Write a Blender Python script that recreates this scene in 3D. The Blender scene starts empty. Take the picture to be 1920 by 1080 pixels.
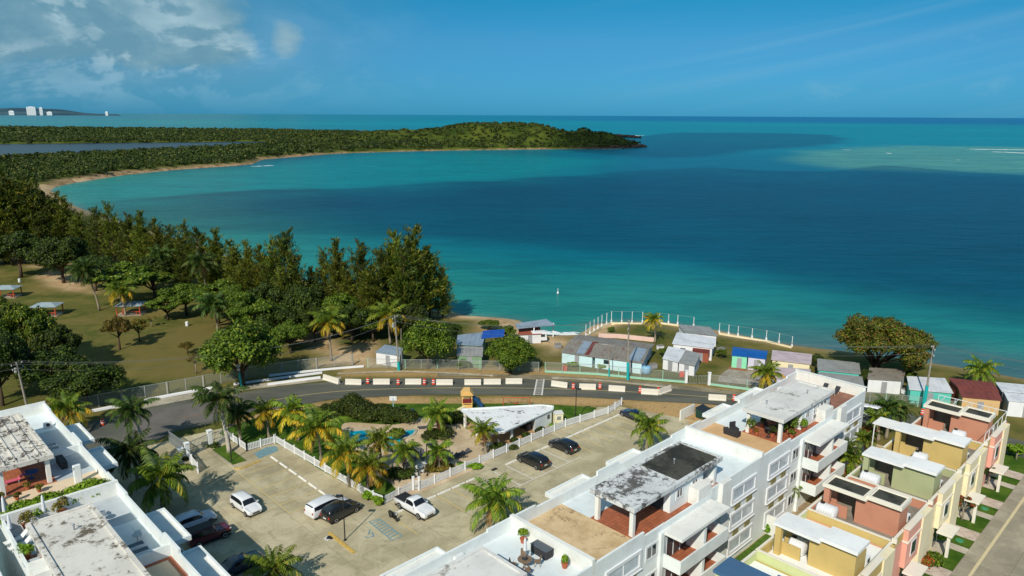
import bpy, bmesh, math, random
import numpy as np
from mathutils import Vector, Matrix, noise
random.seed(7); np.random.seed(7)
R = math.radians
scene = bpy.context.scene
COL = scene.collection
# ------------------------------------------------------------------ camera
FPX, HCAM = 1380.0, 45.0
PIT, ROLL = math.atan(325/1380.0), math.atan(10/1920.0)
cam = bpy.data.objects.new('camera', bpy.data.cameras.new('camera')); COL.objects.link(cam)
cam.data.sensor_width = 36.0; cam.data.lens = FPX/1920*36
cam.data.clip_start = 0.5; cam.data.clip_end = 90000
cam.matrix_world = Matrix.Translation((0, 0, HCAM)) @ Matrix.Rotation(R(90)-PIT, 4, 'X') @ Matrix.Rotation(ROLL, 4, 'Z')
scene.camera = cam
scene.render.resolution_x, scene.render.resolution_y = 1920, 1080
# ------------------------------------------------------------------ light
SUN_EL, SUN_AZ = R(39), R(251)              # direction towards the sun, azimuth counted from +X
TOSUN = Vector((math.cos(SUN_EL)*math.cos(SUN_AZ), math.cos(SUN_EL)*math.sin(SUN_AZ), math.sin(SUN_EL)))
sun = bpy.data.objects.new('sun', bpy.data.lights.new('sun', 'SUN')); COL.objects.link(sun)
sun.data.energy = 4.5; sun.data.angle = R(0.5); sun.data.color = (1.0, 0.925, 0.80)
sun.rotation_euler = TOSUN.to_track_quat('Z', 'Y').to_euler()
scene.view_settings.view_transform = 'Standard'; scene.view_settings.look = 'None'
scene.view_settings.exposure = 0.0; scene.view_settings.gamma = 1.0
w = bpy.data.worlds.new('World'); scene.world = w; w.use_nodes = True
nt = w.node_tree; nt.nodes.clear()
def wn(t, **k):
    n = nt.nodes.new(t)
    for a, b in k.items(): setattr(n, a, b)
    return n
sky = wn('ShaderNodeTexSky'); sky.sky_type = 'NISHITA'; sky.sun_disc = False
sky.sun_elevation = SUN_EL; sky.sun_rotation = R(90)-SUN_AZ; sky.altitude = 400
sky.air_density = 1.0; sky.dust_density = 0.15; sky.ozone_density = 3.0
hs = wn('ShaderNodeHueSaturation'); hs.inputs['Hue'].default_value = 0.5; hs.inputs['Saturation'].default_value = 1.0; hs.inputs['Value'].default_value = 1.0
nt.links.new(sky.outputs[0], hs.inputs['Color'])
tc = wn('ShaderNodeTexCoord'); sep = wn('ShaderNodeSeparateXYZ'); nt.links.new(tc.outputs['Generated'], sep.inputs[0])
def wmath(op, a, b=None, c=None, clamp=False):
    n = wn('ShaderNodeMath', operation=op); n.use_clamp = clamp
    for i, x in enumerate((a, b, c)):
        if x is None: continue
        if isinstance(x, (int, float)): n.inputs[i].default_value = x
        else: nt.links.new(x, n.inputs[i])
    return n.outputs[0]
def wstep(x, lo, hi):
    n = wn('ShaderNodeMapRange', interpolation_type='SMOOTHSTEP'); nt.links.new(x, n.inputs[0])
    n.inputs[1].default_value = lo; n.inputs[2].default_value = hi
    return n.outputs[0]
# the blue of this sky, graded by height above the horizon
gr = wn('ShaderNodeValToRGB'); e_ = gr.color_ramp.elements; e_[0].position = 0.0; e_[0].color = (0.046, 0.285, 0.66, 1); e_[1].position = 1.0; e_[1].color = (0.72, 0.92, 1.0, 1)
for p_, c_ in ((0.035, (0.077, 0.335, 0.63, 1)), (0.09, (0.11, 0.395, 0.605, 1)), (0.165, (0.030, 0.44, 0.57, 1)), (0.40, (0.42, 0.78, 0.92, 1))):
    q_ = e_.new(p_); q_.color = c_
nt.links.new(sep.outputs['Z'], gr.inputs[0]); gm = wn('ShaderNodeMix', data_type='RGBA', blend_type='MULTIPLY'); gm.inputs[0].default_value = 1.0
nt.links.new(hs.outputs[0], gm.inputs[6]); nt.links.new(gr.outputs[0], gm.inputs[7])
# azimuth from straight ahead (x/y) and elevation: the cumulus bank stands to the left, thin cirrus to the right
az = wmath('DIVIDE', sep.outputs['X'], wmath('MAXIMUM', sep.outputs['Y'], 0.05)); el = sep.outputs['Z']
comb = wn('ShaderNodeCombineXYZ'); nt.links.new(az, comb.inputs[0]); nt.links.new(wmath('MULTIPLY', el, 2.1), comb.inputs[1])
def wnoise(scale, det, rough, vec=None, off=0, dist=0.0):
    n = wn('ShaderNodeTexNoise'); n.inputs['Scale'].default_value = scale; n.inputs['Detail'].default_value = det
    n.inputs['Roughness'].default_value = rough; n.inputs['Distortion'].default_value = dist
    m = wn('ShaderNodeMapping'); m.inputs['Location'].default_value = (off, off*0.7, off*0.3)
    nt.links.new(vec or comb.outputs[0], m.inputs[0]); nt.links.new(m.outputs[0], n.inputs['Vector'])
    return n.outputs[0]
comb2 = wn('ShaderNodeCombineXYZ'); nt.links.new(wmath('ADD', az, 0.012), comb2.inputs[0]); nt.links.new(wmath('MULTIPLY', wmath('ADD', el, 0.013), 2.1), comb2.inputs[1])
n1 = wnoise(5.2, 8, 0.58, off=3.1, dist=0.3); n1b = wnoise(5.2, 8, 0.58, vec=comb2.outputs[0], off=3.1, dist=0.3); n2 = wnoise(12, 6, 0.6, off=9.4)
lone = wmath('MULTIPLY', wstep(wmath('ABSOLUTE', wmath('ADD', az, 0.295)), 0.055, 0.0), wstep(wmath('ABSOLUTE', wmath('SUBTRACT', el, 0.088)), 0.05, 0.005))
bank = wmath('MAXIMUM', wmath('MULTIPLY', wstep(az, -0.24, -0.42), wstep(el, 0.015, 0.075)), wmath('MULTIPLY', lone, 0.78))
puff = wmath('ADD', wmath('MULTIPLY', bank, 0.46), wmath('ADD', wmath('MULTIPLY', n1, 0.8), wmath('MULTIPLY', n2, 0.2)))
cover = wstep(puff, 0.62, 0.90)
lit_ = wmath('MULTIPLY', wstep(wmath('SUBTRACT', n1, n1b), -0.02, 0.05), wstep(wnoise(3.0, 4, 0.6, off=14.2), 0.36, 0.52))
bright = wmath('ADD', wmath('MULTIPLY', lit_, 0.75), wmath('ADD', wmath('MULTIPLY', wstep(wmath('ADD', wmath('MULTIPLY', n1, 0.6), wmath('MULTIPLY', n2, 0.4)), 0.46, 0.64), 0.42), wmath('MULTIPLY', lone, 0.45)), clamp=True)
veil = wmath('MULTIPLY', wmath('MULTIPLY', wstep(az, -0.05, -0.60), wstep(el, -0.01, 0.06)), 0.62)
cov2 = wmath('MAXIMUM', wmath('MULTIPLY', cover, 0.9), veil)
str_ = wn('ShaderNodeCombineXYZ'); nt.links.new(wmath('ADD', az, wmath('MULTIPLY', el, -3.0)), str_.inputs[0]); nt.links.new(wmath('MULTIPLY', wmath('SUBTRACT', el, wmath('MULTIPLY', az, 0.16)), 26), str_.inputs[1])
cir = wmath('MULTIPLY', wstep(wnoise(1.6, 6, 0.55, vec=str_.outputs[0], off=5.5), 0.47, 0.78), wmath('MULTIPLY', wstep(az, 0.0, 0.35), 0.20))
lowp = wmath('MULTIPLY', wmath('MULTIPLY', wstep(wnoise(9, 6, 0.6, off=22.0), 0.55, 0.70), wstep(el, 0.012, 0.025)), wmath('MULTIPLY', wstep(el, 0.055, 0.03), 0.26))
cmix = wn('ShaderNodeMix', data_type='RGBA'); cmix.inputs[6].default_value = (1.25, 2.7, 3.55, 1); cmix.inputs[7].default_value = (3.5, 5.0, 5.6, 1)
nt.links.new(bright, cmix.inputs[0])
m1 = wn('ShaderNodeMix', data_type='RGBA'); nt.links.new(cov2, m1.inputs[0]); nt.links.new(gm.outputs[2], m1.inputs[6]); nt.links.new(cmix.outputs[2], m1.inputs[7])
m2 = wn('ShaderNodeMix', data_type='RGBA'); nt.links.new(wmath('ADD', cir, lowp), m2.inputs[0]); nt.links.new(m1.outputs[2], m2.inputs[6]); m2.inputs[7].default_value = (2.2, 4.2, 5.6, 1)
bg = wn('ShaderNodeBackground'); bg.inputs['Strength'].default_value = 0.115
nt.links.new(m2.outputs[2], bg.inputs['Color'])
out = wn('ShaderNodeOutputWorld'); nt.links.new(bg.outputs[0], out.inputs[0])

# ------------------------------------------------------------------ survey helpers: the photograph's sight lines met with level ground
def P(x, y, z=0.0):
    a = (x-960)/FPX; b = (y-540)/FPX
    c, s = math.cos(ROLL), math.sin(ROLL)
    u = a*c + b*s; v = -a*s + b*c
    dy = math.cos(PIT) - v*math.sin(PIT); dz = -math.sin(PIT) - v*math.cos(PIT)
    t = (HCAM-z)/-dz
    return Vector((u*t, dy*t, z))
def pix(X, Y, Z):
    dz = Z-HCAM
    f = Y*math.cos(PIT) - dz*math.sin(PIT); up = Y*math.sin(PIT) + dz*math.cos(PIT)
    u = X/f; v = -up/f; c, s = math.cos(ROLL), math.sin(ROLL)
    return 960+(u*c-v*s)*FPX, 540+(u*s+v*c)*FPX
def height_at(p, y):
    lo, hi = -3.0, 44.0
    for _ in range(40):
        m = (lo+hi)/2
        if pix(p.x, p.y, m)[1] > y: lo = m
        else: hi = m
    return lo
SA = R(44.2); CS, SN = math.cos(SA), math.sin(SA)
def W(u, v, z=0.0):                       # site grid (u along the blocks, v across) -> world
    return Vector((u*CS+v*SN, u*SN-v*CS, z))
# ------------------------------------------------------------------ objects
def tag(o, label=None, cat=None, group=None, kind=None):
    if label: o['label'] = label
    if cat: o['category'] = cat
    if group: o['group'] = group
    if kind: o['kind'] = kind
    return o
def thing(name, label, cat, loc=(0, 0, 0), rz=0.0, group=None):
    o = bpy.data.objects.new(name, None); COL.objects.link(o); o.empty_display_size = 0.3
    o.location = loc; o.rotation_euler = (0, 0, rz)
    return tag(o, label, cat, group)
def dup(o, loc=None, rz=None, label=None, group=None, scale=None, parent=None):
    c = o.copy(); COL.objects.link(c)
    if parent: c.parent = parent
    if loc is not None: c.location = loc
    if rz is not None: c.rotation_euler = (0, 0, rz)
    if scale is not None: c.scale = scale if hasattr(scale, '__len__') else (scale,)*3
    if label: c['label'] = label
    if group: c['group'] = group
    for ch in KIDS.get(o.name, []): dup(ch, parent=c)
    if parent: KIDS.setdefault(parent.name, []).append(c)
    return c
KIDS = {}
class MB:
    """collects shapes; build() links them as ONE mesh object"""
    def __init__(s): s.v = []; s.f = []; s.m = []; s.mats = []; s.c = None
    def mi(s, mat):
        if mat is None: return 0
        if mat not in s.mats: s.mats.append(mat)
        return s.mats.index(mat)
    def add(s, vs, fs, mat=None):
        n = len(s.v); k = s.mi(mat); s.v.extend(tuple(p) for p in vs)
        for f in fs: s.f.append(tuple(i+n for i in f)); s.m.append(k)
        return s
    def box(s, x0, x1, y0, y1, z0, z1, mat=None):
        if x0 > x1: x0, x1 = x1, x0
        if y0 > y1: y0, y1 = y1, y0
        v = [(x0,y0,z0),(x1,y0,z0),(x1,y1,z0),(x0,y1,z0),(x0,y0,z1),(x1,y0,z1),(x1,y1,z1),(x0,y1,z1)]
        return s.add(v, [(0,3,2,1),(4,5,6,7),(0,1,5,4),(1,2,6,5),(2,3,7,6),(3,0,4,7)], mat)
    def bar(s, a, b, wd, ht=None, mat=None):
        a = Vector(a); b = Vector(b); ht = ht or wd; d = (b-a)
        if d.length < 1e-6: return s
        d.normalize(); up = Vector((0,0,1)) if abs(d.z) < 0.95 else Vector((1,0,0))
        sx = d.cross(up).normalized()*wd/2; sy = sx.cross(d).normalized()*ht/2
        v = [a-sx-sy, a+sx-sy, a+sx+sy, a-sx+sy, b-sx-sy, b+sx-sy, b+sx+sy, b-sx+sy]
        return s.add(v, [(0,3,2,1),(4,5,6,7),(0,1,5,4),(1,2,6,5),(2,3,7,6),(3,0,4,7)], mat)
    def tube(s, pts, rad, n=8, mat=None, cap=True):
        pts = [Vector(p) for p in pts]
        if not hasattr(rad, '__len__'): rad = [rad]*len(pts)
        vs = []; fs = []
        for i, p in enumerate(pts):
            d = (pts[min(i+1, len(pts)-1)] - pts[max(i-1, 0)]).normalized()
            up = Vector((0,0,1)) if abs(d.z) < 0.9 else Vector((1,0,0))
            sx = d.cross(up).normalized(); sy = sx.cross(d)
            for k in range(n):
                t = 2*math.pi*k/n; vs.append(p + (sx*math.cos(t)+sy*math.sin(t))*rad[i])
        for i in range(len(pts)-1):
            for k in range(n):
                a = i*n+k; b = i*n+(k+1) % n; fs.append((a, b, b+n, a+n))
        if cap: fs.append(tuple(range(n-1, -1, -1))); fs.append(tuple(range((len(pts)-1)*n, len(pts)*n)))
        return s.add(vs, fs, mat)
    def lathe(s, prof, n=16, mat=None, c=(0, 0, 0)):
        vs = []; fs = []
        for r, z in prof:
            for k in range(n):
                t = 2*math.pi*k/n; vs.append((c[0]+r*math.cos(t), c[1]+r*math.sin(t), c[2]+z))
        for i in range(len(prof)-1):
            for k in range(n):
                a = i*n+k; b = i*n+(k+1) % n; fs.append((a, b, b+n, a+n))
        fs.append(tuple(range(n-1, -1, -1))); fs.append(tuple(range((len(prof)-1)*n, len(prof)*n)))
        return s.add(vs, fs, mat)
    def prism(s, pts, z0, z1, mat=None):
        n = len(pts)
        v = [(p[0], p[1], z0) for p in pts]+[(p[0], p[1], z1) for p in pts]
        return s.add(v, [tuple(range(n-1, -1, -1)), tuple(range(n, 2*n))]+[(i, (i+1) % n, (i+1) % n+n, i+n) for i in range(n)], mat)
    def build(s, name, mat=None, parent=None, loc=None, rz=None, smooth=False, norm=True, bevel=0):
        me = bpy.data.meshes.new(name)
        me.from_pydata([tuple(p) for p in s.v], [], s.f)
        for m in (s.mats or [mat]):
            if m is not None: me.materials.append(m)
        if s.mats and len(s.mats) > 1: me.polygons.foreach_set('material_index', s.m)
        if norm and len(s.f) < 20000:
            bm = bmesh.new(); bm.from_mesh(me); bmesh.ops.recalc_face_normals(bm, faces=bm.faces)
            if bevel: bmesh.ops.bevel(bm, geom=bm.edges[:], offset=bevel, segments=2, affect='EDGES', profile=0.6, clamp_overlap=True)
            bm.to_mesh(me); bm.free()
        if smooth: me.polygons.foreach_set('use_smooth', [True]*len(me.polygons))
        me.update()
        o = bpy.data.objects.new(name, me); COL.objects.link(o)
        if parent: o.parent = parent; KIDS.setdefault(parent.name, []).append(o)
        if loc is not None: o.location = loc
        if rz is not None: o.rotation_euler = (0, 0, rz)
        return o
def npmesh(name, verts, faces, mat, mi=None, smooth=False):
    """fast mesh from arrays; faces is (n,3) or (n,4)"""
    me = bpy.data.meshes.new(name); verts = np.asarray(verts, dtype=np.float32); faces = np.asarray(faces, dtype=np.int32)
    k = faces.shape[1]
    me.vertices.add(len(verts)); me.vertices.foreach_set('co', verts.ravel())
    me.loops.add(faces.size); me.loops.foreach_set('vertex_index', faces.ravel())
    me.polygons.add(len(faces)); me.polygons.foreach_set('loop_start', np.arange(0, faces.size, k, dtype=np.int32))
    me.polygons.foreach_set('loop_total', np.full(len(faces), k, dtype=np.int32))
    for m in (mat if isinstance(mat, (list, tuple)) else [mat]): me.materials.append(m)
    if mi is not None: me.polygons.foreach_set('material_index', np.asarray(mi, dtype=np.int32))
    if smooth: me.polygons.foreach_set('use_smooth', np.ones(len(faces), dtype=bool))
    me.update(calc_edges=True); me.validate()
    return me
def obj(name, me, parent=None, loc=None, rz=None):
    o = bpy.data.objects.new(name, me); COL.objects.link(o)
    if parent: o.parent = parent; KIDS.setdefault(parent.name, []).append(o)
    if loc is not None: o.location = loc
    if rz is not None: o.rotation_euler = (0, 0, rz)
    return o
# ------------------------------------------------------------------ materials
class NT:
    def __init__(s, name):
        s.mat = bpy.data.materials.new(name); s.mat.use_nodes = True; s.t = s.mat.node_tree; s.t.nodes.clear()
        s.out = s.t.nodes.new('ShaderNodeOutputMaterial')
    def n(s, t, ins=None, **k):
        x = s.t.nodes.new(t)
        for a, b in k.items(): setattr(x, a, b)
        for a, b in (ins or {}).items(): s.set(x, a, b)
        return x
    def set(s, x, a, b):
        if isinstance(b, bpy.types.NodeSocket): s.t.links.new(b, x.inputs[a])
        else:
            if isinstance(b, tuple) and len(b) == 3 and x.inputs[a].type == 'RGBA': b = b+(1,)
            x.inputs[a].default_value = b
    def co(s): return s.n('ShaderNodeTexCoord').outputs['Object']
    def noise(s, scale, det=4, rough=0.55, vec=None, dist=0.0, stretch=None):
        v = vec or s.co()
        if stretch: v = s.n('ShaderNodeMapping', {'Vector': v, 'Scale': stretch}).outputs[0]
        return s.n('ShaderNodeTexNoise', {'Vector': v, 'Scale': scale, 'Detail': det, 'Roughness': rough, 'Distortion': dist}).outputs[0]
    def ramp(s, x, lo, hi, a=0.0, b=1.0):
        return s.n('ShaderNodeMapRange', {0: x, 1: lo, 2: hi, 3: a, 4: b}, interpolation_type='SMOOTHSTEP').outputs[0]
    def mix(s, f, a, b, mode='MIX'):
        x = s.t.nodes.new('ShaderNodeMix'); x.data_type = 'RGBA'; x.blend_type = mode
        s.set(x, 0, f); s.set(x, 6, a); s.set(x, 7, b); return x.outputs[2]
    def math(s, op, a, b=0.0): return s.n('ShaderNodeMath', {0: a, 1: b}, operation=op).outputs[0]
    def bump(s, h, st=0.3, d=0.05): return s.n('ShaderNodeBump', {'Height': h, 'Strength': st, 'Distance': d}).outputs[0]
    def pbr(s, col, rough=0.8, **k):
        p = s.n('ShaderNodeBsdfPrincipled', {'Base Color': col, 'Roughness': rough})
        for a, b in k.items(): s.set(p, a.replace('_', ' '), b)
        s.t.links.new(p.outputs[0], s.out.inputs[0]); return s.mat
def hexl(r, g, b):
    f = lambda c: ((c/255+0.055)/1.055)**2.4 if c > 10 else c/255/12.92
    return (f(r), f(g), f(b))
def plaster(name, col, dirt=0.12, rough=0.85, dcol=None, spec=0.3, streak=True):
    m = NT(name); a = m.noise(0.5, 6, 0.65); b = m.noise(9, 3, 0.6)
    st = m.noise(2.2, 5, 0.6, stretch=(1, 1, 0.12)) if streak else b
    dc = dcol or tuple(c*0.55 for c in col)
    c1 = m.mix(m.math('MULTIPLY', m.ramp(a, 0.42, 0.75), dirt*1.6), col, dc)
    c2 = m.mix(m.math('MULTIPLY', m.ramp(st, 0.55, 0.8), dirt*1.4), c1, dc)
    return m.pbr(c2, rough, Normal=m.bump(b, 0.15, 0.02), Specular_IOR_Level=spec)
def stained(name, col, dark, sc=0.45, lo=0.50, hi=0.62, fine=0.5, stretch=None, amt=0.95):
    """flat roof coating with blotches of black mould"""
    m = NT(name)
    a = m.noise(sc, 9, 0.62, dist=0.6, stretch=stretch); b = m.noise(sc*5.5, 6, 0.7); c = m.noise(0.25, 3, 0.5)
    h = m.math('ADD', m.math('MULTIPLY', a, 1.0-fine*0.4), m.math('MULTIPLY', b, fine*0.4))
    k = m.math('MULTIPLY', m.ramp(h, lo, hi), amt)
    base = m.mix(m.ramp(c, 0.4, 0.7), col, tuple(x*0.86 for x in col))
    mid = m.mix(m.ramp(b, 0.45, 0.7, 0.0, 0.25), base, tuple(0.5*x+0.5*y for x, y in zip(col, dark)))
    return m.pbr(m.mix(k, mid, dark), 0.9, Normal=m.bump(b, 0.2, 0.03), Specular_IOR_Level=0.25)
def flat(name, col, rough=0.6, metal=0.0, var=0.12, sc=3.0, **k):
    m = NT(name); a = m.noise(sc, 4, 0.6)
    return m.pbr(m.mix(m.ramp(a, 0.35, 0.7), col, tuple(c*(1-var) for c in col)), rough, Metallic=metal, **k)
def leafmat(name, dark, light, warm=None, trans=0.32, wamt=0.12, rough=0.55, nsc=0.55):
    m = NT(name); g = m.n('ShaderNodeNewGeometry').outputs['Random Per Island']; oi = m.n('ShaderNodeObjectInfo').outputs['Random']
    n = m.noise(nsc, 4, 0.55)
    f = m.ramp(m.math('ADD', m.math('MULTIPLY', g, 0.55), m.math('MULTIPLY', n, 0.75)), 0.30, 0.95)
    c = m.mix(f, dark, light)
    if warm: c = m.mix(m.math('GREATER_THAN', g, 1-wamt), c, warm)
    c = m.n('ShaderNodeHueSaturation', {'Color': c, 'Hue': m.math('ADD', 0.488, m.math('MULTIPLY', oi, 0.024)), 'Value': m.math('ADD', 0.82, m.math('MULTIPLY', oi, 0.36))}).outputs[0]
    d = m.n('ShaderNodeBsdfPrincipled', {'Base Color': c, 'Roughness': rough, 'Specular IOR Level': 0.25})
    t = m.n('ShaderNodeBsdfTranslucent', {'Color': c})
    x = m.n('ShaderNodeMixShader', {0: trans, 1: d.outputs[0], 2: t.outputs[0]})
    m.t.links.new(x.outputs[0], m.out.inputs[0]); return m.mat
def paint(name, col, rough=0.28, metal=0.0, coat=0.6):
    m = NT(name); n = m.noise(6, 3)
    return m.pbr(m.mix(m.ramp(n, 0.3, 0.8, 0, 0.1), col, tuple(c*0.7 for c in col)), rough, Metallic=metal, Coat_Weight=coat, Coat_Roughness=0.08)
M = {}
# ================================================================== THE SETTING
SEA = -2.0
def poly_px(pts, z=SEA): return np.array([P(x, y, z)[:2] for x, y in pts])
def seg_dist(X, Y, poly, closed=True):
    d = np.full(X.shape, 1e9); n = len(poly)
    for i in range(n if closed else n-1):
        ax, ay = poly[i]; bx, by = poly[(i+1) % n]; dx, dy = bx-ax, by-ay
        t = np.clip(((X-ax)*dx+(Y-ay)*dy)/(dx*dx+dy*dy+1e-9), 0, 1)
        d = np.minimum(d, np.hypot(X-ax-t*dx, Y-ay-t*dy))
    return d
def inside(X, Y, poly):
    r = np.zeros(X.shape, bool); n = len(poly)
    for i in range(n):
        ax, ay = poly[i]; bx, by = poly[(i+1) % n]
        c = ((ay > Y) != (by > Y)); xi = (bx-ax)*(Y-ay)/((by-ay) if by != ay else 1e-9)+ax
        r ^= c & (X < xi)
    return r
def sdf(X, Y, poly):                     # positive inside
    d = seg_dist(X, Y, poly); return np.where(inside(X, Y, poly), d, -d)
def smooth(x, a, b):
    t = np.clip((x-a)/(b-a), 0, 1); return t*t*(3-2*t)
_tab = np.random.RandomState(3).rand(256, 256)
def vnoise(X, Y, s, o=0):                # value noise on arrays
    x = X/s+o*17.3+1000; y = Y/s+o*9.1+1000
    xi = np.floor(x).astype(int); yi = np.floor(y).astype(int); fx = x-xi; fy = y-yi
    fx = fx*fx*(3-2*fx); fy = fy*fy*(3-2*fy)
    g = lambda i, j: _tab[(i % 256), (j % 256)]
    return (g(xi, yi)*(1-fx)+g(xi+1, yi)*fx)*(1-fy)+(g(xi, yi+1)*(1-fx)+g(xi+1, yi+1)*fx)*fy
def fbm(X, Y, s, o=0, n=4):
    r = 0; a = 0.5; t = 0
    for k in range(n): r = r+a*vnoise(X, Y, s/2**k, o+k); t += a; a *= 0.5
    return r/t
# shoreline of the near land, walked in the photo, closed behind the camera
SHORE = list(map(tuple, poly_px([(1920, 722), (1800, 700), (1700, 684), (1560, 666), (1484, 657), (1400, 640), (1340, 628), (1290, 620), (1250, 614), (1190, 612), (1136, 614), (1104, 636), (1062, 638),
    (1000, 636), (955, 606), (900, 602), (862, 600), (842, 592), (800, 588), (700, 570), (600, 545), (500, 515), (400, 480), (300, 445), (200, 414), (128, 388), (96, 368), (84, 357), (92, 350), (120, 344), (150, 340), (180, 334)])))
NEAR = np.array(SHORE+[(-420, 560), (-420, -30), (420, -30), (420, 60), (150, 95)])
BAY = poly_px([(92, 352), (150, 340), (240, 327), (330, 318), (420, 312), (470, 308), (490, 299), (540, 295), (600, 290), (650, 287), (750, 284), (850, 282), (950, 280.5), (1050, 279.5), (1130, 279), (1180, 278), (1207, 275)])
HEAD = np.array(list(map(tuple, BAY))+[(205, 1160), (190, 1190), (165, 1230), (140, 1300), (90, 1340), (10, 1330), (-60, 1420), (-160, 1600), (-330, 1850), (-600, 2050), (-1000, 2150), (-1500, 2250), (-2200, 2350), (-2200, 400), (-330, 440)])
LAGOON = poly_px([(-260, 274), (0, 271), (160, 269.5), (300, 268), (420, 266.5), (515, 266), (500, 277), (380, 283), (300, 287), (180, 293), (60, 299), (-50, 303), (-300, 307)])
def grid(xs, ys): return np.meshgrid(xs, ys)
def gridfaces(nx, ny):
    i = np.arange(nx-1)[None, :]+np.arange(ny-1)[:, None]*nx
    return np.stack([i, i+1, i+1+nx, i+nx], -1).reshape(-1, 4)
def attr(me, name, arr):
    a = me.attributes.new(name, 'FLOAT', 'POINT'); a.data.foreach_set('value', np.asarray(arr, dtype=np.float32).ravel())
# ---- sea: one sheet out to the horizon, finer near the place
def head_sdf(X, Y): return sdf(X, Y, HEAD)
rr = np.concatenate([np.linspace(0, 90, 4), 100*1.022**np.arange(0, 290)]); rr = rr[rr < 60000]
tt = np.radians(np.linspace(-20, 200, 331))
TT, RR = np.meshgrid(tt, rr); SX = RR*np.cos(TT); SY = RR*np.sin(TT)
dn = -sdf(SX, SY, NEAR); dh = -sdf(SX, SY, HEAD); dshore = np.minimum(dn, dh)
far = np.hypot(SX, SY)
warp = (fbm(SX, SY, 160, 1)-0.5)
shallow = 1-smooth(dn+warp*22, -2, 88)            # bottle-green shelf along the near beach
sand_shelf = 1-smooth(np.minimum(dh, dn)+warp*30, 0, 130)
# photographed lines that mark the reef flat and the pale band of water off the far beach
REEF = poly_px([(1490, 284), (1600, 277), (1680, 272), (1800, 274), (2100, 276), (2500, 282), (2500, 345), (2100, 340), (1920, 328), (1800, 324), (1700, 322), (1560, 318), (1480, 300)])
reef = smooth(sdf(SX, SY, REEF)+(fbm(SX, SY*0.5, 90, 4)-0.5)*70, -30, 60)*(0.55+0.6*fbm(SX, SY, 55, 7))
BAND = poly_px([(60, 356), (150, 342), (330, 320), (470, 311), (700, 288), (900, 285), (1160, 300), (1080, 325), (950, 340), (800, 350), (600, 362), (400, 377), (250, 388), (120, 390)])
band = smooth(sdf(SX, SY, BAND)+(fbm(SX, SY, 120, 9)-0.5)*50, -45, 60)
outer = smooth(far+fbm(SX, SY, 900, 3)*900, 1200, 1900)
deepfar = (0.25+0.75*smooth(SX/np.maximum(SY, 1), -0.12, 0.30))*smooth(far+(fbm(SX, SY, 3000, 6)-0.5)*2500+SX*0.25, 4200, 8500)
swirl = fbm(SX*0.5, SY, 600, 12, 5)
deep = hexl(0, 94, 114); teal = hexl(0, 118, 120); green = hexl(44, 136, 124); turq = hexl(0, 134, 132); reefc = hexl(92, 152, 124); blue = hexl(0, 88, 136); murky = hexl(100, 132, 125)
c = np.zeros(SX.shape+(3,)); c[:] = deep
def lay(mask, col):
    global c
    c = c*(1-mask[..., None])+np.array(col)*mask[..., None]
mid = 1-smooth(dn+warp*50, 12, 125-45*smooth(SX, 20, 90))  # fade to deep water; also paints the cloud shade's soft near edge into colour
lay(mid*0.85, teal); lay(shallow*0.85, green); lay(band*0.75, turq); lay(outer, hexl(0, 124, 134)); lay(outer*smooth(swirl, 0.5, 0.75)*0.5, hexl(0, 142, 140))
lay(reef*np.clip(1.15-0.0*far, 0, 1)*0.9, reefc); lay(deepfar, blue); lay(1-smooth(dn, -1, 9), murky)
lay((1-smooth(dn-6*fbm(SX, SY, 30, 2), 3, 30))*smooth(SX, 40, 70)*(SY < 190)*0.8, hexl(78, 104, 108))
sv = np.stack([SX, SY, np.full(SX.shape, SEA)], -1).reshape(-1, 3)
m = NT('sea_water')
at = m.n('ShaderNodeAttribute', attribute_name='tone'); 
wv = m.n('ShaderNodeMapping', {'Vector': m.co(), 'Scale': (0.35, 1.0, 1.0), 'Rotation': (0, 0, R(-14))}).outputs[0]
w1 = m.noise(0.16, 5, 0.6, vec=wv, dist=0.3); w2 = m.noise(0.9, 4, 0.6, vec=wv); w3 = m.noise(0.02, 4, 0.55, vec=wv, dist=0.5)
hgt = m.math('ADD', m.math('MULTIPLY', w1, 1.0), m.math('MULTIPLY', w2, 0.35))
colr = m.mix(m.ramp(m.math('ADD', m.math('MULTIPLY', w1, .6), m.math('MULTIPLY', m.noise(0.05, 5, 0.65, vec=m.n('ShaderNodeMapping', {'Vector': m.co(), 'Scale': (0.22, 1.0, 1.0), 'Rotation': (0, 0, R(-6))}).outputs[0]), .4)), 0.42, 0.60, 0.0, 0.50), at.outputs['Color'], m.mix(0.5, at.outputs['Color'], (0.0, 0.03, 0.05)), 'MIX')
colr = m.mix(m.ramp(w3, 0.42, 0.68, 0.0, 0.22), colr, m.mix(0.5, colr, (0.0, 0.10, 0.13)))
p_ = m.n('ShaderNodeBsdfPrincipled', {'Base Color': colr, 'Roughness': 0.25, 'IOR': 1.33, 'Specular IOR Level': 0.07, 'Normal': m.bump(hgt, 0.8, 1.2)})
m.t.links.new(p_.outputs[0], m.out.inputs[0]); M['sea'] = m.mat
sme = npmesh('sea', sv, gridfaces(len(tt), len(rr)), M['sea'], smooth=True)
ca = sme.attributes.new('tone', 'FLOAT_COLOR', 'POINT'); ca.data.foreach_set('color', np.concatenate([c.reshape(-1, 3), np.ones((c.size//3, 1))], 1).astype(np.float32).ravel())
tag(obj('sea', sme), kind='structure')
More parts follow.
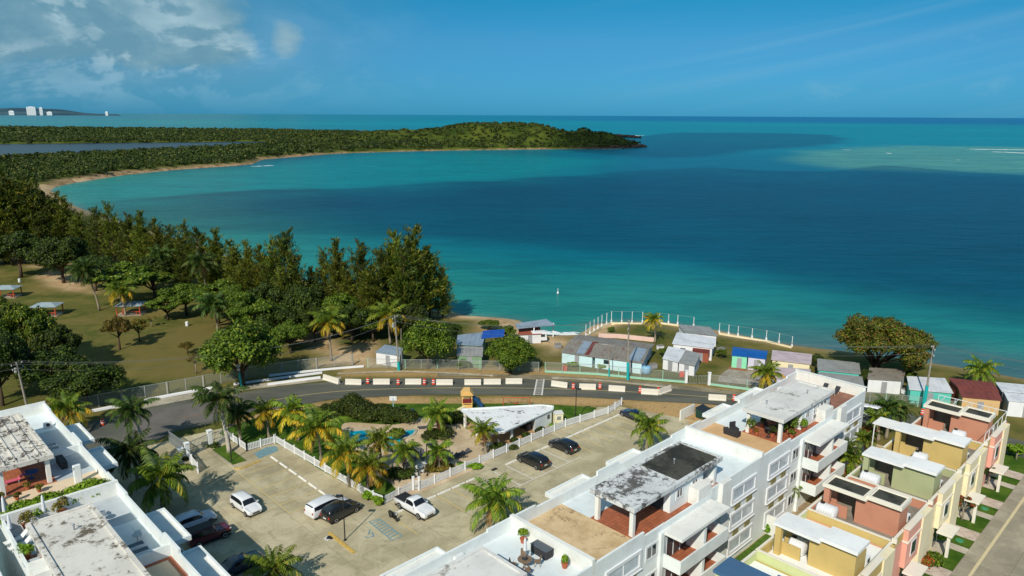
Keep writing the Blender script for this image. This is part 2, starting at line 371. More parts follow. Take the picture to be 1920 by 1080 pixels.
# ---- near land
xs = np.arange(-420, 200.1, 1.6); ys = np.arange(-30, 560.1, 1.6); GX, GY = grid(xs, ys)
sd = sdf(GX, GY, NEAR)+(fbm(GX, GY, 14, 5)-0.5)*2.0*(GX < 0)
GZ = -4.0+3.94*smooth(sd, -11, 4.5)
def dmask(pts, z=0, soft=2.5, nz=3.0, o=0):
    q = poly_px(pts, z); return smooth(sdf(GX, GY, q)+(fbm(GX, GY, 9, o)-0.5)*nz*2, -soft, soft)
sand = (1-smooth(sd+(fbm(GX, GY, 12, 8)-0.5)*5, 3, 7))*(1-0.6*smooth(GX, 45, 62))
sand = np.maximum(sand, np.maximum.reduce([
    dmask([(60, 520), (100, 505), (165, 522), (170, 548), (120, 545)], o=1), dmask([(0, 478), (60, 500), (170, 505), (150, 496), (40, 482)], o=2)*0.7,
    dmask([(335, 540), (362, 540), (365, 560), (350, 560)], o=3), dmask([(545, 610), (575, 608), (640, 650), (705, 660), (705, 682), (600, 684), (640, 668), (560, 640)], o=4),
    dmask([(640, 650), (700, 640), (720, 690), (650, 690)], o=4)*0.8, dmask([(1030, 640), (1060, 640), (1048, 665), (1030, 665)], o=6), dmask([(900, 600), (960, 605), (1060, 640), (1050, 652), (980, 640), (890, 622)], o=7),
    dmask([(1370, 690), (1440, 695), (1445, 722), (1350, 712)], o=8, nz=0.5)*0.6]))
dry = dmask([(200, 640), (400, 600), (430, 700), (380, 720), (260, 720), (215, 690)], soft=8, nz=12, o=9)
dirt = np.maximum(dmask([(440, 776), (560, 757), (700, 746), (860, 742), (1100, 744), (1330, 752), (1430, 765), (1430, 800), (1290, 800), (1170, 762), (1000, 760), (760, 758), (600, 760), (560, 775), (450, 800)], soft=1.2, nz=1.5, o=10),
    dmask([(640, 690), (820, 690), (1000, 690), (1250, 715), (1420, 738), (1400, 752), (1250, 730), (1000, 712), (640, 706)], soft=1, nz=2, o=11)*0.75)
lz = npmesh('ground', np.stack([GX, GY, GZ], -1).reshape(-1, 3), gridfaces(len(xs), len(ys)), None, smooth=True)
lz.materials.clear()
attr(lz, 'sand', sand); attr(lz, 'dry', dry); attr(lz, 'dirt', dirt)
m = NT('lawn_and_sand'); A = lambda n: m.n('ShaderNodeAttribute', attribute_name=n).outputs['Fac']
g1 = m.noise(0.18, 6, 0.62); g2 = m.noise(2.5, 5, 0.7); g3 = m.noise(0.05, 4, 0.6)
grass = m.mix(m.ramp(g1, 0.35, 0.68), hexl(74, 84, 34), hexl(112, 106, 56)); grass = m.mix(m.ramp(g2, 0.45, 0.75, 0, 0.6), grass, hexl(50, 60, 22)); grass = m.mix(m.ramp(g3, 0.45, 0.65, 0, 0.7), grass, hexl(124, 110, 64)); grass = m.mix(m.ramp(m.noise(0.9, 5, 0.7), 0.5, 0.75, 0, 0.5), grass, hexl(92, 80, 48))
grass = m.mix(m.math('MULTIPLY', A('dry'), m.ramp(g1, 0.25, 0.55, 0.5, 1.0)), grass, m.mix(g2, hexl(118, 104, 58), hexl(96, 92, 48)))
c1 = m.mix(A('dirt'), grass, m.mix(m.ramp(g2, 0.3, 0.7), hexl(188, 156, 108), hexl(158, 130, 90)))
c2 = m.mix(A('sand'), c1, m.mix(m.ramp(g1, 0.3, 0.7), hexl(200, 176, 138), hexl(168, 138, 102)))
c2 = m.mix(m.ramp(m.noise(0.35, 8, 0.75, dist=1.2), 0.54, 0.66, 0, 0.75), c2, m.mix(g2, hexl(128, 104, 70), hexl(84, 70, 46)))
M['land'] = m.pbr(c2, 0.95, Normal=m.bump(g2, 0.4, 0.08), Specular_IOR_Level=0.1); lz.materials.append(M['land'])
tag(obj('ground', lz), kind='structure')
# ---- the headland across the bay: low mangrove flat, lagoon, ridge and a second knoll at the point
hx = np.concatenate([np.arange(-2200, -900, 25), np.arange(-900, 240.1, 7)]); hy = np.concatenate([np.arange(420, 1400, 7), np.arange(1400, 2400, 25)]); HX, HY = grid(hx, hy)
def gauss(X, Y, cx, cy, sx, sy, rot=0):
    c_, s_ = math.cos(rot), math.sin(rot); a = (X-cx)*c_+(Y-cy)*s_; b = -(X-cx)*s_+(Y-cy)*c_
    return np.exp(-(a/sx)**2-(b/sy)**2)
def headz(X, Y):
    s = sdf(X, Y, HEAD); l = sdf(X, Y, LAGOON)
    base = -5+6.2*smooth(s, -12, 10)
    n = fbm(X, Y, 70, 21)
    hill = 25*gauss(X, Y, -22, 1150, 85, 62)+13*gauss(X, Y, 60, 1140, 90, 45)+15*gauss(X, Y, -150, 1150, 125, 70)+27*gauss(X, Y, 128, 1255, 34, 34)+11*gauss(X, Y, 140, 1150, 50, 30)+9*gauss(X, Y, -300, 1100, 160, 90)
    hill = np.minimum(hill, 27.5+2*n)
    z = base+hill*smooth(s, 0, 45)*(0.84+0.32*n)
    z = np.where(l > -25, z*0+(-3.2+4.4*smooth(-l, -4, 8)), z)
    return z, s, l
HZ, HS, HL = headz(HX, HY)
hm = npmesh('headland', np.stack([HX, HY, HZ], -1).reshape(-1, 3), gridfaces(len(hx), len(hy)), None, smooth=True); hm.materials.clear()
attr(hm, 'shore', 1-smooth(HS+(fbm(HX, HY, 18, 4)-0.5)*7, -1+4*smooth(-HX, 180, 300), 3+5*smooth(-HX, 200, 300))); attr(hm, 'rock', smooth(HX, 60, 130)*(1-smooth(HS, 6, 22)))
m = NT('headland_ground'); g1 = m.noise(0.03, 6, 0.6); g2 = m.noise(0.25, 5, 0.65)
gr = m.mix(m.ramp(g1, 0.35, 0.65), hexl(46, 62, 18), hexl(84, 94, 32)); gr = m.mix(m.ramp(g2, 0.5, 0.75), gr, hexl(40, 50, 18))
sh = m.mix(m.ramp(g2, 0.35, 0.6), hexl(124, 96, 68), hexl(170, 144, 110))
cc = m.mix(m.n('ShaderNodeAttribute', attribute_name='shore').outputs['Fac'], gr, sh)
cc = m.mix(m.n('ShaderNodeAttribute', attribute_name='rock').outputs['Fac'], cc, m.mix(g2, hexl(46, 40, 36), hexl(84, 66, 50)))
M['head'] = m.pbr(cc, 0.95, Specular_IOR_Level=0.1); hm.materials.append(M['head']); tag(obj('headland', hm), kind='structure')
lag = MB().add([(x, y, 0) for x, y in [(-2150, 640), (-300, 800), (-300, 1300), (-2100, 1300)]], [(0, 1, 2, 3)])
m = NT('lagoon_water'); wv = m.n('ShaderNodeMapping', {'Vector': m.co(), 'Scale': (0.3, 1, 1)}).outputs[0]
M['lagoon'] = m.pbr(hexl(22, 34, 48), 0.3, Specular_IOR_Level=.25, IOR=1.33, Normal=m.bump(m.noise(0.4, 4, 0.6, vec=wv), 0.3, 0.3))
tag(lag.build('lagoon', M['lagoon'], loc=(0, 0, -1.2), norm=False), kind='structure')
# ---- forest on the headland: a far-off wood that reads as one mass
def leaf_cloud(centers, radii, squash, per, size, rs, up=0.35, tri=False):
    """leaf-sized quads over the outer shell of each clump; arrays only"""
    n = len(centers); C = np.repeat(centers, per, 0); Rd = np.repeat(radii, per)
    d = rs.normal(size=(n*per, 3)); d[:, 2] = np.abs(d[:, 2])*1.0-up*rs.rand(n*per); d /= np.linalg.norm(d, axis=1)[:, None]
    rad = Rd*(0.72+0.34*rs.rand(n*per)); p = C+d*rad[:, None]*np.array([1, 1, squash])
    nrm = d+rs.normal(size=d.shape)*0.55; nrm /= np.linalg.norm(nrm, axis=1)[:, None]
    a = np.cross(nrm, rs.normal(size=d.shape)); a /= np.linalg.norm(a, axis=1)[:, None]; b = np.cross(nrm, a)
    s = (size*(0.6+0.8*rs.rand(n*per)))[:, None] if np.isscalar(size) else (np.repeat(size, per)*(0.6+0.8*rs.rand(n*per)))[:, None]
    v = np.stack([p-a*s, p-b*s*0.7, p+a*s, p+b*s*0.7], 1).reshape(-1, 3)
    return v, np.arange(len(v)).reshape(-1, 4)
M['mangrove'] = leafmat('mangrove_leaves', hexl(26, 38, 12), hexl(76, 88, 32), hexl(96, 96, 44), trans=0.25, wamt=0.08, nsc=0.018)
rs = np.random.RandomState(11)
def scatter(n, x0, x1, y0, y1, fn):
    x = rs.uniform(x0, x1, n); y = rs.uniform(y0, y1, n); k = fn(x, y); return x[k], y[k]
def keep(x, y):
    z, s, l = headz(x, y); f = fbm(x, y, 45, 31)
    ok = (s > 4.5) & (l < -1)
    grassy = (z > 9)                                   # the windward hills carry low scrub
    return ok & (~grassy | (f > 0.30)) & ((y < 1400) | (rs.rand(len(x)) < 0.75))
fx, fy = scatter(34000, -950, 235, 430, 1900, keep)
fz, fs, fl = headz(fx, fy); low = fz > 7
near_ = np.hypot(fx, fy) < 780
rad = np.where(low, rs.uniform(1.5, 3.2, len(fx)), rs.uniform(2.6, 4.8, len(fx))); hz = np.where(low, 0.4, rs.uniform(0.3, 2.4, len(fx))*(0.6+0.8*fbm(fx, fy, 60, 77)))*np.where(np.hypot(fx,fy) > 1300, 0.75, 1)
fc = np.stack([fx, fy, np.maximum(fz, 0)+hz], -1)
a = leaf_cloud(fc[near_], rad[near_], 0.8, 60, 0.75, rs); b = leaf_cloud(fc[~near_], rad[~near_], 0.75, 22, 1.25, rs)
gx = rs.uniform(-2150, 0, 9000); gy = rs.uniform(700, 2330, 9000); gz, gs, gl = headz(gx, gy); k = (gs > 8) & (gl < 0) & ((gx < -930) | (gy > 1400)); gx, gy, gz = gx[k], gy[k], gz[k]
c_ = leaf_cloud(np.stack([gx, gy, gz+rs.uniform(0, 2, len(gx))], -1), rs.uniform(5, 9, len(gx)), 0.5, 16, 2.2, rs)
V = np.concatenate([a[0], b[0], c_[0]]); F = np.concatenate([a[1], b[1]+len(a[0]), c_[1]+len(a[0])+len(b[0])])
tag(obj('forest', npmesh('forest', V, F, M['mangrove'])), 'dense green mangrove wood covering the low headland across the bay', 'forest', kind='stuff')
# ---- foam where the swell breaks
M['foam'] = flat('sea_foam', (0.8, 0.84, 0.85), 0.9, var=0.1)
rs = np.random.RandomState(5); vs = []; 
def foam(x0, y0, x1, y1, n, size, spread):
    a_ = P(x0, y0, SEA); b_ = P(x1, y1, SEA)
    for k in range(n):
        t = rs.rand(); p = a_.lerp(b_, t)+Vector((rs.normal()*spread, rs.normal()*spread, 0.03+0.02*rs.rand()))
        s = size*(0.4+rs.rand()); an = rs.rand()*3; el_ = 1.5+rs.rand()*2
        pts = []
        for j in range(6):
            th = j/6*6.283; r_ = s*(0.7+0.5*rs.rand()); q = Vector((math.cos(th)*r_*el_, math.sin(th)*r_, 0)); q.rotate(Matrix.Rotation((b_-a_).to_2d().angle_signed(Vector((1, 0)), 0) if (b_-a_).length > 0 else 0, 3, 'Z')); pts.append(p+q)
        vs.append(pts)
foam(1832, 280, 1925, 281, 60, 3.5, 2.5); foam(1875, 285, 1925, 287, 30, 3, 3); foam(1578, 281, 1592, 281, 8, 1.5, 1); foam(1662, 287, 1670, 288, 8, 1.6, 1)
foam(1170, 256, 1200, 254, 60, 3.0, 9); foam(1195, 276, 1212, 275, 40, 1.6, 4); foam(1110, 279.5, 1180, 279, 30, 1.0, 1); foam(1040, 626, 1092, 630, 50, 0.45, 0.7); foam(860, 598, 905, 602, 40, 0.5, 0.8); foam(1030, 622, 1062, 630, 26, 0.4, 0.9)
foam(1700, 688, 1800, 703, 40, .35, .5); foam(1800, 703, 1925, 724, 50, .35, .5); foam(1490, 657, 1560, 667, 20, .3, .4); foam(1000, 628, 1060, 634, 50, .4, .8); foam(905, 600, 950, 604, 20, .4, .6); foam(480, 312, 515, 310, 14, 1.2, 2); foam(1795, 300, 1801, 300, 5, 1.0, 1)
fb = MB()
for pts in vs: fb.add(pts, [tuple(range(6))])
tag(fb.build('sea_foam', M['foam'], norm=False), 'white foam of small waves breaking on the reef and shore', 'foam', kind='stuff')
# ---- rocks at the point
rb = MB(); rs = np.random.RandomState(9)
def rock(mb, p, s, mat=None, sq=0.6):
    bm = bmesh.new(); bmesh.ops.create_icosphere(bm, subdivisions=2, radius=1)
    o = Vector(rs.rand(3)*50)
    for v in bm.verts:
        k = 1+0.45*noise.noise(v.co*1.3+o)+0.2*noise.noise(v.co*3+o); v.co = Vector((v.co.x*s*k, v.co.y*s*k*0.8, v.co.z*s*k*sq))
    bm.verts.index_update(); mb.add([v.co+Vector(p) for v in bm.verts], [tuple(v.index for v in f.verts) for f in bm.faces], mat); bm.free()
for k in range(60):
    t = rs.rand(); q = P(1150, 279, SEA).lerp(P(1210, 276, SEA), t); rock(rb, (q.x+rs.normal()*4, q.y+4+abs(rs.normal())*7, SEA+0.3+rs.rand()*1.5), 2+rs.rand()*3.5)
for k in range(34):
    q = P(1152, 256, SEA).lerp(P(1192, 259, SEA), rs.rand()); rock(rb, (q.x+rs.normal()*5, q.y+abs(rs.normal())*9, SEA+0.5+rs.rand()*3), 3+rs.rand()*4)
m = NT('dark_rock'); M['rock'] = m.pbr(m.mix(m.ramp(m.noise(0.5, 6, 0.7), 0.35, 0.65), hexl(40, 34, 32), hexl(88, 70, 56)), 0.95)
tag(rb.build('shore_rocks', M['rock'], smooth=False), 'dark rocks heaped along the tip of the headland', 'rocks', kind='stuff')
# ---- distant coast on the left with its towers
dc = MB(); n = 90; vsd = []
for i in range(n):
    t = i/(n-1); x = -11500+i*60
    h = (185*math.exp(-((t-0.50)/0.24)**2)+60*math.exp(-((t-0.78)/0.08)**2))*(0.8+0.5*noise.noise(Vector((t*9, 2, 0))))+14*(1-t)
    for yy, hh in ((11400, -4), (11480, 4), (11900, 8+0.25*h), (12500, 12+h*0.7), (13200, 14+h), (14200, -4)): vsd.append((x*yy/12000, yy, hh if t < 0.98 else -4))
fd = [(i*6+j, (i+1)*6+j, (i+1)*6+j+1, i*6+j+1) for i in range(n-1) for j in range(5)]
m = NT('distant_hills'); M['hills'] = m.pbr(m.mix(m.ramp(m.noise(0.0012, 5, 0.6), 0.4, 0.6), hexl(50, 78, 92), hexl(70, 96, 108)), 1.0, Specular_IOR_Level=0)  # bluish distance haze is blended into the hill colours themselves
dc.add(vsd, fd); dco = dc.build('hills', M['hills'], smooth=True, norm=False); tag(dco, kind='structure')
# ---- broken clouds over the bay: they stand high behind and above the camera and shade the water
M['cloud'] = None
m = NT('cloud_vapour'); d_ = m.n('ShaderNodeBsdfDiffuse', {'Color': (0.9, 0.9, 0.9)}); t_ = m.n('ShaderNodeBsdfTransparent')
x_ = m.n('ShaderNodeMixShader', {0: m.math('MULTIPLY', m.n('ShaderNodeAttribute', attribute_name='dens').outputs['Fac'], m.ramp(m.noise(0.010, 5, 0.6), 0.3, 0.6, 0.38, 0.56)), 1: t_.outputs[0], 2: d_.outputs[0]}); m.t.links.new(x_.outputs[0], m.out.inputs[0]); M['cloud'] = m.mat
def cloud(shadow_px, alt, thick, seed, label, soft=48):
    q = poly_px(shadow_px, SEA); off = TOSUN*((alt-SEA)/TOSUN.z); q = q+np.array([off.x, off.y])
    x0, y0 = q.min(0)-40; x1, y1 = q.max(0)+40; st = 14
    cx = np.arange(x0, x1, st); cy = np.arange(y0, y1, st); X, Y = np.meshgrid(cx, cy)
    s = sdf(X, Y, q)+(fbm(X, Y, 150, seed)-0.5)*90
    t = np.clip(s/soft, 0, 1)**0.8
    top = alt+t*thick*(0.5+fbm(X, Y, 120, seed+3)); bot = alt-t*thick*0.25*(0.5+fbm(X, Y, 90, seed+5))
    nx, ny = len(cx), len(cy); fcs = gridfaces(nx, ny); okf = (s.ravel()[fcs] > 0).any(1)
    Vt = np.stack([X, Y, np.where(s > 0, top, alt)], -1).reshape(-1, 3); Vb = np.stack([X, Y, np.where(s > 0, bot, alt)], -1).reshape(-1, 3)
    me = npmesh('cloud', np.concatenate([Vt, Vb]), np.concatenate([fcs[okf], (fcs[okf]+len(Vt))[:, ::-1]]), M['cloud'], smooth=True); dd_ = smooth(t, 0, 1).ravel(); attr(me, 'dens', np.concatenate([dd_, dd_]))
    tag(obj('cloud', me), label, 'cloud', kind='stuff')
cloud([(-100, 400), (150, 392), (420, 378), (640, 358), (820, 352), (900, 340), (1010, 338), (1100, 326), (1200, 322), (1330, 318), (1500, 330), (1560, 316), (1700, 315), (1800, 322), (1920, 332), (2300, 345), (2700, 470), (2300, 640), (1950, 620), (1700, 585), (1500, 560), (1300, 520), (1150, 490), (1000, 465), (850, 450), (700, 442), (600, 440), (420, 432), (150, 432), (-50, 436)], 820, 90, 41, 'broad broken cloud shading the middle of the bay')
cloud([(1000, 276), (1010, 262), (1060, 252), (1200, 256), (1250, 249), (1420, 249), (1540, 252), (1620, 262), (1560, 272), (1440, 282), (1330, 298), (1200, 300), (1100, 290)], 820, 60, 47, soft=32, label= 'small cloud shading the tip of the headland and the water beyond')
# ================================================================== roads, paving, lawns (each a sheet a little above the one below)
def conc(name, a, b, joints=None, dark=0.5, sc=0.22):
    m = NT(name); n1 = m.noise(sc, 7, 0.66, dist=0.4); n2 = m.noise(3.0, 5, 0.7); n3 = m.noise(0.07, 4, 0.6)
    c = m.mix(m.ramp(n1, 0.38, 0.60), a, b); c = m.mix(m.ramp(m.noise(0.8, 7, 0.7, dist=1.0), 0.50, 0.66, 0, 0.45), c, tuple(x*0.66 for x in b)); c = m.mix(m.ramp(n2, 0.45, 0.8, 0, 0.35), c, tuple(x*0.6 for x in b)); c = m.mix(m.ramp(n3, 0.5, 0.66, 0, dark), c, tuple(x*0.62 for x in b))
    if joints:
        w = m.n('ShaderNodeMapping', {'Vector': m.co(), 'Rotation': (0, 0, -SA)}).outputs[0]
        br = m.n('ShaderNodeTexBrick', {'Vector': w, 'Color1': (1, 1, 1), 'Color2': (0.93, 0.93, 0.93), 'Mortar': (0.6, 0.6, 0.6), 'Scale': 1.0, 'Mortar Size': 0.03, 'Brick Width': joints, 'Row Height': joints}, offset=0.0)
        c = m.mix(0.8, c, m.mix(1.0, c, br.outputs['Color'], 'MULTIPLY'))
    return m.pbr(c, 0.9, Normal=m.bump(n2, 0.25, 0.03), Specular_IOR_Level=0.2)
M['lot'] = conc('parking_concrete', hexl(192, 182, 152), hexl(168, 158, 128), 5.0)
M['street'] = conc('street_concrete', hexl(170, 162, 140), hexl(148, 142, 124), 6.0, 0.3)
M['walk'] = conc('sidewalk_concrete', hexl(184, 176, 156), hexl(156, 148, 128), 2.4)
m = NT('asphalt'); n1 = m.noise(0.3, 6, 0.65, stretch=(0.25, 1, 1)); n2 = m.noise(6, 4, 0.7)
M['asphalt'] = m.pbr(m.mix(m.ramp(n2, 0.3, 0.8, 0, 0.3), m.mix(m.ramp(n1, 0.35, 0.7), hexl(82, 85, 78), hexl(106, 106, 94)), hexl(54, 54, 54)), 0.9, Specular_IOR_Level=0.2)
M['asphalt2'] = flat('old_asphalt', hexl(104, 100, 94), 0.95, var=0.25, sc=0.4)
m = NT('lawn'); n1 = m.noise(0.4, 6, 0.65); n2 = m.noise(5, 4, 0.7)
M['lawn'] = m.pbr(m.mix(m.ramp(n2, 0.4, 0.8, 0, 0.5), m.mix(m.ramp(n1, 0.35, 0.65), hexl(52, 84, 20), hexl(84, 108, 36)), hexl(40, 62, 16)), 0.95, Normal=m.bump(n2, 0.5, 0.06), Specular_IOR_Level=0.1)
M['turf'] = flat('turf', hexl(72, 104, 18), 0.95, var=0.35, sc=2.2)
M['sandpave'] = conc('pool_deck_paving', hexl(206, 188, 158), hexl(184, 164, 134), None, 0.25)
M['white'] = plaster('white_paint', (0.80, 0.81, 0.82), 0.10)
M['linew'] = flat('road_paint_white', (0.70, 0.68, 0.62), 0.8, var=0.35, sc=6); M['liney'] = flat('road_paint_yellow', (0.62, 0.42, 0.10), 0.8, var=0.35, sc=6)
M['liney2'] = flat('faded_yellow_paint', (0.60, 0.47, 0.18), 0.85, var=0.3, sc=6); M['lineb'] = flat('faded_blue_paint', hexl(112, 150, 160), 0.8, var=0.3, sc=3)
def sheet(name, pts, z, mat, kind='structure', px=True, edge=0.0):
    q = [P(x, y, z) for x, y in pts] if px else [W(u, v, z) for u, v in pts]
    mb = MB(); n = len(q); vs = [(p.x, p.y, z) for p in q]
    if edge:
        mb.add(vs+[(p.x, p.y, z-edge) for p in q], [tuple(range(n))]+[(i, (i+1) % n, (i+1) % n+n, i+n) for i in range(n)])
    else: mb.add(vs, [tuple(range(n))])
    bm = bmesh.new(); me = bpy.data.meshes.new(name); me.from_pydata(mb.v, [], mb.f); bm.from_mesh(me)
    bmesh.ops.triangulate(bm, faces=bm.faces[:]); bmesh.ops.recalc_face_normals(bm, faces=bm.faces); bm.to_mesh(me); bm.free(); me.materials.append(mat)
    return tag(obj(name, me), kind=kind)
def curve(pts, n=8):                       # smooth a px polyline
    r = []
    for i in range(len(pts)-1):
        p0 = pts[max(i-1, 0)]; p1 = pts[i]; p2 = pts[i+1]; p3 = pts[min(i+2, len(pts)-1)]
        for k in range(n):
            t = k/n; r.append(tuple(0.5*((2*p1[j])+(-p0[j]+p2[j])*t+(2*p0[j]-5*p1[j]+4*p2[j]-p3[j])*t*t+(-p0[j]+3*p1[j]-3*p2[j]+p3[j])*t**3) for j in (0, 1)))
    return r+[pts[-1]]
def ribbon(name, pts, z, wd, mat, kind='structure', px=True, hgt=0.0, dash=None):
    q = [P(x, y, z) for x, y in pts] if px else [Vector(p) for p in pts]
    mb = MB()
    if dash:
        L = [0]
        for a, b in zip(q, q[1:]): L.append(L[-1]+(b-a).length)
        def at(s):
            for i in range(len(q)-1):
                if s <= L[i+1]: return q[i].lerp(q[i+1], (s-L[i])/(L[i+1]-L[i]+1e-9))
            return q[-1]
        s = 0
        while s < L[-1]-dash[0]: 
            a, b = at(s), at(s+dash[0]); d = (b-a).normalized(); sx = Vector((-d.y, d.x, 0))*wd/2
            mb.add([a-sx, b-sx, b+sx, a+sx], [(0, 1, 2, 3)]); s += dash[0]+dash[1]
    else:
        n = len(q); v = []
        for i, p in enumerate(q):
            d = (q[min(i+1, n-1)]-q[max(i-1, 0)]).normalized(); sx = Vector((-d.y, d.x, 0))*wd/2
            v += [p-sx, p+sx] if not hgt else [p-sx, p+sx, p-sx+Vector((0, 0, hgt)), p+sx+Vector((0, 0, hgt))]
        if not hgt: mb.add(v, [(2*i, 2*i+2, 2*i+3, 2*i+1) for i in range(n-1)])
        else:
            f = []
            for i in range(n-1):
                a = 4*i; b = a+4; f += [(a, b, b+2, a+2), (a+1, a+3, b+3, b+1), (a+2, b+2, b+3, a+3)]
            mb.add(v, f+[(0, 2, 3, 1), (4*n-4, 4*n-3, 4*n-1, 4*n-2)])
    return tag(mb.build(name, mat, norm=bool(hgt)), kind=kind)
# main road
RU = [(-60, 830), (120, 800), (205, 782), (300, 760), (374, 747), (441, 738), (507, 727), (596, 718), (670, 712), (760, 709), (900, 709), (1010, 711), (1150, 719), (1260, 729), (1400, 741), (1560, 756), (1700, 775), (1800, 795), (1900, 822), (2000, 850)]
RL = [(2000, 905), (1915, 860), (1800, 828), (1700, 806), (1560, 786), (1400, 768), (1330, 758), (1200, 751), (1080, 744), (960, 741), (860, 740), (780, 741), (633, 748), (578, 757), (507, 768), (440, 783), (374, 799), (320, 812), (285, 838), (240, 880), (100, 960), (-200, 960)]
sheet('road', curve(RU, 4)+curve(RL, 4), 0.0, M['asphalt'])
sheet('road', curve([(285, 770), (390, 752), (450, 745)], 3)+curve([(450, 776), (390, 790), (320, 806), (280, 830), (225, 850), (235, 800)], 3), 0.006, M['asphalt2']); 
CL = curve([(400, 772), (507, 751), (600, 737), (700, 730), (850, 727), (1000, 728), (1150, 733), (1300, 742), (1450, 756)], 5)
ribbon('road_marking', CL, 0.010, 0.14, M['liney2'])
ribbon('road_marking', curve([(345, 782), (400, 772)], 3), 0.012, 0.14, flat('orange_line', hexl(150, 108, 70), 0.9))
# kerbs and sidewalks along the park side
ribbon('kerb', curve([(633, 701), (740, 697), (800, 698), (870, 701), (925, 705)], 5), 0, 0.45, M['walk'], hgt=0.14)
ribbon('kerb', curve([(1035, 709), (1120, 713), (1240, 725), (1262, 729)], 5), 0, 0.45, M['walk'], hgt=0.14)
sheet('sidewalk', [(215, 778), (287, 762), (380, 744), (470, 730), (590, 716), (640, 710), (640, 706), (590, 709), (470, 721), (380, 734), (287, 750), (215, 765)], 0.012, M['walk'])
sheet('sidewalk', [(1010, 712), (1170, 720), (1400, 742), (1420, 737), (1180, 712), (1010, 703), (820, 700), (820, 706), (925, 706)], 0.010, conc('verge_concrete', hexl(146, 136, 112), hexl(120, 112, 90)))
ribbon('low_wall', curve([(169, 773), (195, 768), (222, 763)], 3), 0, 0.5, M['white'], hgt=0.35); ribbon('low_wall', curve([(268, 753), (330, 741), (398, 729)], 4), 0, 0.5, M['white'], hgt=0.35)
ribbon('low_wall', curve([(438, 722), (520, 711), (604, 700)], 4), 0, 0.4, M['white'], hgt=0.30); ribbon('low_wall', curve([(502, 722), (560, 714), (601, 709)], 4), 0, 0.5, M['white'], hgt=0.30); ribbon('low_wall', curve([(504, 706), (600, 695), (682, 688)], 4), 0, 0.35, M['white'], hgt=0.30)
for o in [o for o in COL.objects if o.name.startswith('low_wall')]: del o['kind']
for i, o in enumerate([o for o in COL.objects if o.name.startswith('low_wall')]):
    tag(o, ['short white kerb wall beside the roadside fence at the far left', 'long white kerb wall between the park fence and the road bend', 'low white wall below the chain-link fence left of the utility pole', 'low white wall lying closest to the road before the concrete barriers', 'thin white wall just in front of the right end of the park fence'][i], 'wall')
# crosswalk
cw = MB(); a0, a1, b0, b1 = P(1001, 741, .014), P(1012, 741, .014), P(1007, 711, .014), P(1020, 711, .014)
a1 = P(1016, 741, .014); b1 = P(1020, 711, .014)
for s in (0, 1):
    p, q = (a0, b0) if s == 0 else (a1, b1); cw.add([p+Vector((-.12, 0, 0)), p+Vector((.12, 0, 0)), q+Vector((.12, 0, 0)), q+Vector((-.12, 0, 0))], [(0, 1, 2, 3)])
for k in range(8):
    t = (k+0.5)/8; p = a0.lerp(b0, t); q = a1.lerp(b1, t); cw.add([p+Vector((.12, -.12, 0)), q+Vector((-.12, -.12, 0)), q+Vector((-.12, .12, 0)), p+Vector((.12, .12, 0))], [(0, 1, 2, 3)])
tag(cw.build('crosswalk', M['linew'], norm=False), kind='structure')
# the parking lot and the drive in front of the blocks
sheet('parking_lot', [(270, 838), (330, 822), (520, 780), (900, 770), (1162, 762), (1300, 788), (1500, 800), (1700, 860), (1500, 1200), (700, 1400), (100, 1400), (100, 900)], 0.003, M['lot'])
# street by the row houses
sheet('street', [(62, -16.2), (118, -16.2), (118, 6), (62, 6)], 0.004, M['street'], px=False)
sheet('sidewalk', [(62, -16.2), (62, -14.9), (116, -14.9), (116, -16.2)], 0.014, M['walk'], px=False)
ribbon('kerb', [W(62, -14.75), W(116, -14.75)], 0, 0.28, flat('kerb_concrete', hexl(206, 192, 152), 0.9), px=False, hgt=0.05)
sheet('front_lawns', [(60, -19.6), (114, -19.6), (114, -16.25), (60, -16.25)], 0.02, M['lawn'], px=False)
# back strip between blocks and houses
sheet('back_yards', [(40, -33.2), (104, -33.2), (104, -26.2), (40, -26.2)], 0.016, conc('yard_concrete', hexl(196, 178, 140), hexl(150, 132, 104), None, 0.6), px=False)
sheet('lawn', [(63.4, -32.7), (71.2, -32.7), (71.2, -27.4), (63.4, -27.4)], 0.03, M['turf'], px=False)
# resort garden
sheet('lawn', curve([(432, 800), (500, 778), (600, 764), (720, 757), (860, 757), (1000, 757), (1120, 764)], 3)+[(1105, 778), (1000, 822), (860, 880), (720, 944), (690, 930), (600, 880), (515, 826), (460, 842), (410, 812)], 0.03, M['lawn'], edge=0.03)
sheet('pool_deck', curve([(640, 800), (655, 792), (740, 796), (772, 786), (800, 783), (822, 792), (850, 796), (868, 788), (868, 800), (900, 815), (926, 850), (905, 872), (850, 898), (790, 922), (745, 932), (735, 918), (690, 880), (650, 845), (640, 800)], 4), 0.05, M['sandpave'], edge=0.04)
m = NT('pool_water'); M['pool'] = m.pbr(m.mix(m.ramp(m.noise(0.35, 3), 0.4, 0.6), hexl(0, 132, 160), hexl(30, 176, 192)), 0.06, IOR=1.33, Normal=m.bump(m.noise(2.2, 3), 0.25, 0.05))
M['pool2'] = flat('shallow_pool_water', hexl(120, 190, 198), 0.08, var=0.15, sc=1.0)
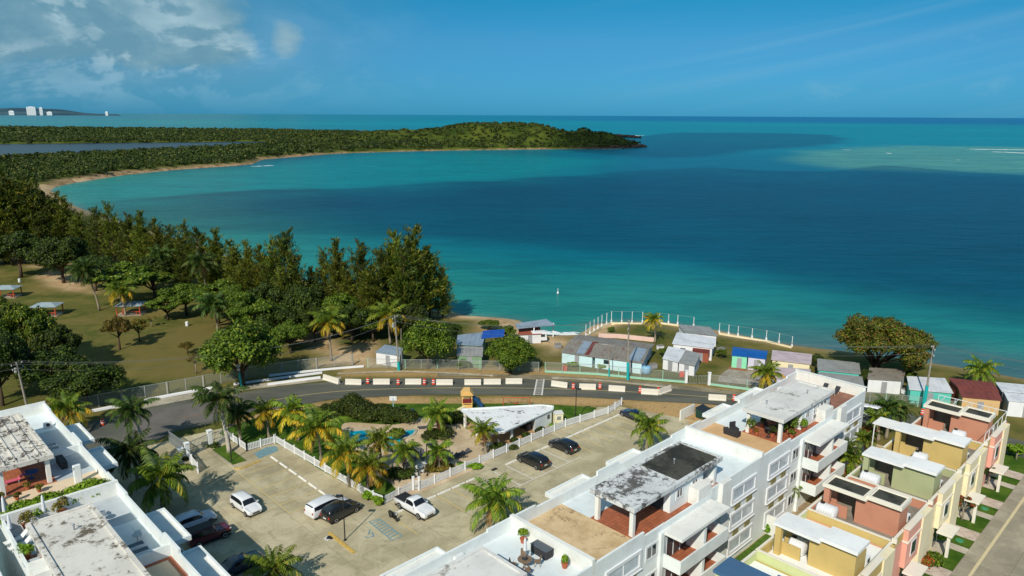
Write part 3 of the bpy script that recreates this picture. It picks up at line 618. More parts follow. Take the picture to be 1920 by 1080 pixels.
def pool(pts, mat, label, name='swimming_pool'):
    c = curve(pts+[pts[0]], 5)[:-1]; q = [P(x, y, 0.06) for x, y in c]
    t = thing(name, label, 'pool', (sum(p.x for p in q)/len(q), sum(p.y for p in q)/len(q), 0.05)); o = t.location
    a = MB(); a.add([(p.x-o.x, p.y-o.y, 0.03) for p in q], [tuple(range(len(q)))]); a.build('water', mat, t, norm=False)
    b = MB(); n = len(q); v = []
    for i, p in enumerate(q):
        d = (q[(i+1) % n]-q[i-1]).normalized(); sx = Vector((-d.y, d.x, 0)); l = p-Vector((o.x, o.y, 0)); l.z = 0
        for r_, z_ in ((-.05, 0.0), (-.05, 0.10), (.35, 0.10), (.35, 0.0)): 
            s_ = l-sx*r_ if True else l; v.append((s_.x, s_.y, z_))
    b.add(v, [(4*i+j, 4*((i+1) % n)+j, 4*((i+1) % n)+j+1, 4*i+j+1) for i in range(n) for j in range(3)]); b.build('coping', M['walk'], t)
pool([(650, 808), (694, 806), (696, 822), (688, 828), (652, 828)], M['pool'], 'square deep-blue swimming pool behind the yellow palms')
pool([(706, 824), (722, 814), (745, 812), (762, 806), (782, 805), (776, 816), (758, 824), (752, 834), (730, 838), (712, 834)], M['pool'], 'curving turquoise pool arm shaded by palm fronds')
pool([(742, 836), (756, 834), (762, 842), (752, 850), (741, 846)], M['pool2'], 'small round pale-blue wading pool')
sheet('lawn', curve([(515, 830), (560, 850), (620, 880), (690, 925), (722, 942), (738, 930), (742, 916), (715, 895), (660, 875), (600, 845), (540, 825)], 2), 0.055, M['lawn'], edge=0.03)
# palm island by the gate, with kerb and faded paint
sheet('lawn', [(398, 843), (422, 834), (462, 863), (436, 871)], 0.06, M['lawn'], edge=0.06)
ribbon('kerb', [(398, 846), (436, 874), (441, 877)], 0.0, 0.22, M['walk'], hgt=0.12); ribbon('kerb', [(441, 878), (450, 880), (488, 865)], 0.0, 0.22, M['liney'], hgt=0.12)
sheet('painted_bay', [(476, 850), (500, 838), (518, 836), (522, 845), (486, 860)], 0.012, M['lineb'])
# bay lines
def line(a, b, mat, wd=0.11, z=0.012): ribbon('bay_line', [a, b], z, wd, mat)
def uv_of(x, y, z=0): p = P(x, y, z); return p.x*CS+p.y*SN, p.x*SN-p.y*CS
mb = MB(); mw = MB()
u0, v0 = uv_of(818, 928); u1, v1 = uv_of(948, 873); vr = (v0+v1)/2; st = (u1-u0)/5
def quad(mb_, ua, ub, va, vb, z): mb_.add([W(ua, va, z), W(ub, va, z), W(ub, vb, z), W(ua, vb, z)], [(0, 1, 2, 3)])
for k in range(-3, 16):
    u = u0+k*st
    if k in (-2, -1): continue
    quad(mw if 3 <= k <= 8 else mb, u-0.08, u+0.08, vr+0.25, vr+5.2, 0.010)
tag(mb.build('bay_lines', M['liney2'], norm=False), kind='structure'); tag(mw.build('bay_lines', M['linew'], norm=False), kind='structure')
quadm = MB(); quad(quadm, u0+3*st, u0+9*st, vr+5.2, vr+5.32, 0.011); tag(quadm.build('bay_lines', M['linew'], norm=False), kind='structure')
M['stop'] = flat('white_concrete', (0.74, 0.73, 0.68), 0.85, var=0.15)
def wheelstop(p, rz, lab):
    mb = MB(); mb.add([(-1.0, -.13, 0), (1.0, -.13, 0), (1.0, .13, 0), (-1.0, .13, 0), (-.96, -.07, .14), (.96, -.07, .14), (.96, .07, .14), (-.96, .07, .14)], [(0,1,2,3),(4,5,6,7),(0,1,5,4),(1,2,6,5),(2,3,7,6),(3,0,4,7)])
    o = mb.build('wheel_stop', M['stop']); o.location = p; o.rotation_euler = (0, 0, rz); return tag(o, lab, 'wheel stop', 'white wheel stops at the heads of the parking bays')
WS = wheelstop(W(u0+st*0.5, vr, 0.01), SA, 'white concrete wheel stop along the long picket fence by the palms')
for k in range(-3, 16):
    if k in (0, 3, 4): continue
    dup(WS, loc=W(u0+(k+0.5)*st, vr, 0.01), rz=SA)
ul, vl = uv_of(512, 862); ul2, vl2 = uv_of(610, 925); um = (ul+ul2)/2; sl = (vl2-vl)/5
for k in range(7): dup(WS, loc=W(um, vl+(k+0.0)*sl*0.99, 0.01), rz=SA-math.pi/2, label='white concrete wheel stop in the row facing the left picket fence')
mb = MB()
for k in range(0, 7): quad(mb, um-5.2, um-0.3, vl+(k-0.5)*sl-0.06, vl+(k-0.5)*sl+0.06, 0.010)
quad(mb, um-5.2, um-5.1, vl-0.5*sl, vl+5.5*sl, 0.011)
for k in range(1, 7): quad(mb, 19.2, 24.2, -76+k*2.6, -75.88+k*2.6, 0.010)
tag(mb.build('bay_lines', M['liney2'], norm=False), kind='structure')
# accessible bay: blue hatching and the wheelchair sign
mb = MB(); q = [P(x, y, 0.012) for x, y in ((692, 978), (712, 973), (754, 1005), (735, 1013))]
for a, b in ((0, 1), (1, 2), (2, 3), (3, 0)):
    d = (q[b]-q[a]).normalized(); n_ = Vector((-d.y, d.x, 0))*0.07; mb.add([q[a]-n_, q[b]-n_, q[b]+n_, q[a]+n_], [(0, 1, 2, 3)])
for k in range(1, 9):
    a = q[0].lerp(q[3], k/9); b = q[1].lerp(q[2], max(k-0.6, 0)/9); d = (b-a).normalized(); n_ = Vector((-d.y, d.x, 0))*0.09; a.z = b.z = 0.013; mb.add([a-n_, b-n_, b+n_, a+n_], [(0, 1, 2, 3)])
tag(mb.build('blue_hatching', M['lineb'], norm=False), kind='structure')
c0 = P(692, 1003, 0.013); mb = MB(); ang_ = [i/14*2*math.pi for i in range(15)]
for i in range(11):
    a, b = -2.6+i*0.42, -2.6+(i+1)*0.42; mb.add([c0+Vector((math.cos(a)*.42, math.sin(a)*.42, 0)), c0+Vector((math.cos(b)*.42, math.sin(b)*.42, 0)), c0+Vector((math.cos(b)*.55, math.sin(b)*.55, 0)), c0+Vector((math.cos(a)*.55, math.sin(a)*.55, 0))], [(0, 1, 2, 3)])
for a, b, wd in (((-.1, .1), (-.1, .75), .12), ((-.1, .15), (.4, .15), .12), ((.4, .15), (.55, -.4), .12), ((-.1, .45), (.3, .45), .1)):
    a = Vector(a+(0.001,))+c0; b = Vector(b+(0.001,))+c0; d = (b-a).normalized(); n_ = Vector((-d.y, d.x, 0))*wd/2; mb.add([a-n_, b-n_, b+n_, a+n_], [(0, 1, 2, 3)])
mb.add([c0+Vector((-.1+.13*math.cos(t), .9+.13*math.sin(t), 0)) for t in ang_[:-1]], [tuple(range(14))])
tag(mb.build('wheelchair_symbol', M['lineb'], norm=False), kind='structure')
ribbon('kerb', [(617, 1000), (664, 1037)], 0.0, 0.35, M['liney'], hgt=0.12)
sheet('concrete_patch', [(606, 1010), (614, 1004), (622, 1008), (614, 1015)], 0.02, M['linew'])
sheet('driveway', [(1290, 790), (1370, 775), (1480, 790), (1400, 812), (1300, 812)], 0.012, conc('sandy_ground', hexl(204, 172, 122), hexl(176, 146, 104)))
# ================================================================== trees and plants
M['trunk'] = flat('palm_bark', hexl(150, 138, 118), 0.95, var=0.35, sc=5); M['bark'] = flat('brown_bark', hexl(88, 70, 54), 0.95, var=0.4, sc=4); M['palebark'] = flat('pale_royal_palm_bark', hexl(190, 184, 170), 0.9, var=0.25, sc=3)
M['palm_g'] = leafmat('palm_fronds_green', hexl(61, 88, 21), hexl(126, 146, 42), hexl(169, 155, 53), wamt=0.06, trans=0.25)
M['palm_y'] = leafmat('palm_fronds_yellowing', hexl(110, 117, 25), hexl(194, 174, 45), hexl(221, 169, 38), wamt=0.2, trans=0.25)
M['palm_d'] = leafmat('palm_fronds_dark', hexl(29, 51, 17), hexl(79, 103, 36), hexl(117, 117, 51), wamt=0.06, trans=0.2)
M['deadf'] = leafmat('dry_fronds', hexl(110, 84, 46), hexl(160, 126, 74), None, trans=.1)
M['casu'] = leafmat('casuarina_needles', hexl(29, 44, 12), hexl(93, 108, 30), hexl(131, 113, 42), wamt=0.05, trans=0.25)
M['casu2'] = leafmat('casuarina_needles_light', hexl(40, 57, 15), hexl(118, 128, 36), hexl(147, 126, 45), wamt=0.05, trans=0.25)
M['leaf_d'] = leafmat('dark_broad_leaves', hexl(24, 38, 10), hexl(74, 92, 27), hexl(108, 119, 47), wamt=0.06, trans=0.2)
M['leaf_m'] = leafmat('green_broad_leaves', hexl(38, 61, 12), hexl(108, 131, 36), hexl(149, 153, 51), wamt=0.07, trans=0.25)
M['leaf_o'] = leafmat('olive_leaves', hexl(65, 67, 23), hexl(137, 128, 51), hexl(155, 108, 53), wamt=0.12, trans=0.25)
M['leaf_b'] = leafmat('bright_shrub_leaves', hexl(67, 103, 15), hexl(146, 178, 47), None, trans=0.25)
M['leaf_r'] = leafmat('mixed_red_leaves', hexl(79, 67, 21), hexl(146, 135, 53), hexl(169, 67, 32), wamt=0.25, trans=0.25)
def frond(rs, L, az, el0, droop, n=15, wid=0.55, yellow=0):
    """one feather frond: arched rib and two rows of drooping leaflets"""
    vs = []; fs = []; fm = []; d = np.array([math.cos(az), math.sin(az)]); sdir = np.array([-d[1], d[0], 0.0])
    pts = []; p = np.zeros(3); e = el0; bend = rs.uniform(-.45, .45)
    for i in range(n+1):
        pts.append(p.copy()); st = L/n; t = i/n
        azz = az+bend*t; p = p+st*np.array([math.cos(e)*math.cos(azz), math.cos(e)*math.sin(azz), math.sin(e)]); e -= droop/n*(0.5+1.3*t)
    pts = np.array(pts); w = 0.045
    for i in range(n):
        a, b = pts[i], pts[i+1]; k = len(vs); wa, wb = w*(1-i/n)+.01, w*(1-(i+1)/n)+.01
        vs += [a-sdir*wa, b-sdir*wb, b+sdir*wb, a+sdir*wa]; fs.append((k, k+1, k+2, k+3)); fm.append(0)
    for i in range(2, n+1):
        t = i/n
        for sub in (0, 0.5):
            if i == n and sub: continue
            q = pts[i] if sub == 0 else (pts[i]+pts[min(i+1, n)])/2
            tan = pts[min(i+1, n)]-pts[i-1]; tan /= np.linalg.norm(tan)+1e-9
            ll = L*0.26*math.sin(math.pi*(0.12+0.82*t))**0.7*rs.uniform(.8, 1.1)
            for sgn in (-1, 1):
                dn = rs.uniform(.35, .95)
                dv = sdir*sgn*0.8+tan*0.55+np.array([0, 0, -dn]); dv /= np.linalg.norm(dv)
                wv = tan*ll*0.12; k = len(vs)
                tip = q+dv*ll+np.array([0, 0, -0.12*ll]); midp = q+dv*ll*0.5+wv*0.3
                vs += [q-wv*0.4, midp-wv, tip, midp+wv]; fs.append((k, k+1, k+2, k+3)); fm.append(0)
    return vs, fs
def palm(name, label, H, cr, seed, mat, lean=0.0, laz=0.0, nf=20, bark=None, wig=0.5, royal=False, dead=2, group=None):
    rs = np.random.RandomState(seed); t = thing(name, label, 'palm tree', group=group)
    tr = MB(); pts = []; rad = []; n = 9
    for i in range(n+1):
        s = i/n; off = lean*H*(s**1.7); pts.append((math.cos(laz)*off+wig*0.12*math.sin(s*4+seed), math.sin(laz)*off, H*s)); rad.append((0.24 if royal else 0.17)*(1.25-0.5*s)+(0.10*(1-s)**6))
    tr.tube(pts, rad, 8); tr.build('trunk', bark or M['trunk'], t, smooth=True)
    if royal:
        g = MB(); top = Vector(pts[-1]); g.tube([top-Vector((0, 0, .3)), top+Vector((0, 0, 1.0))], [.19, .10], 8); g.build('crownshaft', flat('green_crownshaft', hexl(96, 128, 60), 0.7), t, smooth=True)
    V = []; F = []; 
    for k in range(nf):
        az = k*2.39996+rs.uniform(-.2, .2); s = k/nf
        el0 = 1.35-1.65*s+rs.uniform(-.12, .12); L = cr*rs.uniform(.78, 1.16)*(0.85 if s < .15 else 1); v, f = frond(rs, L, az, el0, rs.uniform(1.3, 1.9)*(0.75+0.4*s))
        nV = len(V); V += v; F += [tuple(a+nV for a in q) for q in f]
    base = np.array(pts[-1])+np.array([0, 0, .95 if royal else .1]); V = np.array(V)+base
    obj('crown', npmesh('crown', V, F, mat), t)
    if dead and not royal:
        Vd = []; Fd = []
        for k in range(3 + seed % 3):
            v, f = frond(rs, cr*.72, k*2.1+seed, -0.75-0.2*rs.rand(), .9, n=10); nV = len(Vd); Vd += v; Fd += [tuple(a+nV for a in q) for q in f]
        obj('dead_fronds', npmesh('dead_fronds', np.array(Vd)+np.array([base[0], base[1], base[2]-.15]), Fd, M['deadf']), t)
    if dead and not royal:
        c = MB(); 
        for k in range(7):
            a = k*0.9; bm_c = (base[0]+.28*math.cos(a), base[1]+.28*math.sin(a), base[2]-.25-.1*(k % 2)); c.lathe([(0.02, -.14), (.12, -.06), (.13, .05), (.03, .14)], 7, None, bm_c)
        c.build('coconuts', flat('coconut_husk', hexl(150, 112, 44), 0.7), t, smooth=True)
    return t
def quads(rs, pos, nrm, size, asp=0.62):
    a = np.cross(nrm, rs.normal(size=pos.shape)); a /= np.linalg.norm(a, axis=1)[:, None]+1e-9; b = np.cross(nrm, a)
    s = size[:, None]; v = np.stack([pos-a*s, pos-b*s*asp, pos+a*s, pos+b*s*asp], 1).reshape(-1, 3); return v, np.arange(len(v)).reshape(-1, 4)
def broad(name, label, H, rad, seed, mat, trunk_h=0.35, lobes=22, leaves=9000, size=0.22, flatness=0.75, trunks=1, cat='tree', gap=0.0, bark=None, group=None, lump=0.34):
    """spreading tree: tapered limbs, leaf clumps at their ends"""
    rs = np.random.RandomState(seed); t = thing(name, label, cat, group=group); tm = MB()
    th = H*trunk_h; cz = th+(H-th)*0.5; ch = (H-th)*0.5; cs = []
    for k in range(lobes):
        d = rs.normal(size=3); d[2] = abs(d[2])*0.9-0.25; d /= np.linalg.norm(d); r_ = rs.uniform(.50, 0.82)
        cs.append((d[0]*rad*r_, d[1]*rad*r_, cz-ch*0.15+d[2]*ch*r_*1.05, rad*lump*rs.uniform(.7, 1.2)))
    for j in range(trunks):
        o = (rs.normal(size=2)*0.5*(trunks > 1)); tr = max(0.10, rad*0.055)/math.sqrt(trunks)
        tm.tube([(o[0], o[1], -.1), (o[0]*1.2+rs.normal()*.1, o[1]*1.2, th*.6), (o[0]*1.5, o[1]*1.5, th*1.15)], [tr*1.3, tr, tr*.8], 8)
        for c in cs[j::trunks][:12]: 
            mid = Vector((c[0]*.45+o[0], c[1]*.45+o[1], th+(c[2]-th)*.45)); tm.tube([(o[0]*1.5, o[1]*1.5, th*.95), mid, (c[0], c[1], c[2])], [tr*.55, tr*.35, tr*.1], 5)
    tm.build('trunk', bark or M['bark'], t, smooth=True)
    w = np.array([c[3]**2 for c in cs]); idx = rs.choice(len(cs), leaves, p=w/w.sum()); C = np.array(cs)[idx]
    d = rs.normal(size=(leaves, 3)); d[:, 2] = d[:, 2]*0.9+0.15; d /= np.linalg.norm(d, axis=1)[:, None]
    # each clump is itself lumpy
    k = 0.80+0.26*np.sin(d[:, 0]*6+C[:, 0]*3)*np.sin(d[:, 1]*6+C[:, 1]*3+d[:, 2]*4)
    pos = C[:, :3]+d*(C[:, 3]*k*(0.66+0.38*rs.rand(leaves)))[:, None]*np.array([1, 1, flatness])
    nrm = d*0.9+rs.normal(size=d.shape)*0.5+np.array([0, 0, .35]); nrm /= np.linalg.norm(nrm, axis=1)[:, None]
    v, f = quads(rs, pos, nrm, size*(0.6+0.8*rs.rand(leaves))); obj('crown', npmesh('crown', v, f, mat), t)
    return t
def casuarina(name, label, H, rad, seed, mat, group=None):
    rs = np.random.RandomState(seed); t = thing(name, label, 'tree', group=group); tm = MB(); P_ = []; D_ = []; S_ = []
    stems = [(0, 0, 1.0)]+[(rs.uniform(-1, 1)*rad*.35, rs.uniform(-1, 1)*rad*.35, rs.uniform(.68, .92)) for _ in range(rs.randint(1, 4))]
    for sx, sy, sh in stems:
        h = H*sh; tm.tube([(sx*.3, sy*.3, -.1), (sx*.6, sy*.6, h*.3), (sx, sy, h*.97)], [.26*sh, .19*sh, .02], 6); nb = int(62*sh)
        for b in range(nb):
            u = 0.10+0.90*(b+rs.rand())/nb; z = h*u; L = rad*(0.30+0.95*(1-u)**0.65)*rs.uniform(.55, 1.2)*(0.7 if u < .2 else 1); az = rs.uniform(0, 6.283); el_ = rs.uniform(.15, .75)+0.35*u
            o = np.array([sx*(.6+.4*u), sy*(.6+.4*u), z]); dr = np.array([math.cos(az)*math.cos(el_), math.sin(az)*math.cos(el_), math.sin(el_)])
            if L > 1.5: tm.tube([o, o+dr*L*.85], [.05, .012], 4, cap=False)
            m = int(13+L*9); s = rs.uniform(.22, 1.05, m); q = o+dr*L*s[:, None]+rs.normal(size=(m, 3))*(0.10+0.13*L*(1-np.abs(s-.6)))[:, None]*0.75
            dd = dr*0.9+rs.normal(size=(m, 3))*0.45+np.array([0, 0, .25]); dd /= np.linalg.norm(dd, axis=1)[:, None]
            P_.append(q); D_.append(dd); S_.append(rs.uniform(.28, .62, m))
    tm.build('trunk', M['bark'], t, smooth=True); P_ = np.concatenate(P_); D_ = np.concatenate(D_); S_ = np.concatenate(S_)[:, None]
    sd_ = np.cross(D_, rs.normal(size=P_.shape)); sd_ /= np.linalg.norm(sd_, axis=1)[:, None]
    v = np.stack([P_-D_*S_, P_-sd_*S_*.20, P_+D_*S_, P_+sd_*S_*.20], 1).reshape(-1, 3)
    obj('crown', npmesh('crown', v, np.arange(len(v)).reshape(-1, 4), mat), t); return t
def shrub(name, label, rx, ry, h, seed, mat, leaves=1500, size=0.11, cat='shrub', z0=0.0, lob=7, group=None):
    rs = np.random.RandomState(seed); idx = rs.randint(0, lob, leaves); c = np.stack([rs.uniform(-.5, .5, lob)*rx*1.2, rs.uniform(-.5, .5, lob)*ry*1.2, rs.uniform(.35, .6, lob)*h], 1)
    d = rs.normal(size=(leaves, 3)); d[:, 2] = np.abs(d[:, 2])-.3*rs.rand(leaves); d /= np.linalg.norm(d, axis=1)[:, None]
    pos = c[idx]+d*np.array([min(rx*.55, ry*.9), min(ry*.55, rx*.9), h*.5])*(0.75+.3*rs.rand(leaves))[:, None]; pos[:, 2] = np.maximum(pos[:, 2], .03)+z0
    nrm = d+rs.normal(size=d.shape)*.5; nrm /= np.linalg.norm(nrm, axis=1)[:, None]; v, f = quads(rs, pos, nrm, size*(.6+.8*rs.rand(leaves)))
    core = MB(); 
    me = npmesh(name, v, f, mat); o = obj(name, me); return tag(o, label, cat, group)
def hide_protos():
    pass
def place(t, p, rz=0.0, s=1.0, label=None):
    t.location = p; t.rotation_euler = (0, 0, rz); t.scale = s if hasattr(s, '__len__') else (s,)*3
    if label: t['label'] = label
    return t
def use(proto, p, rz=0.0, s=1.0, label=None):
    """first call moves the tree itself, later calls copy it with its parts"""
    if not proto.get('_used'):
        proto['_used'] = 1; return place(proto, p, rz, s, label)
    c = dup(proto, p, rz, label, scale=s); return c
GP = 'palm trees of the garden and car park'
# (crown px, base px, kind, size, label) ; heights come from the base and the crown in the photo
PALMS = [
 ((250, 782), (272, 850), 'royal', 3.6, 'tall dark royal palm leftmost of the row by the road, above the white-roofed block'),
 ((246, 848), (258, 905), 'dark', 4.2, 'dark coconut palm between the royal palm and the big drooping palm beside the left block'),
 ((300, 900), (306, 965), 'green', 4.8, 'big coconut palm with broad drooping crown beside the left block, shading parked cars'),
 ((412, 762), (430, 848), 'royal', 3.9, 'tall dark royal palm on the small grass island beside the gate'),
 ((442, 776), (452, 826), 'dark', 3.2, 'smaller dark palm just right of the tall palm at the gate'),
 ((495, 772), (506, 822), 'yellow', 3.1, 'slim yellow-green palm standing on the lawn nearest the gate'),
 ((548, 772), (560, 826), 'yellow', 3.3, 'yellowing palm second from the gate on the garden lawn'),
 ((594, 804), (602, 868), 'yellow', 4.3, 'largest yellow palm in the garden, left of the square pool'),
 ((646, 850), (656, 912), 'yellow', 3.5, 'yellow palm with hanging fronds inside the corner of the left picket fence'),
 ((712, 826), (716, 884), 'mix', 3.0, 'palm standing in front of the square pool'),
 ((690, 874), (690, 922), 'yellow', 3.3, 'low yellow palm nearest the fence corner by the white van'),
 ((758, 846), (760, 893), 'green', 2.6, 'green palm on the paved deck between the pool and the lamp'),
 ((819, 776), (822, 815), 'green', 3.1, 'green palm rising from the round shrub bed behind the deck chairs'),
 ((821, 848), (823, 884), 'light', 2.6, 'small pale green palm in the round bed near the long fence'),
 ((906, 808), (910, 852), 'mixl', 2.5, 'young yellow-green palm at the open corner of the triangular pavilion'),
 ((927, 936), (934, 985), 'green', 4.3, 'wide coconut palm beside the long white block, in front of empty bays'),
 ((1216, 802), (1212, 850), 'green', 3.2, 'bushy palm against the block beside the dark blue saloon'),
 ((126, 768), (132, 812), 'mix', 3.8, 'yellow-fronded palm at the road behind the far end of the left block'),
 ((515, 1068), (520, 1110), 'light', 3.2, 'palm whose crown just rises over the bottom edge of the car park'),
 ((1226, 600), (1228, 642), 'yellow', 2.8, 'bright yellow palm on the fenced lawn by the sea wall'),
 ((1437, 700), (1440, 742), 'mix', 3.3, 'bushy yellow-green palm in front of the patio of the blue-roofed hut'),
 ((1840, 693), (1838, 728), 'green', 3.4, 'palm on the beach behind the red-roofed house'),
 ((160, 505), (186, 582), 'dark', 5.0, 'leaning tall palm on the park lawn right of the shelters'),
 ((226, 546), (236, 592), 'mix', 4.6, 'yellowish palm beside the third park shelter'),
 ((222, 426), (226, 490), 'dark', 3.4, 'thin tall palm rising through the pines behind the park'),
 ((378, 492), (388, 560), 'dark', 5.0, 'dark palm among the seaside trees above the sandy clearing'),
 ((400, 572), (408, 622), 'dark', 4.6, 'palm beside the round glossy tree in the park'),
 ((300, 478), (306, 540), 'dark', 4.4, 'palm half hidden in the pines left of the sandy clearing'),
 ((618, 603), (621, 676), 'mix', 4.3, 'palm at the sandy path behind the park fence'),
 ((726, 590), (732, 645), 'mix', 5.0, 'large palm left of the tall utility pole with transformer'),
 ((568, 548), (572, 600), 'dark', 4.0, 'palm in front of the pines at the middle of the wood'),
 ((1666, 766), (1662, 822), 'dark', 2.9, 'taller palm of the clump beside the end of the long block'),
 ((1688, 772), (1684, 820), 'dark', 2.5, 'right palm of the clump beside the end of the long block'),
 ((1645, 784), (1646, 826), 'green', 2.2, 'left low palm of the clump by the parked white van'),
 ((1582, 842), (1580, 896), 'dark', 2.6, 'leafy palm in the yard below the far balconies'),
 ((1620, 822), (1624, 872), 'green', 2.1, 'slim palm in the yard right of the far balconies'),
 ((1486, 916), (1482, 955), 'green', 1.3, 'tiny palm in the yard against the framed windows'),
 ((1596, 862), (1594, 905), 'green', 2.0, 'short palm right behind the olive house'),
]
rsp = np.random.RandomState(4)
MK = {'royal': 'palm_d', 'dark': 'palm_d', 'green': 'palm_g', 'yellow': 'palm_y', 'mix': 'palm_y', 'light': 'palm_g', 'mixl': 'palm_y'}
for i, (c, b, kind, cr, lab) in enumerate(PALMS):
    p = P(*b, 0.0); h = max(height_at(p, c[1]), 1.2); 
    tx = pix(p.x, p.y, h)[0]; lean = (c[0]-tx)/FPX*math.hypot(p.y, 45-h)
    t = palm('royal_palm' if kind == 'royal' else 'coconut_palm', lab, h, cr, 100+i, M[MK[kind]], lean=abs(lean)/h, laz=0 if lean > 0 else math.pi, nf=24 if kind in ('royal', 'dark') else 22, royal=(kind == 'royal'), bark=M['palebark'] if kind == 'royal' else None, wig=0.5)
    if kind in ('mix', 'yellow', 'mixl'):           # upper fronds still green
        me = t.children[1].data if t.children[1].name.startswith('crown') else [q for q in t.children if q.name.startswith('crown')][0].data
        me.materials.append(M['palm_g']); n = len(me.polygons); me.polygons.foreach_set('material_index', [1 if k < n*{'mix': .62, 'mixl': .7, 'yellow': .42}[kind] else 0 for k in range(n)])
    t.location = p
# ---- the seaside wood of casuarinas: every tree stands on its own
CP = [casuarina('casuarina_tree', '', 18, 4.6, 200+k, M['casu'] if k % 2 else M['casu2']) for k in range(5)]
rows = [  # (base px x, base y, top y, width factor)
 (640, 610, 452, 0.9), (680, 612, 455, .9), (612, 600, 470, .8), (716, 612, 470, 1.0), (742, 606, 438, 1.05), (778, 604, 428, 1.1), (806, 600, 462, 1.1), (830, 598, 500, 1.0), (760, 620, 470, 1.1), (700, 625, 500, 1.1), (655, 618, 505, 1.0),
 (545, 600, 434, .95), (520, 590, 450, .9), (560, 612, 480, 1.0), (495, 585, 462, .95), (470, 575, 455, .9), (590, 604, 500, .8), (535, 618, 505, 1.0), (505, 600, 500, 1.0),
 (440, 560, 452, 1.1), (410, 548, 432, 1.1), (380, 545, 428, 1.1), (355, 535, 420, 1.1), (330, 530, 425, 1.0), (300, 520, 412, 1.0), (275, 512, 398, 1.0), (250, 508, 402, 1.0), (215, 500, 384, .9), (190, 498, 392, 1.0),
 (160, 495, 400, 1.1), (130, 488, 372, 1.2), (100, 488, 360, 1.2), (70, 490, 345, 1.3), (40, 492, 340, 1.3), (10, 494, 330, 1.3), (-25, 500, 330, 1.3), (85, 500, 400, 1.1), (25, 500, 395, 1.1), (345, 548, 462, 1.0), (455, 590, 500, 1.0),
 (115, 460, 362, 1.0), (60, 450, 332, 1.1), (20, 440, 318, 1.1), (-20, 440, 312, 1.1), (240, 470, 420, .9), (320, 500, 440, .9), (0, 415, 322, 1.0), (45, 412, 330, 0.9), (75, 400, 338, .8)]
LABC = ['one of the dark feathery pines crowding the left edge of the picture behind the park', 'one of the feathery pines in the low middle stretch of the seaside wood', 'one of the tall feathery pines at the right end of the wood against the water', 'one of the feathery pines around the sandy clearing in the wood']
GRC = ['dark pines at the left edge behind the park', 'pines in the middle stretch of the seaside wood', 'tall pines at the right end of the wood', 'pines around the sandy clearing']
for i, (x, yb, yt, wf) in enumerate(rows):
    p = P(x, yb, -0.3 if yb > 440 else -0.5); h = height_at(p, yt); k = 0 if x < 150 else (3 if x < 460 else (1 if x < 600 else 2)); s = h/18
    t = use(CP[i % 5], p, rsp.uniform(0, 6.28), (s*wf*0.85+0.12, s*wf*0.85+0.12, s), LABC[k]); t['group'] = GRC[k]
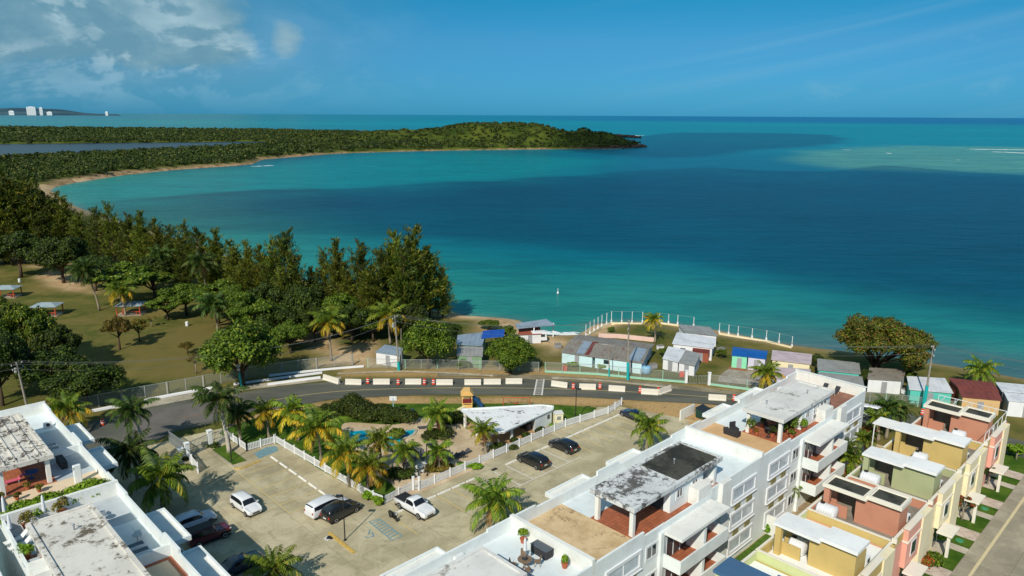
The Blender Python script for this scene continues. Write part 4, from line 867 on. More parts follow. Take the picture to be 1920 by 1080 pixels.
# ---- broad-leaved trees
BT = {}
def bt(kind):
    if kind not in BT:
        BT[kind] = {'dark': lambda: broad('shade_tree', '', 10, 5.5, 301, M['leaf_d'], .25, 34, 22000, .19, .8),
          'dark2': lambda: broad('shade_tree', '', 10, 5.5, 302, M['leaf_d'], .3, 30, 20000, .19, .75),
          'mid': lambda: broad('shade_tree', '', 10, 5.5, 303, M['leaf_m'], .3, 30, 20000, .19, .65),
          'almond': lambda: broad('sea_almond_tree', '', 10, 5.5, 304, M['leaf_m'], .25, 36, 17000, .24, .42, lump=.30),
          'olive': lambda: broad('sparse_tree', '', 10, 5.5, 305, M['leaf_o'], .35, 26, 7500, .20, .7, lump=.28),
          'glossy': lambda: broad('sea_grape_tree', '', 10, 5.5, 306, M['leaf_m'], .2, 38, 22000, .20, .9, lump=.36)}[kind]()
    return BT[kind]
TREES = [ # crown centre x, base y, top y, width px, kind, label
 (165, 758, 668, 150, 'dark', 'large dark tree behind the left utility pole wires, right of it'), (100, 742, 640, 140, 'dark2', 'dark tree directly behind the left utility pole'), (0, 748, 606, 130, 'dark2', 'dark tree filling the left edge above the white roof'),
 (60, 700, 560, 110, 'mid', 'mid green tree below the second park shelter'), (20, 690, 548, 80, 'mid', 'mid green tree at the left edge below the first shelter'), (115, 705, 600, 90, 'dark2', 'dark green tree spreading over the lawn left of the thin tree'), (5, 760, 610, 110, 'dark', 'dark tree at the left edge of the park under the wires'),
 (225, 655, 583, 66, 'olive', 'small open-crowned tree alone on the park lawn'), (262, 640, 592, 44, 'olive', 'thin bare-branched tree right behind the lone lawn tree'), (352, 664, 636, 36, 'olive', 'tiny yellowish tree on the dry lawn'),
 (455, 722, 590, 160, 'glossy', 'round glossy dark tree at the roadside fence'), (315, 600, 540, 78, 'almond', 'layered almond tree right of the third shelter'), (230, 572, 475, 130, 'almond', 'wide layered almond tree at the edge of the wood behind the lawn'), (410, 606, 510, 110, 'almond', 'layered almond tree beyond the sandy clearing'), (290, 560, 490, 90, 'almond', 'layered almond tree between the two lawn palms and the clearing'),
 (520, 650, 560, 90, 'dark2', 'low dark tree left of the sandy path'), (590, 640, 570, 70, 'dark', 'low dark tree over the start of the sandy path'), (660, 640, 560, 100, 'dark2', 'low dark tree under the tall pines'), (770, 640, 560, 90, 'dark2', 'low dark tree beneath the rightmost pines'), (700, 640, 575, 80, 'mid', 'green tree beneath the tall pines left of the big palm'),
 (803, 690, 590, 105, 'glossy', 'rounded green tree beside the tall pole with transformer'), (957, 698, 622, 100, 'glossy', 'rounded green tree in front of the blue tarpaulin roof'), (952, 640, 606, 40, 'mid', 'small tree behind the blue tarpaulin roof'), (917, 618, 596, 44, 'mid', 'small bush at the water left of the raised hut'),
 (480, 648, 530, 110, 'almond', 'layered almond tree in front of the middle pines'), (440, 610, 528, 90, 'mid', 'green tree between the almond trees and the middle pines'), (350, 590, 520, 90, 'mid', 'green tree at the right of the sandy clearing'), (545, 662, 596, 70, 'mid', 'rounded green tree at the left of the sandy path'),
 (500, 620, 520, 100, 'dark2', 'dark tree behind the layered almond trees'), (575, 622, 520, 90, 'dark', 'dark tree below the middle pines'), (640, 625, 540, 80, 'mid', 'green tree at the foot of the tall pines'), (180, 545, 470, 80, 'dark', 'dark tree at the lawn edge behind the leaning palm'), (290, 545, 470, 90, 'dark2', 'dark tree behind the layered almond trees on the left'), (120, 530, 430, 110, 'dark', 'dark tree at the edge of the wood above the sand'), (40, 520, 420, 110, 'dark2', 'dark tree at the far left edge of the wood'),
 (840, 640, 600, 60, 'dark', 'dark bush at the beach beside the pines'), (1245, 668, 650, 24, 'mid', 'small bush between the cyan hut and the white huts'), (1352, 672, 652, 22, 'mid', 'small bush left of the blue-roofed hut'), (1530, 690, 660, 26, 'dark2', 'small dark tree between the pink and grey roofs'), (1622, 722, 690, 30, 'dark', 'dark bush between the grey roofs and the shaded hut'), (1702, 722, 690, 26, 'mid', 'small tree between the shaded hut and the teal-trimmed hut'), (1790, 745, 716, 22, 'dark2', 'small dark bush beside the red-roofed house'),
 (1652, 706, 570, 190, 'bigtree', 'huge spreading tree on the beach behind the grey roofs'),
 (1850, 895, 875, 30, 'leaf_small', 'small front-garden tree before the yellow house'), (1865, 905, 880, 34, 'leaf_small', 'small front-garden tree left of the far path'),
]
BIG = broad('sea_almond_tree', '', 13, 9.5, 320, M['leaf_o'], .15, 50, 42000, .20, .62, lump=.26, trunks=2)
me_ = [c for c in BIG.children if c.name.startswith('crown')][0].data; me_.materials.append(M['leaf_m']); me_.polygons.foreach_set('material_index', np.random.RandomState(2).randint(0, 2, len(me_.polygons)).astype(np.int32))
for x, yb, yt, wpx, kind, lab in TREES:
    if kind == 'leaf_small': continue
    p = P(x, yb, 0); h = height_at(p, yt); dep = math.hypot(p.y, 45-h*.5); rw = wpx/FPX*dep/2
    # the crown's far rim sets the top edge in the picture: pull the height in a little
    h = max(h-rw*0.25, h*0.7)
    if kind == 'bigtree': place(BIG, p, .4, (rw/10.2, rw/10.2, h/12), lab); continue
    use(bt(kind), p, rsp.uniform(0, 6.28), (rw/5.9, rw/5.9, h/9.4), lab)
# ---- shrubs of the garden
SH = [ # centre px, rx, ry, h, mat, label
 ((645, 785), 2.4, 2.0, 2.6, 'leaf_d', 'left clipped round shrub behind the square pool'), ((672, 782), 3.0, 2.4, 3.2, 'leaf_d', 'tallest clipped round shrub behind the square pool'), ((706, 786), 2.4, 2.2, 2.4, 'leaf_d', 'third clipped shrub behind the pool'), ((733, 790), 2.0, 1.9, 2.0, 'leaf_d', 'fourth clipped shrub behind the pool'), ((757, 789), 2.2, 2.0, 2.0, 'leaf_d', 'fifth clipped shrub, at the right end behind the pool'), ((622, 782), 1.8, 1.6, 1.8, 'leaf_d', 'low clipped shrub at the left end behind the pool'),
 ((818, 824), 2.2, 1.8, 1.3, 'leaf_d', 'round shrub bed around the green palm on the deck'), ((823, 880), 2.0, 1.3, .8, 'leaf_o', 'round shrub bed around the small pale palm'), ((846, 790), 2.0, 1.6, 1.6, 'leaf_d', 'dark shrub left of the pavilion'), ((830, 796), 1.6, 1.4, 2.2, 'leaf_m', 'green shrub beside the palm behind the deck'),
 ((748, 895), 2.3, 1.3, 1.1, 'leaf_d', 'dark shrub bed in the palm shade by the lamp'), ((692, 936), .75, .75, .9, 'leaf_b', 'bright green bush left of the pair at the fence corner'), ((711, 945), .75, .7, .9, 'leaf_b', 'bright green bush right of the pair at the fence corner'),
 ((882, 878), 1.9, .7, .6, 'leaf_b', 'long low hedge inside the long picket fence below the deck'), ((945, 842), 2.1, .9, .8, 'leaf_d', 'square hedge in front of the pavilion corner'), ((966, 832), .9, .6, .8, 'leaf_d', 'small hedge block left of the bin by the pavilion'), ((989, 822), .9, .6, .8, 'leaf_d', 'middle hedge block in front of the pavilion'), ((1012, 812), 1.0, .7, .8, 'leaf_d', 'right hedge block in front of the pavilion'), ((1042, 800), 1.0, .6, .5, 'leaf_b', 'low hedge by the pump cabinet'),
 ((748, 822), 1.2, 1.0, 1.4, 'leaf_m', 'green shrub between the two pools'),
 ((395, 838), 1.3, .7, .6, 'leaf_d', 'low hedge beside the gate'), ((350, 862), 1.0, .5, .4, 'leaf_d', 'low hedge strip left of the swung gate panel'),
 ((1720, 1060), 1.4, 1.2, 1.6, 'leaf_r', 'red and yellow croton bush beside the pink house'), ((1745, 1058), 1.2, 1.0, 1.0, 'leaf_m', 'green bush right of the croton'), ((1700, 1068), .9, .8, 1.2, 'leaf_m', 'green bush left of the croton'), ((1762, 1010), .9, .7, .8, 'leaf_b', 'green bush beside the path of the pink house'), ((1810, 928), .8, .6, .9, 'leaf_r', 'reddish bush under the canopy of the yellow house'),
 ((1902, 852), 1.1, .8, 1.3, 'leaf_b', 'yellow-green bush at the corner house'), ((1552, 925), 1.2, .9, 1.3, 'leaf_o', 'olive bush in the narrow yard by the teal pergola'), ((1572, 905), 1.2, .9, 1.6, 'leaf_r', 'reddish bush in the narrow yard'), ((1440, 1000), .5, .5, 1.3, 'leaf_b', 'yellow-green plant in the corner of the walled lawn'), ((1345, 1052), .6, .5, .8, 'leaf_m', 'small plant at the near corner of the walled lawn'), ((1655, 800), 1.6, .9, .8, 'leaf_r', 'red-leaved hedge by the parked white van'), ((1630, 812), 1.4, .8, .8, 'leaf_r', 'red-leaved hedge beside the end wall of the long block'),
 ((870, 690), 1.6, .8, 1.4, 'leaf_m', 'bush against the green-roofed hut behind the chain-link fence'), ((1072, 688), 1.2, .6, .9, 'leaf_b', 'small bush before the cyan-walled hut'), ((1128, 690), .8, .6, .8, 'leaf_b', 'smaller bush before the cyan-walled hut'), ((1200, 660), .6, .5, .9, 'leaf_m', 'bush on the fenced seaside lawn'), ((1146, 622), .7, .6, 1.0, 'leaf_m', 'round bush at the corner of the seaside lawn'),
]
for i, (c, rx, ry, h, mt, lab) in enumerate(SH):
    o = shrub('shrub', lab, rx, ry, h, 400+i, M[mt], leaves=int(700+900*rx*h), size=.13, lob=8); o.location = P(*c, 0.03)
# small garden trees of the row houses and the thorny bush by the road
for (x, y, h_, r_, mt, lab) in [(1850, 908, 3.2, 1.6, 'leaf_d', 'small dark tree in the front garden before the second house'), (1803, 975, 3.0, 1.2, 'leaf_r', 'thin-leaved small tree in the front garden of the olive house'), (1905, 862, 2.6, 1.2, 'leaf_b', 'small tree by the corner house path'), (368, 700, 4.0, 1.6, 'leaf_o', 'spindly young tree on the lawn behind the fence'), (285, 612, 2.5, 1.0, 'leaf_o', 'tiny bush-like tree on the lawn left of the almond trees')]:
    t = broad('small_tree', lab, h_, r_, int(x), M[mt], .45, 9, 900, .12, .8, bark=M['trunk']); t.location = P(x, y, 0.02)
# ================================================================== the two white apartment blocks
M['wall'] = plaster('white_render', (0.74, 0.79, 0.78), 0.2); M['wall2'] = plaster('white_render_warm', (0.74, 0.75, 0.71), 0.24)
M['deckw'] = plaster('painted_roof_white', (0.66, 0.73, 0.75), 0.22, streak=False); M['deckg'] = plaster('painted_roof_grey', (0.44, 0.49, 0.52), 0.25, streak=False)
m = NT('beige_terrace_coating'); dv = m.n('ShaderNodeMix', {0: .72, 4: m.co(), 5: m.n('ShaderNodeTexNoise', {'Vector': m.co(), 'Scale': .8, 'Detail': 6.0, 'Roughness': .7}).outputs['Color']}, data_type='VECTOR').outputs[1]
vo = m.n('ShaderNodeTexVoronoi', {'Vector': dv, 'Scale': 1.3}, feature='DISTANCE_TO_EDGE').outputs[0]; k_ = m.math('MULTIPLY', m.ramp(vo, .03, .008), m.ramp(m.noise(.35, 4, .6), .46, .62, 0, .7)); b_ = m.mix(m.ramp(m.noise(.5, 6, .65), .38, .66), hexl(206, 182, 144), hexl(184, 158, 120)); b_ = m.mix(m.ramp(m.noise(2.5, 6, .7), .56, .7, 0, .5), b_, hexl(136, 112, 82))
M['deckb'] = m.pbr(m.mix(k_, b_, hexl(104, 80, 56)), .95, Specular_IOR_Level=.15); M['decko'] = flat('sandy_terrace_coating', hexl(206, 168, 122), 0.9, var=0.18, sc=0.5)
M['deckc'] = stained('cream_terrace', hexl(218, 198, 168), hexl(150, 118, 84), 0.5, 0.55, 0.7, 0.6, amt=.6)
M['slab1'] = stained('white_slab_black_mould', (0.62, 0.64, 0.64), hexl(80, 78, 74), 0.42, 0.475, 0.56, 1.2); M['slab2'] = stained('cream_slab_mould', (0.66, 0.64, 0.58), hexl(88, 78, 62), 0.34, 0.50, 0.58, 0.9)
M['slabw'] = stained('white_slab_clean', (0.68, 0.68, 0.65), hexl(110, 102, 88), 0.36, 0.55, 0.64, 0.8, amt=.75); M['slabk'] = stained('blackened_roof_sheet', hexl(74, 74, 66), hexl(44, 46, 42), 0.4, 0.45, 0.6, 0.6)
M['slabs'] = stained('striped_cream_slab', (0.68, 0.65, 0.58), hexl(72, 66, 60), 0.6, 0.485, 0.57, 1.2)
def tilemat(name, a, b, s=0.4, mort=None):
    m = NT(name); br = m.n('ShaderNodeTexBrick', {'Vector': m.co(), 'Color1': a, 'Color2': b, 'Mortar': mort or tuple(c*0.55 for c in b), 'Scale': 1.0, 'Mortar Size': 0.018, 'Brick Width': s, 'Row Height': s}, offset=0.0)
    n = m.noise(0.8, 5, 0.6); return m.pbr(m.mix(m.ramp(n, 0.4, 0.7, 0, .35), br.outputs['Color'], tuple(c*0.5 for c in b)), 0.7)
M['tile'] = tilemat('terracotta_tiles', hexl(176, 104, 70), hexl(154, 88, 58)); M['tile2'] = tilemat('brown_terrace_tiles', hexl(160, 112, 90), hexl(140, 96, 76))
M['glass'] = flat('dark_window_glass', (0.03, 0.045, 0.055), 0.08, var=0.4, sc=2, Specular_IOR_Level=0.8); M['blind'] = flat('pale_window_glass', (0.58, 0.65, 0.70), 0.15, var=0.2, sc=1.5, Specular_IOR_Level=0.7)
M['frame'] = plaster('window_frame_white', (0.70, 0.72, 0.73), 0.08); M['moss'] = flat('planter_growth', hexl(150, 142, 92), 0.95, var=0.5, sc=5); M['patio'] = flat('patio_door_glass', (0.05, 0.06, 0.07), 0.1, var=0.4)
M['skyl'] = flat('skylight_glass', (0.03, 0.06, 0.10), 0.08, var=.3); M['alu'] = flat('aluminium', (0.42, 0.44, 0.46), 0.4, metal=0.6)
class Frame:
    """x = a along the block, y = -b across it; mirror flips a"""
    def __init__(s, t, a0, L, mirror=False): s.t = t; s.a0 = a0; s.L = L; s.m = mirror
    def A(s, a): return s.a0+(s.L-a if s.m else a)
    def bx(s, mb, a0, a1, b0, b1, z0, z1, mat=None): return mb.box(s.A(a0), s.A(a1), -b0, -b1, z0, z1, mat)
    def part(s, name, boxes, mat, parent=None, label=None, bevel=0):
        mb = MB()
        for q in boxes: s.bx(mb, *q)
        o = mb.build(name, mat, parent or s.t, bevel=bevel)
        if label: o['label'] = label
        return o
    def sheet(s, name, a0, a1, b0, b1, z, mat, th=.04): return s.part(name, [(a0, a1, b0, b1, z-th, z)], mat)
def framed_window(f, a0, a1, z0, z1, b=9.5, panes=2, d=0.14, mat=None, planter=False):
    w = 0.30
    fr = f.part('window', [(a0, a1, b, b+d, z1-w, z1), (a0, a1, b, b+d, z0, z0+w), (a0, a0+w, b, b+d, z0+w, z1-w), (a1-w, a1, b, b+d, z0+w, z1-w)]+[(a0+(a1-a0)*k/panes-.05, a0+(a1-a0)*k/panes+.05, b, b+d*.6, z0+w, z1-w) for k in range(1, panes)], M['frame'])
    f.part('pane', [(a0+w, a1-w, b+.005, b+.03, z0+w, z1-w)], mat or M['blind'], fr)
    f.part('sill', [(a0-.05, a1+.05, b, b+d+.1, z0-.08, z0)], M['frame'], fr)
    return fr
def small_window(f, a0, a1, z0, z1, b=9.5):
    fr = f.part('window', [(a0-.22, a1+.22, b, b+.06, z0-.22, z0), (a0-.22, a1+.22, b, b+.06, z1, z1+.22), (a0-.22, a0, b, b+.06, z0, z1), (a1, a1+.22, b, b+.06, z0, z1), ((a0+a1)/2-.04, (a0+a1)/2+.04, b, b+.05, z0, z1)], M['frame'])
    f.part('pane', [(a0, a1, b+.004, b+.02, z0, z1)], M['glass'], fr)
def unit(t, a0, mirror, deck_front, deck_back, slab, slab_back=None, canopy=(6.3, 20.8), room=(12.4, 18.0), awn=((8, 14), (18, 23)), facade=True, ad=3.3, tile='tile', pool_deck=False, side='deckw', roomwin=True, detail=True):
    f = Frame(t, a0, 27.8, mirror); ca, cb = canopy; ra, rb_ = room
    f.part('wall', [(0, 27.8, 0, 9.5, -0.2, 8.93)], M['wall'])
    f.sheet('deck', .2, ca+.2, .2, 9.3, 9.0, M[deck_front]); f.sheet('deck', ca+.2, cb+.1, .2, 3.7, 9.0, M[side]); f.sheet('deck', cb+.1, 27.6, .2, 9.3, 9.0, M[deck_back])
    f.sheet('tile_floor', ca+.2, ra, 3.7, 9.3, 9.03, M[tile], .07); f.sheet('tile_floor', ra, cb+.1, 3.7, 9.3, 9.02, M[tile], .06)
    # parapets: low on the car-park side with raised stretches, divider walls between homes
    f.part('parapet', [(.2, 2.9, 0, .2, 8.93, 10.25), (2.9, 11.8, 0, .2, 8.93, 10.0), (11.8, 15.2, 0, .2, 8.93, 10.45), (15.2, 24.8, 0, .2, 8.93, 10.0), (24.8, 27.6, 0, .2, 8.93, 10.25)], M['wall'])
    f.part('parapet', [(.2, ca+.5, 9.3, 9.5, 8.93, 10.0), (ca+.5, 10, 9.3, 9.5, 8.93, 9.55), (17.6, 27.6, 9.3, 9.5, 8.93, 10.0), (10, 17.6, 9.3, 9.5, 8.93, 9.5)], M['wall'])
    f.part('divider_wall', [(0, .2, 0, 9.5, 8.93, 10.45)], M['wall2']); f.part('divider_wall', [(27.6, 27.8, 0, 9.5, 8.93, 10.45)], M['wall2'])
    # roof canopy, its pillars and the roof room
    cp = f.part('canopy', [(ca, cb, 3.7, 8.7, 11.62, 11.92)], M[slab]); mid = ra+1.2
    f.part('canopy_rim', [(ca, cb, 3.7, 4.05, 11.92, 12.05), (ca, cb, 8.35, 8.7, 11.92, 12.05), (ca, ca+.3, 4.05, 8.35, 11.92, 12.05), (cb-.3, cb, 4.05, 8.35, 11.92, 12.05)], M[slab], cp)
    if slab_back: f.part('roof_sheet', [(mid, cb-.3, 4.05, 8.35, 11.9, 11.96)], M[slab_back], cp)
    for b in (4.05, 7.95): f.part('pillar', [(ca+.35, ca+.75, b, b+.4, 9.0, 11.62)], M['wall2'], bevel=.03)
    f.part('roof_room', [(ra, rb_, 4.1, 8.3, 8.95, 11.62)], M['wall'], bevel=.02); f.part('pillar', [(cb-.75, cb-.35, 4.1, 8.3, 9.0, 11.62)], M['wall'])
    if roomwin:
        for a in (ra+1.1, ra+3.7): small_window(f, a, a+.8, 10.2, 11.0, b=8.3)
        f.part('patio_door', [(ra-.03, ra, 4.6, 7.6, 9.05, 11.2)], M['patio']); f.part('patio_door', [(rb_, rb_+.03, 4.6, 7.8, 9.05, 11.2)], M['patio'])
    f.part('stair_block', [(15.4, 17.6, 8.35, 9.48, 8.95, 10.7)], M['wall2'])
    for k, (p, q) in enumerate(awn):
        aw = f.part('awning', [(p, q, -ad, 0, 7.85, 8.1)], M['wall2']); f.part('awning_rim', [(p, q, -ad, -ad+.2, 8.1, 8.3), (p, p+.2, -ad+.2, 0, 8.1, 8.3), (q-.2, q, -ad+.2, 0, 8.1, 8.3)], M['wall'], aw)
        f.part('porch_wall', [(p+.3, q-.3, -ad+.4, -.02, 0, 2.4)], M['wall']) 
        for z in (2.5, 5.2):
            bc = f.part('balcony', [(p+.1, q-.1, -ad+.3, 0, z, z+.2), (p+.1, q-.1, -ad+.3, -ad+.45, z+.2, z+1.1), (p+.1, p+.25, -ad+.45, 0, z+.2, z+1.1), (q-.25, q-.1, -ad+.45, 0, z+.2, z+1.1)], M['wall'])
            f.part('patio_door', [(p+1, q-1, -.05, -.01, z+.25, z+2.3)], M['patio'], bc)
    if facade:
        for (p, q) in ((1.5, 6.4), (21.6, 26.6)):
            for z in (.9, 3.85, 6.75):
                framed_window(f, p, q, z, z+1.85)
                if z > 1: f.part('planter', [(p+.8, p+1.9, 9.5, 9.62, z-.85, z-.25), (q-1.8, q-.7, 9.5, 9.62, z-.85, z-.25)], M['moss'])
        for z in (1.3, 4.2, 7.1): small_window(f, 7.3, 8.7, z, z+1.1); small_window(f, 18.0, 18.8, z, z+1.0)
        f.part('pilaster', [(19.0, 20.7, 9.5, 9.95, 0, 10.15)], M['wall2'], bevel=.02); f.part('pilaster', [(9.0, 9.5, 9.5, 9.8, 0, 9.0)], M['wall'])
        f.part('balcony_roof', [(9.5, 17.6, 9.45, 11.6, 8.72, 9.0)], M['wall2'])
        for z in (5.75, 2.75):
            bc = f.part('balcony', [(9.5, 17.6, 9.5, 11.6, z-.25, z), (9.5, 17.6, 11.45, 11.6, z, z+1.05), (9.5, 9.65, 9.5, 11.45, z, z+1.05), (17.45, 17.6, 9.5, 11.45, z, z+1.05)], M['wall'])
            f.part('floor', [(9.65, 17.45, 9.52, 11.45, z, z+.03)], M[tile], bc); f.part('patio_door', [(10.2, 13.6, 9.5, 9.56, z+.1, z+2.3), (14.2, 16.8, 9.5, 9.56, z+.1, z+2.3)], M['patio'], bc)
            f.part('door_frame', [(x, x+.08, 9.56, 9.6, z+.1, z+2.3) for x in (10.2, 11.3, 12.4, 13.52)]+[(10.2, 13.6, 9.56, 9.6, z+2.3, z+2.4)], M['frame'], bc)
            f.part('side_pier', [(13.7, 14.1, 9.5, 11.3, z+.03, z+2.7)], M['wall'], bc)
    return f
BR = thing('apartment_block', 'long white three-storey apartment block with roof terraces, running from bottom centre towards the sea road', 'apartment block', W(13.4, -42.3), SA)
fA = unit(BR, 0, False, 'deckw', 'deckw', 'slabw', canopy=(6.3, 21.0), awn=((2, 8), (16.0, 22.0)), facade=False, roomwin=False)
fB = unit(BR, 27.8, False, 'deckb', 'deckw', 'slab1', 'slabk', awn=((7.9, 13.6), (17.5, 22.4)))
fC = unit(BR, 55.6, False, 'decko', 'tile2', 'slabw', None, canopy=(6.0, 19.6), room=(11.6, 19.0), awn=((9.1, 14.1), (17.0, 22.7)), side='deckw')
fC.sheet('tile_floor', 13.5, 19.5, .6, 3.6, 9.02, M['tile2'], .02)
# gridded window of the last roof room
fr = fC.part('window', [(14.6+k*.9, 14.68+k*.9, 8.3, 8.38, 9.4, 11.2) for k in range(5)]+[(14.6, 18.28, 8.3, 8.38, z, z+.08) for z in (9.4, 10.0, 10.6, 11.14)], M['frame']); fC.part('pane', [(14.62, 18.26, 8.302, 8.33, 9.42, 11.2)], M['glass'], fr)
fC.part('wall_cap', [(27.55, 27.95, -.1, 9.6, 10.45, 10.5)], M['wall'])
ew = Frame(BR, 0, 83.4); 
# end wall facing the sea road
BL = thing('apartment_block', 'white apartment block with roof terraces filling the lower left corner behind the palms', 'apartment block', W(18.0, -100.9), SA-math.pi/2)
gA = unit(BL, 0, True, 'deckc', 'deckw', 'slabs', canopy=(6.6, 21.0), room=(14.0, 19.0), awn=((8.7, 14.3), (17.0, 23.2)), facade=False, side='deckg', roomwin=False, ad=2.4)
gB = unit(BL, 27.8, True, 'deckc', 'deckg', 'slab2', canopy=(6.6, 21.6), room=(12.4, 19.0), awn=((8.5, 14.7), (16.8, 23.4)), facade=False, side='deckw', ad=2.6)
gC = unit(BL, 55.6, True, 'deckw', 'deckw', 'slabw', awn=((18.5, 24.5),), facade=False, roomwin=False, ad=2.6)
# ribs on the corrugated canopy of the far unit, skylights, deck steps
mb = MB()
for k in range(1, 5): gA.bx(mb, 6.9, 20.7, 3.7+k*1.0-.06, 3.7+k*1.0+.06, 11.92, 12.02)
mb.build('canopy_rib', M['slabs'], BL)
for f, a, b in ((gA, 15.2, 1.6), (gB, 16.2, 1.3)):
    for k in range(2):
        s = f.part('skylight', [(a-k*1.15, a-k*1.15+.75, b, b+1.7, 9.0, 9.5)], M['frame'], bevel=.04); f.part('pane', [(a-k*1.15+.1, a-k*1.15+.65, b+.12, b+1.58, 9.5, 9.53)], M['skyl'], s)
gB.part('border', [(9.9, 13.6, .25, .65, 9.0, 9.05), (13.2, 13.6, .65, 3.4, 9.0, 9.05)], M['tile']); gB.part('terrace_floor', [(9.9, 13.2, .65, 3.4, 9.0, 9.03)], M['deckc']); gB.part('screen_wall', [(13.6, 13.8, .2, 3.9, 9.0, 10.1)], M['wall'])
gA.part('screen_wall', [(12.5, 12.7, .2, 3.7, 9.0, 9.9)], M['wall']); gA.part('screen_wall', [(22.2, 22.3, 3.0, 9.3, 9.0, 9.7)], M['wall'])
# next white roof along the left block
NX = thing('apartment_block', 'corner of another white roof beyond the left block at the bottom left edge', 'apartment block', W(7.4, -76), SA-math.pi/2)
fn = Frame(NX, 0, 50); fn.part('wall', [(0, 50, .6, 12, 0, 9.3)], M['wall']); fn.part('roof', [(0.2, 50, .8, 11.8, 9.3, 9.36)], M['slabw']); fn.part('parapet', [(0, 50, .55, .8, 9.3, 10.2), (0, .3, .8, 12, 9.3, 10.0), (9, 40, 1.2, 1.5, 9.36, 10.6)], M['wall'])
# low walls around the small lawn by the framed windows
for pts, h, lab in (([(71.3, -32.8), (71.3, -27.4)], 2.3, 'white garden wall closing the small lawn on the sea side'), ([(71.3, -27.4), (56, -27.4)], 1.8, 'white garden wall with railings between the small lawn and the houses')):
    w0 = [W(*p) for p in pts]; mb = MB(); mb.bar(w0[0]+Vector((0, 0, h/2)), w0[1]+Vector((0, 0, h/2)), .18, h); tag(mb.build('garden_wall', M['wall2']), lab, 'wall')
# ------------------------------------------------------------------ the row of coloured houses
def col_(name, rgb): M[name] = plaster(name, hexl(*rgb), 0.16)
for n_, c_ in (('yellow_wall', (194, 170, 108)), ('coral_wall', (188, 132, 108)), ('green_wall', (164, 170, 130)), ('cream_wall', (232, 220, 184)), ('pink_wall', (222, 164, 146)), ('lime_wall', (196, 204, 150))): col_(n_, c_)
M['cream'] = plaster('cream_trim', (0.74, 0.70, 0.60), 0.08); M['hroofw'] = stained('white_house_roof', (0.82, 0.83, 0.82), hexl(150, 148, 138), .7, .59, .68, .8, amt=.5); M['greyfloor'] = flat('grey_terrace_floor', hexl(140, 132, 120), 0.95, var=.25, sc=.8)
M['tank'] = flat('white_plastic_tank', (0.66, 0.68, 0.70), 0.35, var=.08); M['teal'] = flat('teal_fabric', hexl(0, 120, 110), 0.9, var=.3, sc=1)
M['blueroof'] = stained('blue_painted_roof', hexl(66, 104, 140), hexl(120, 92, 80), .35, .56, .62, .5)
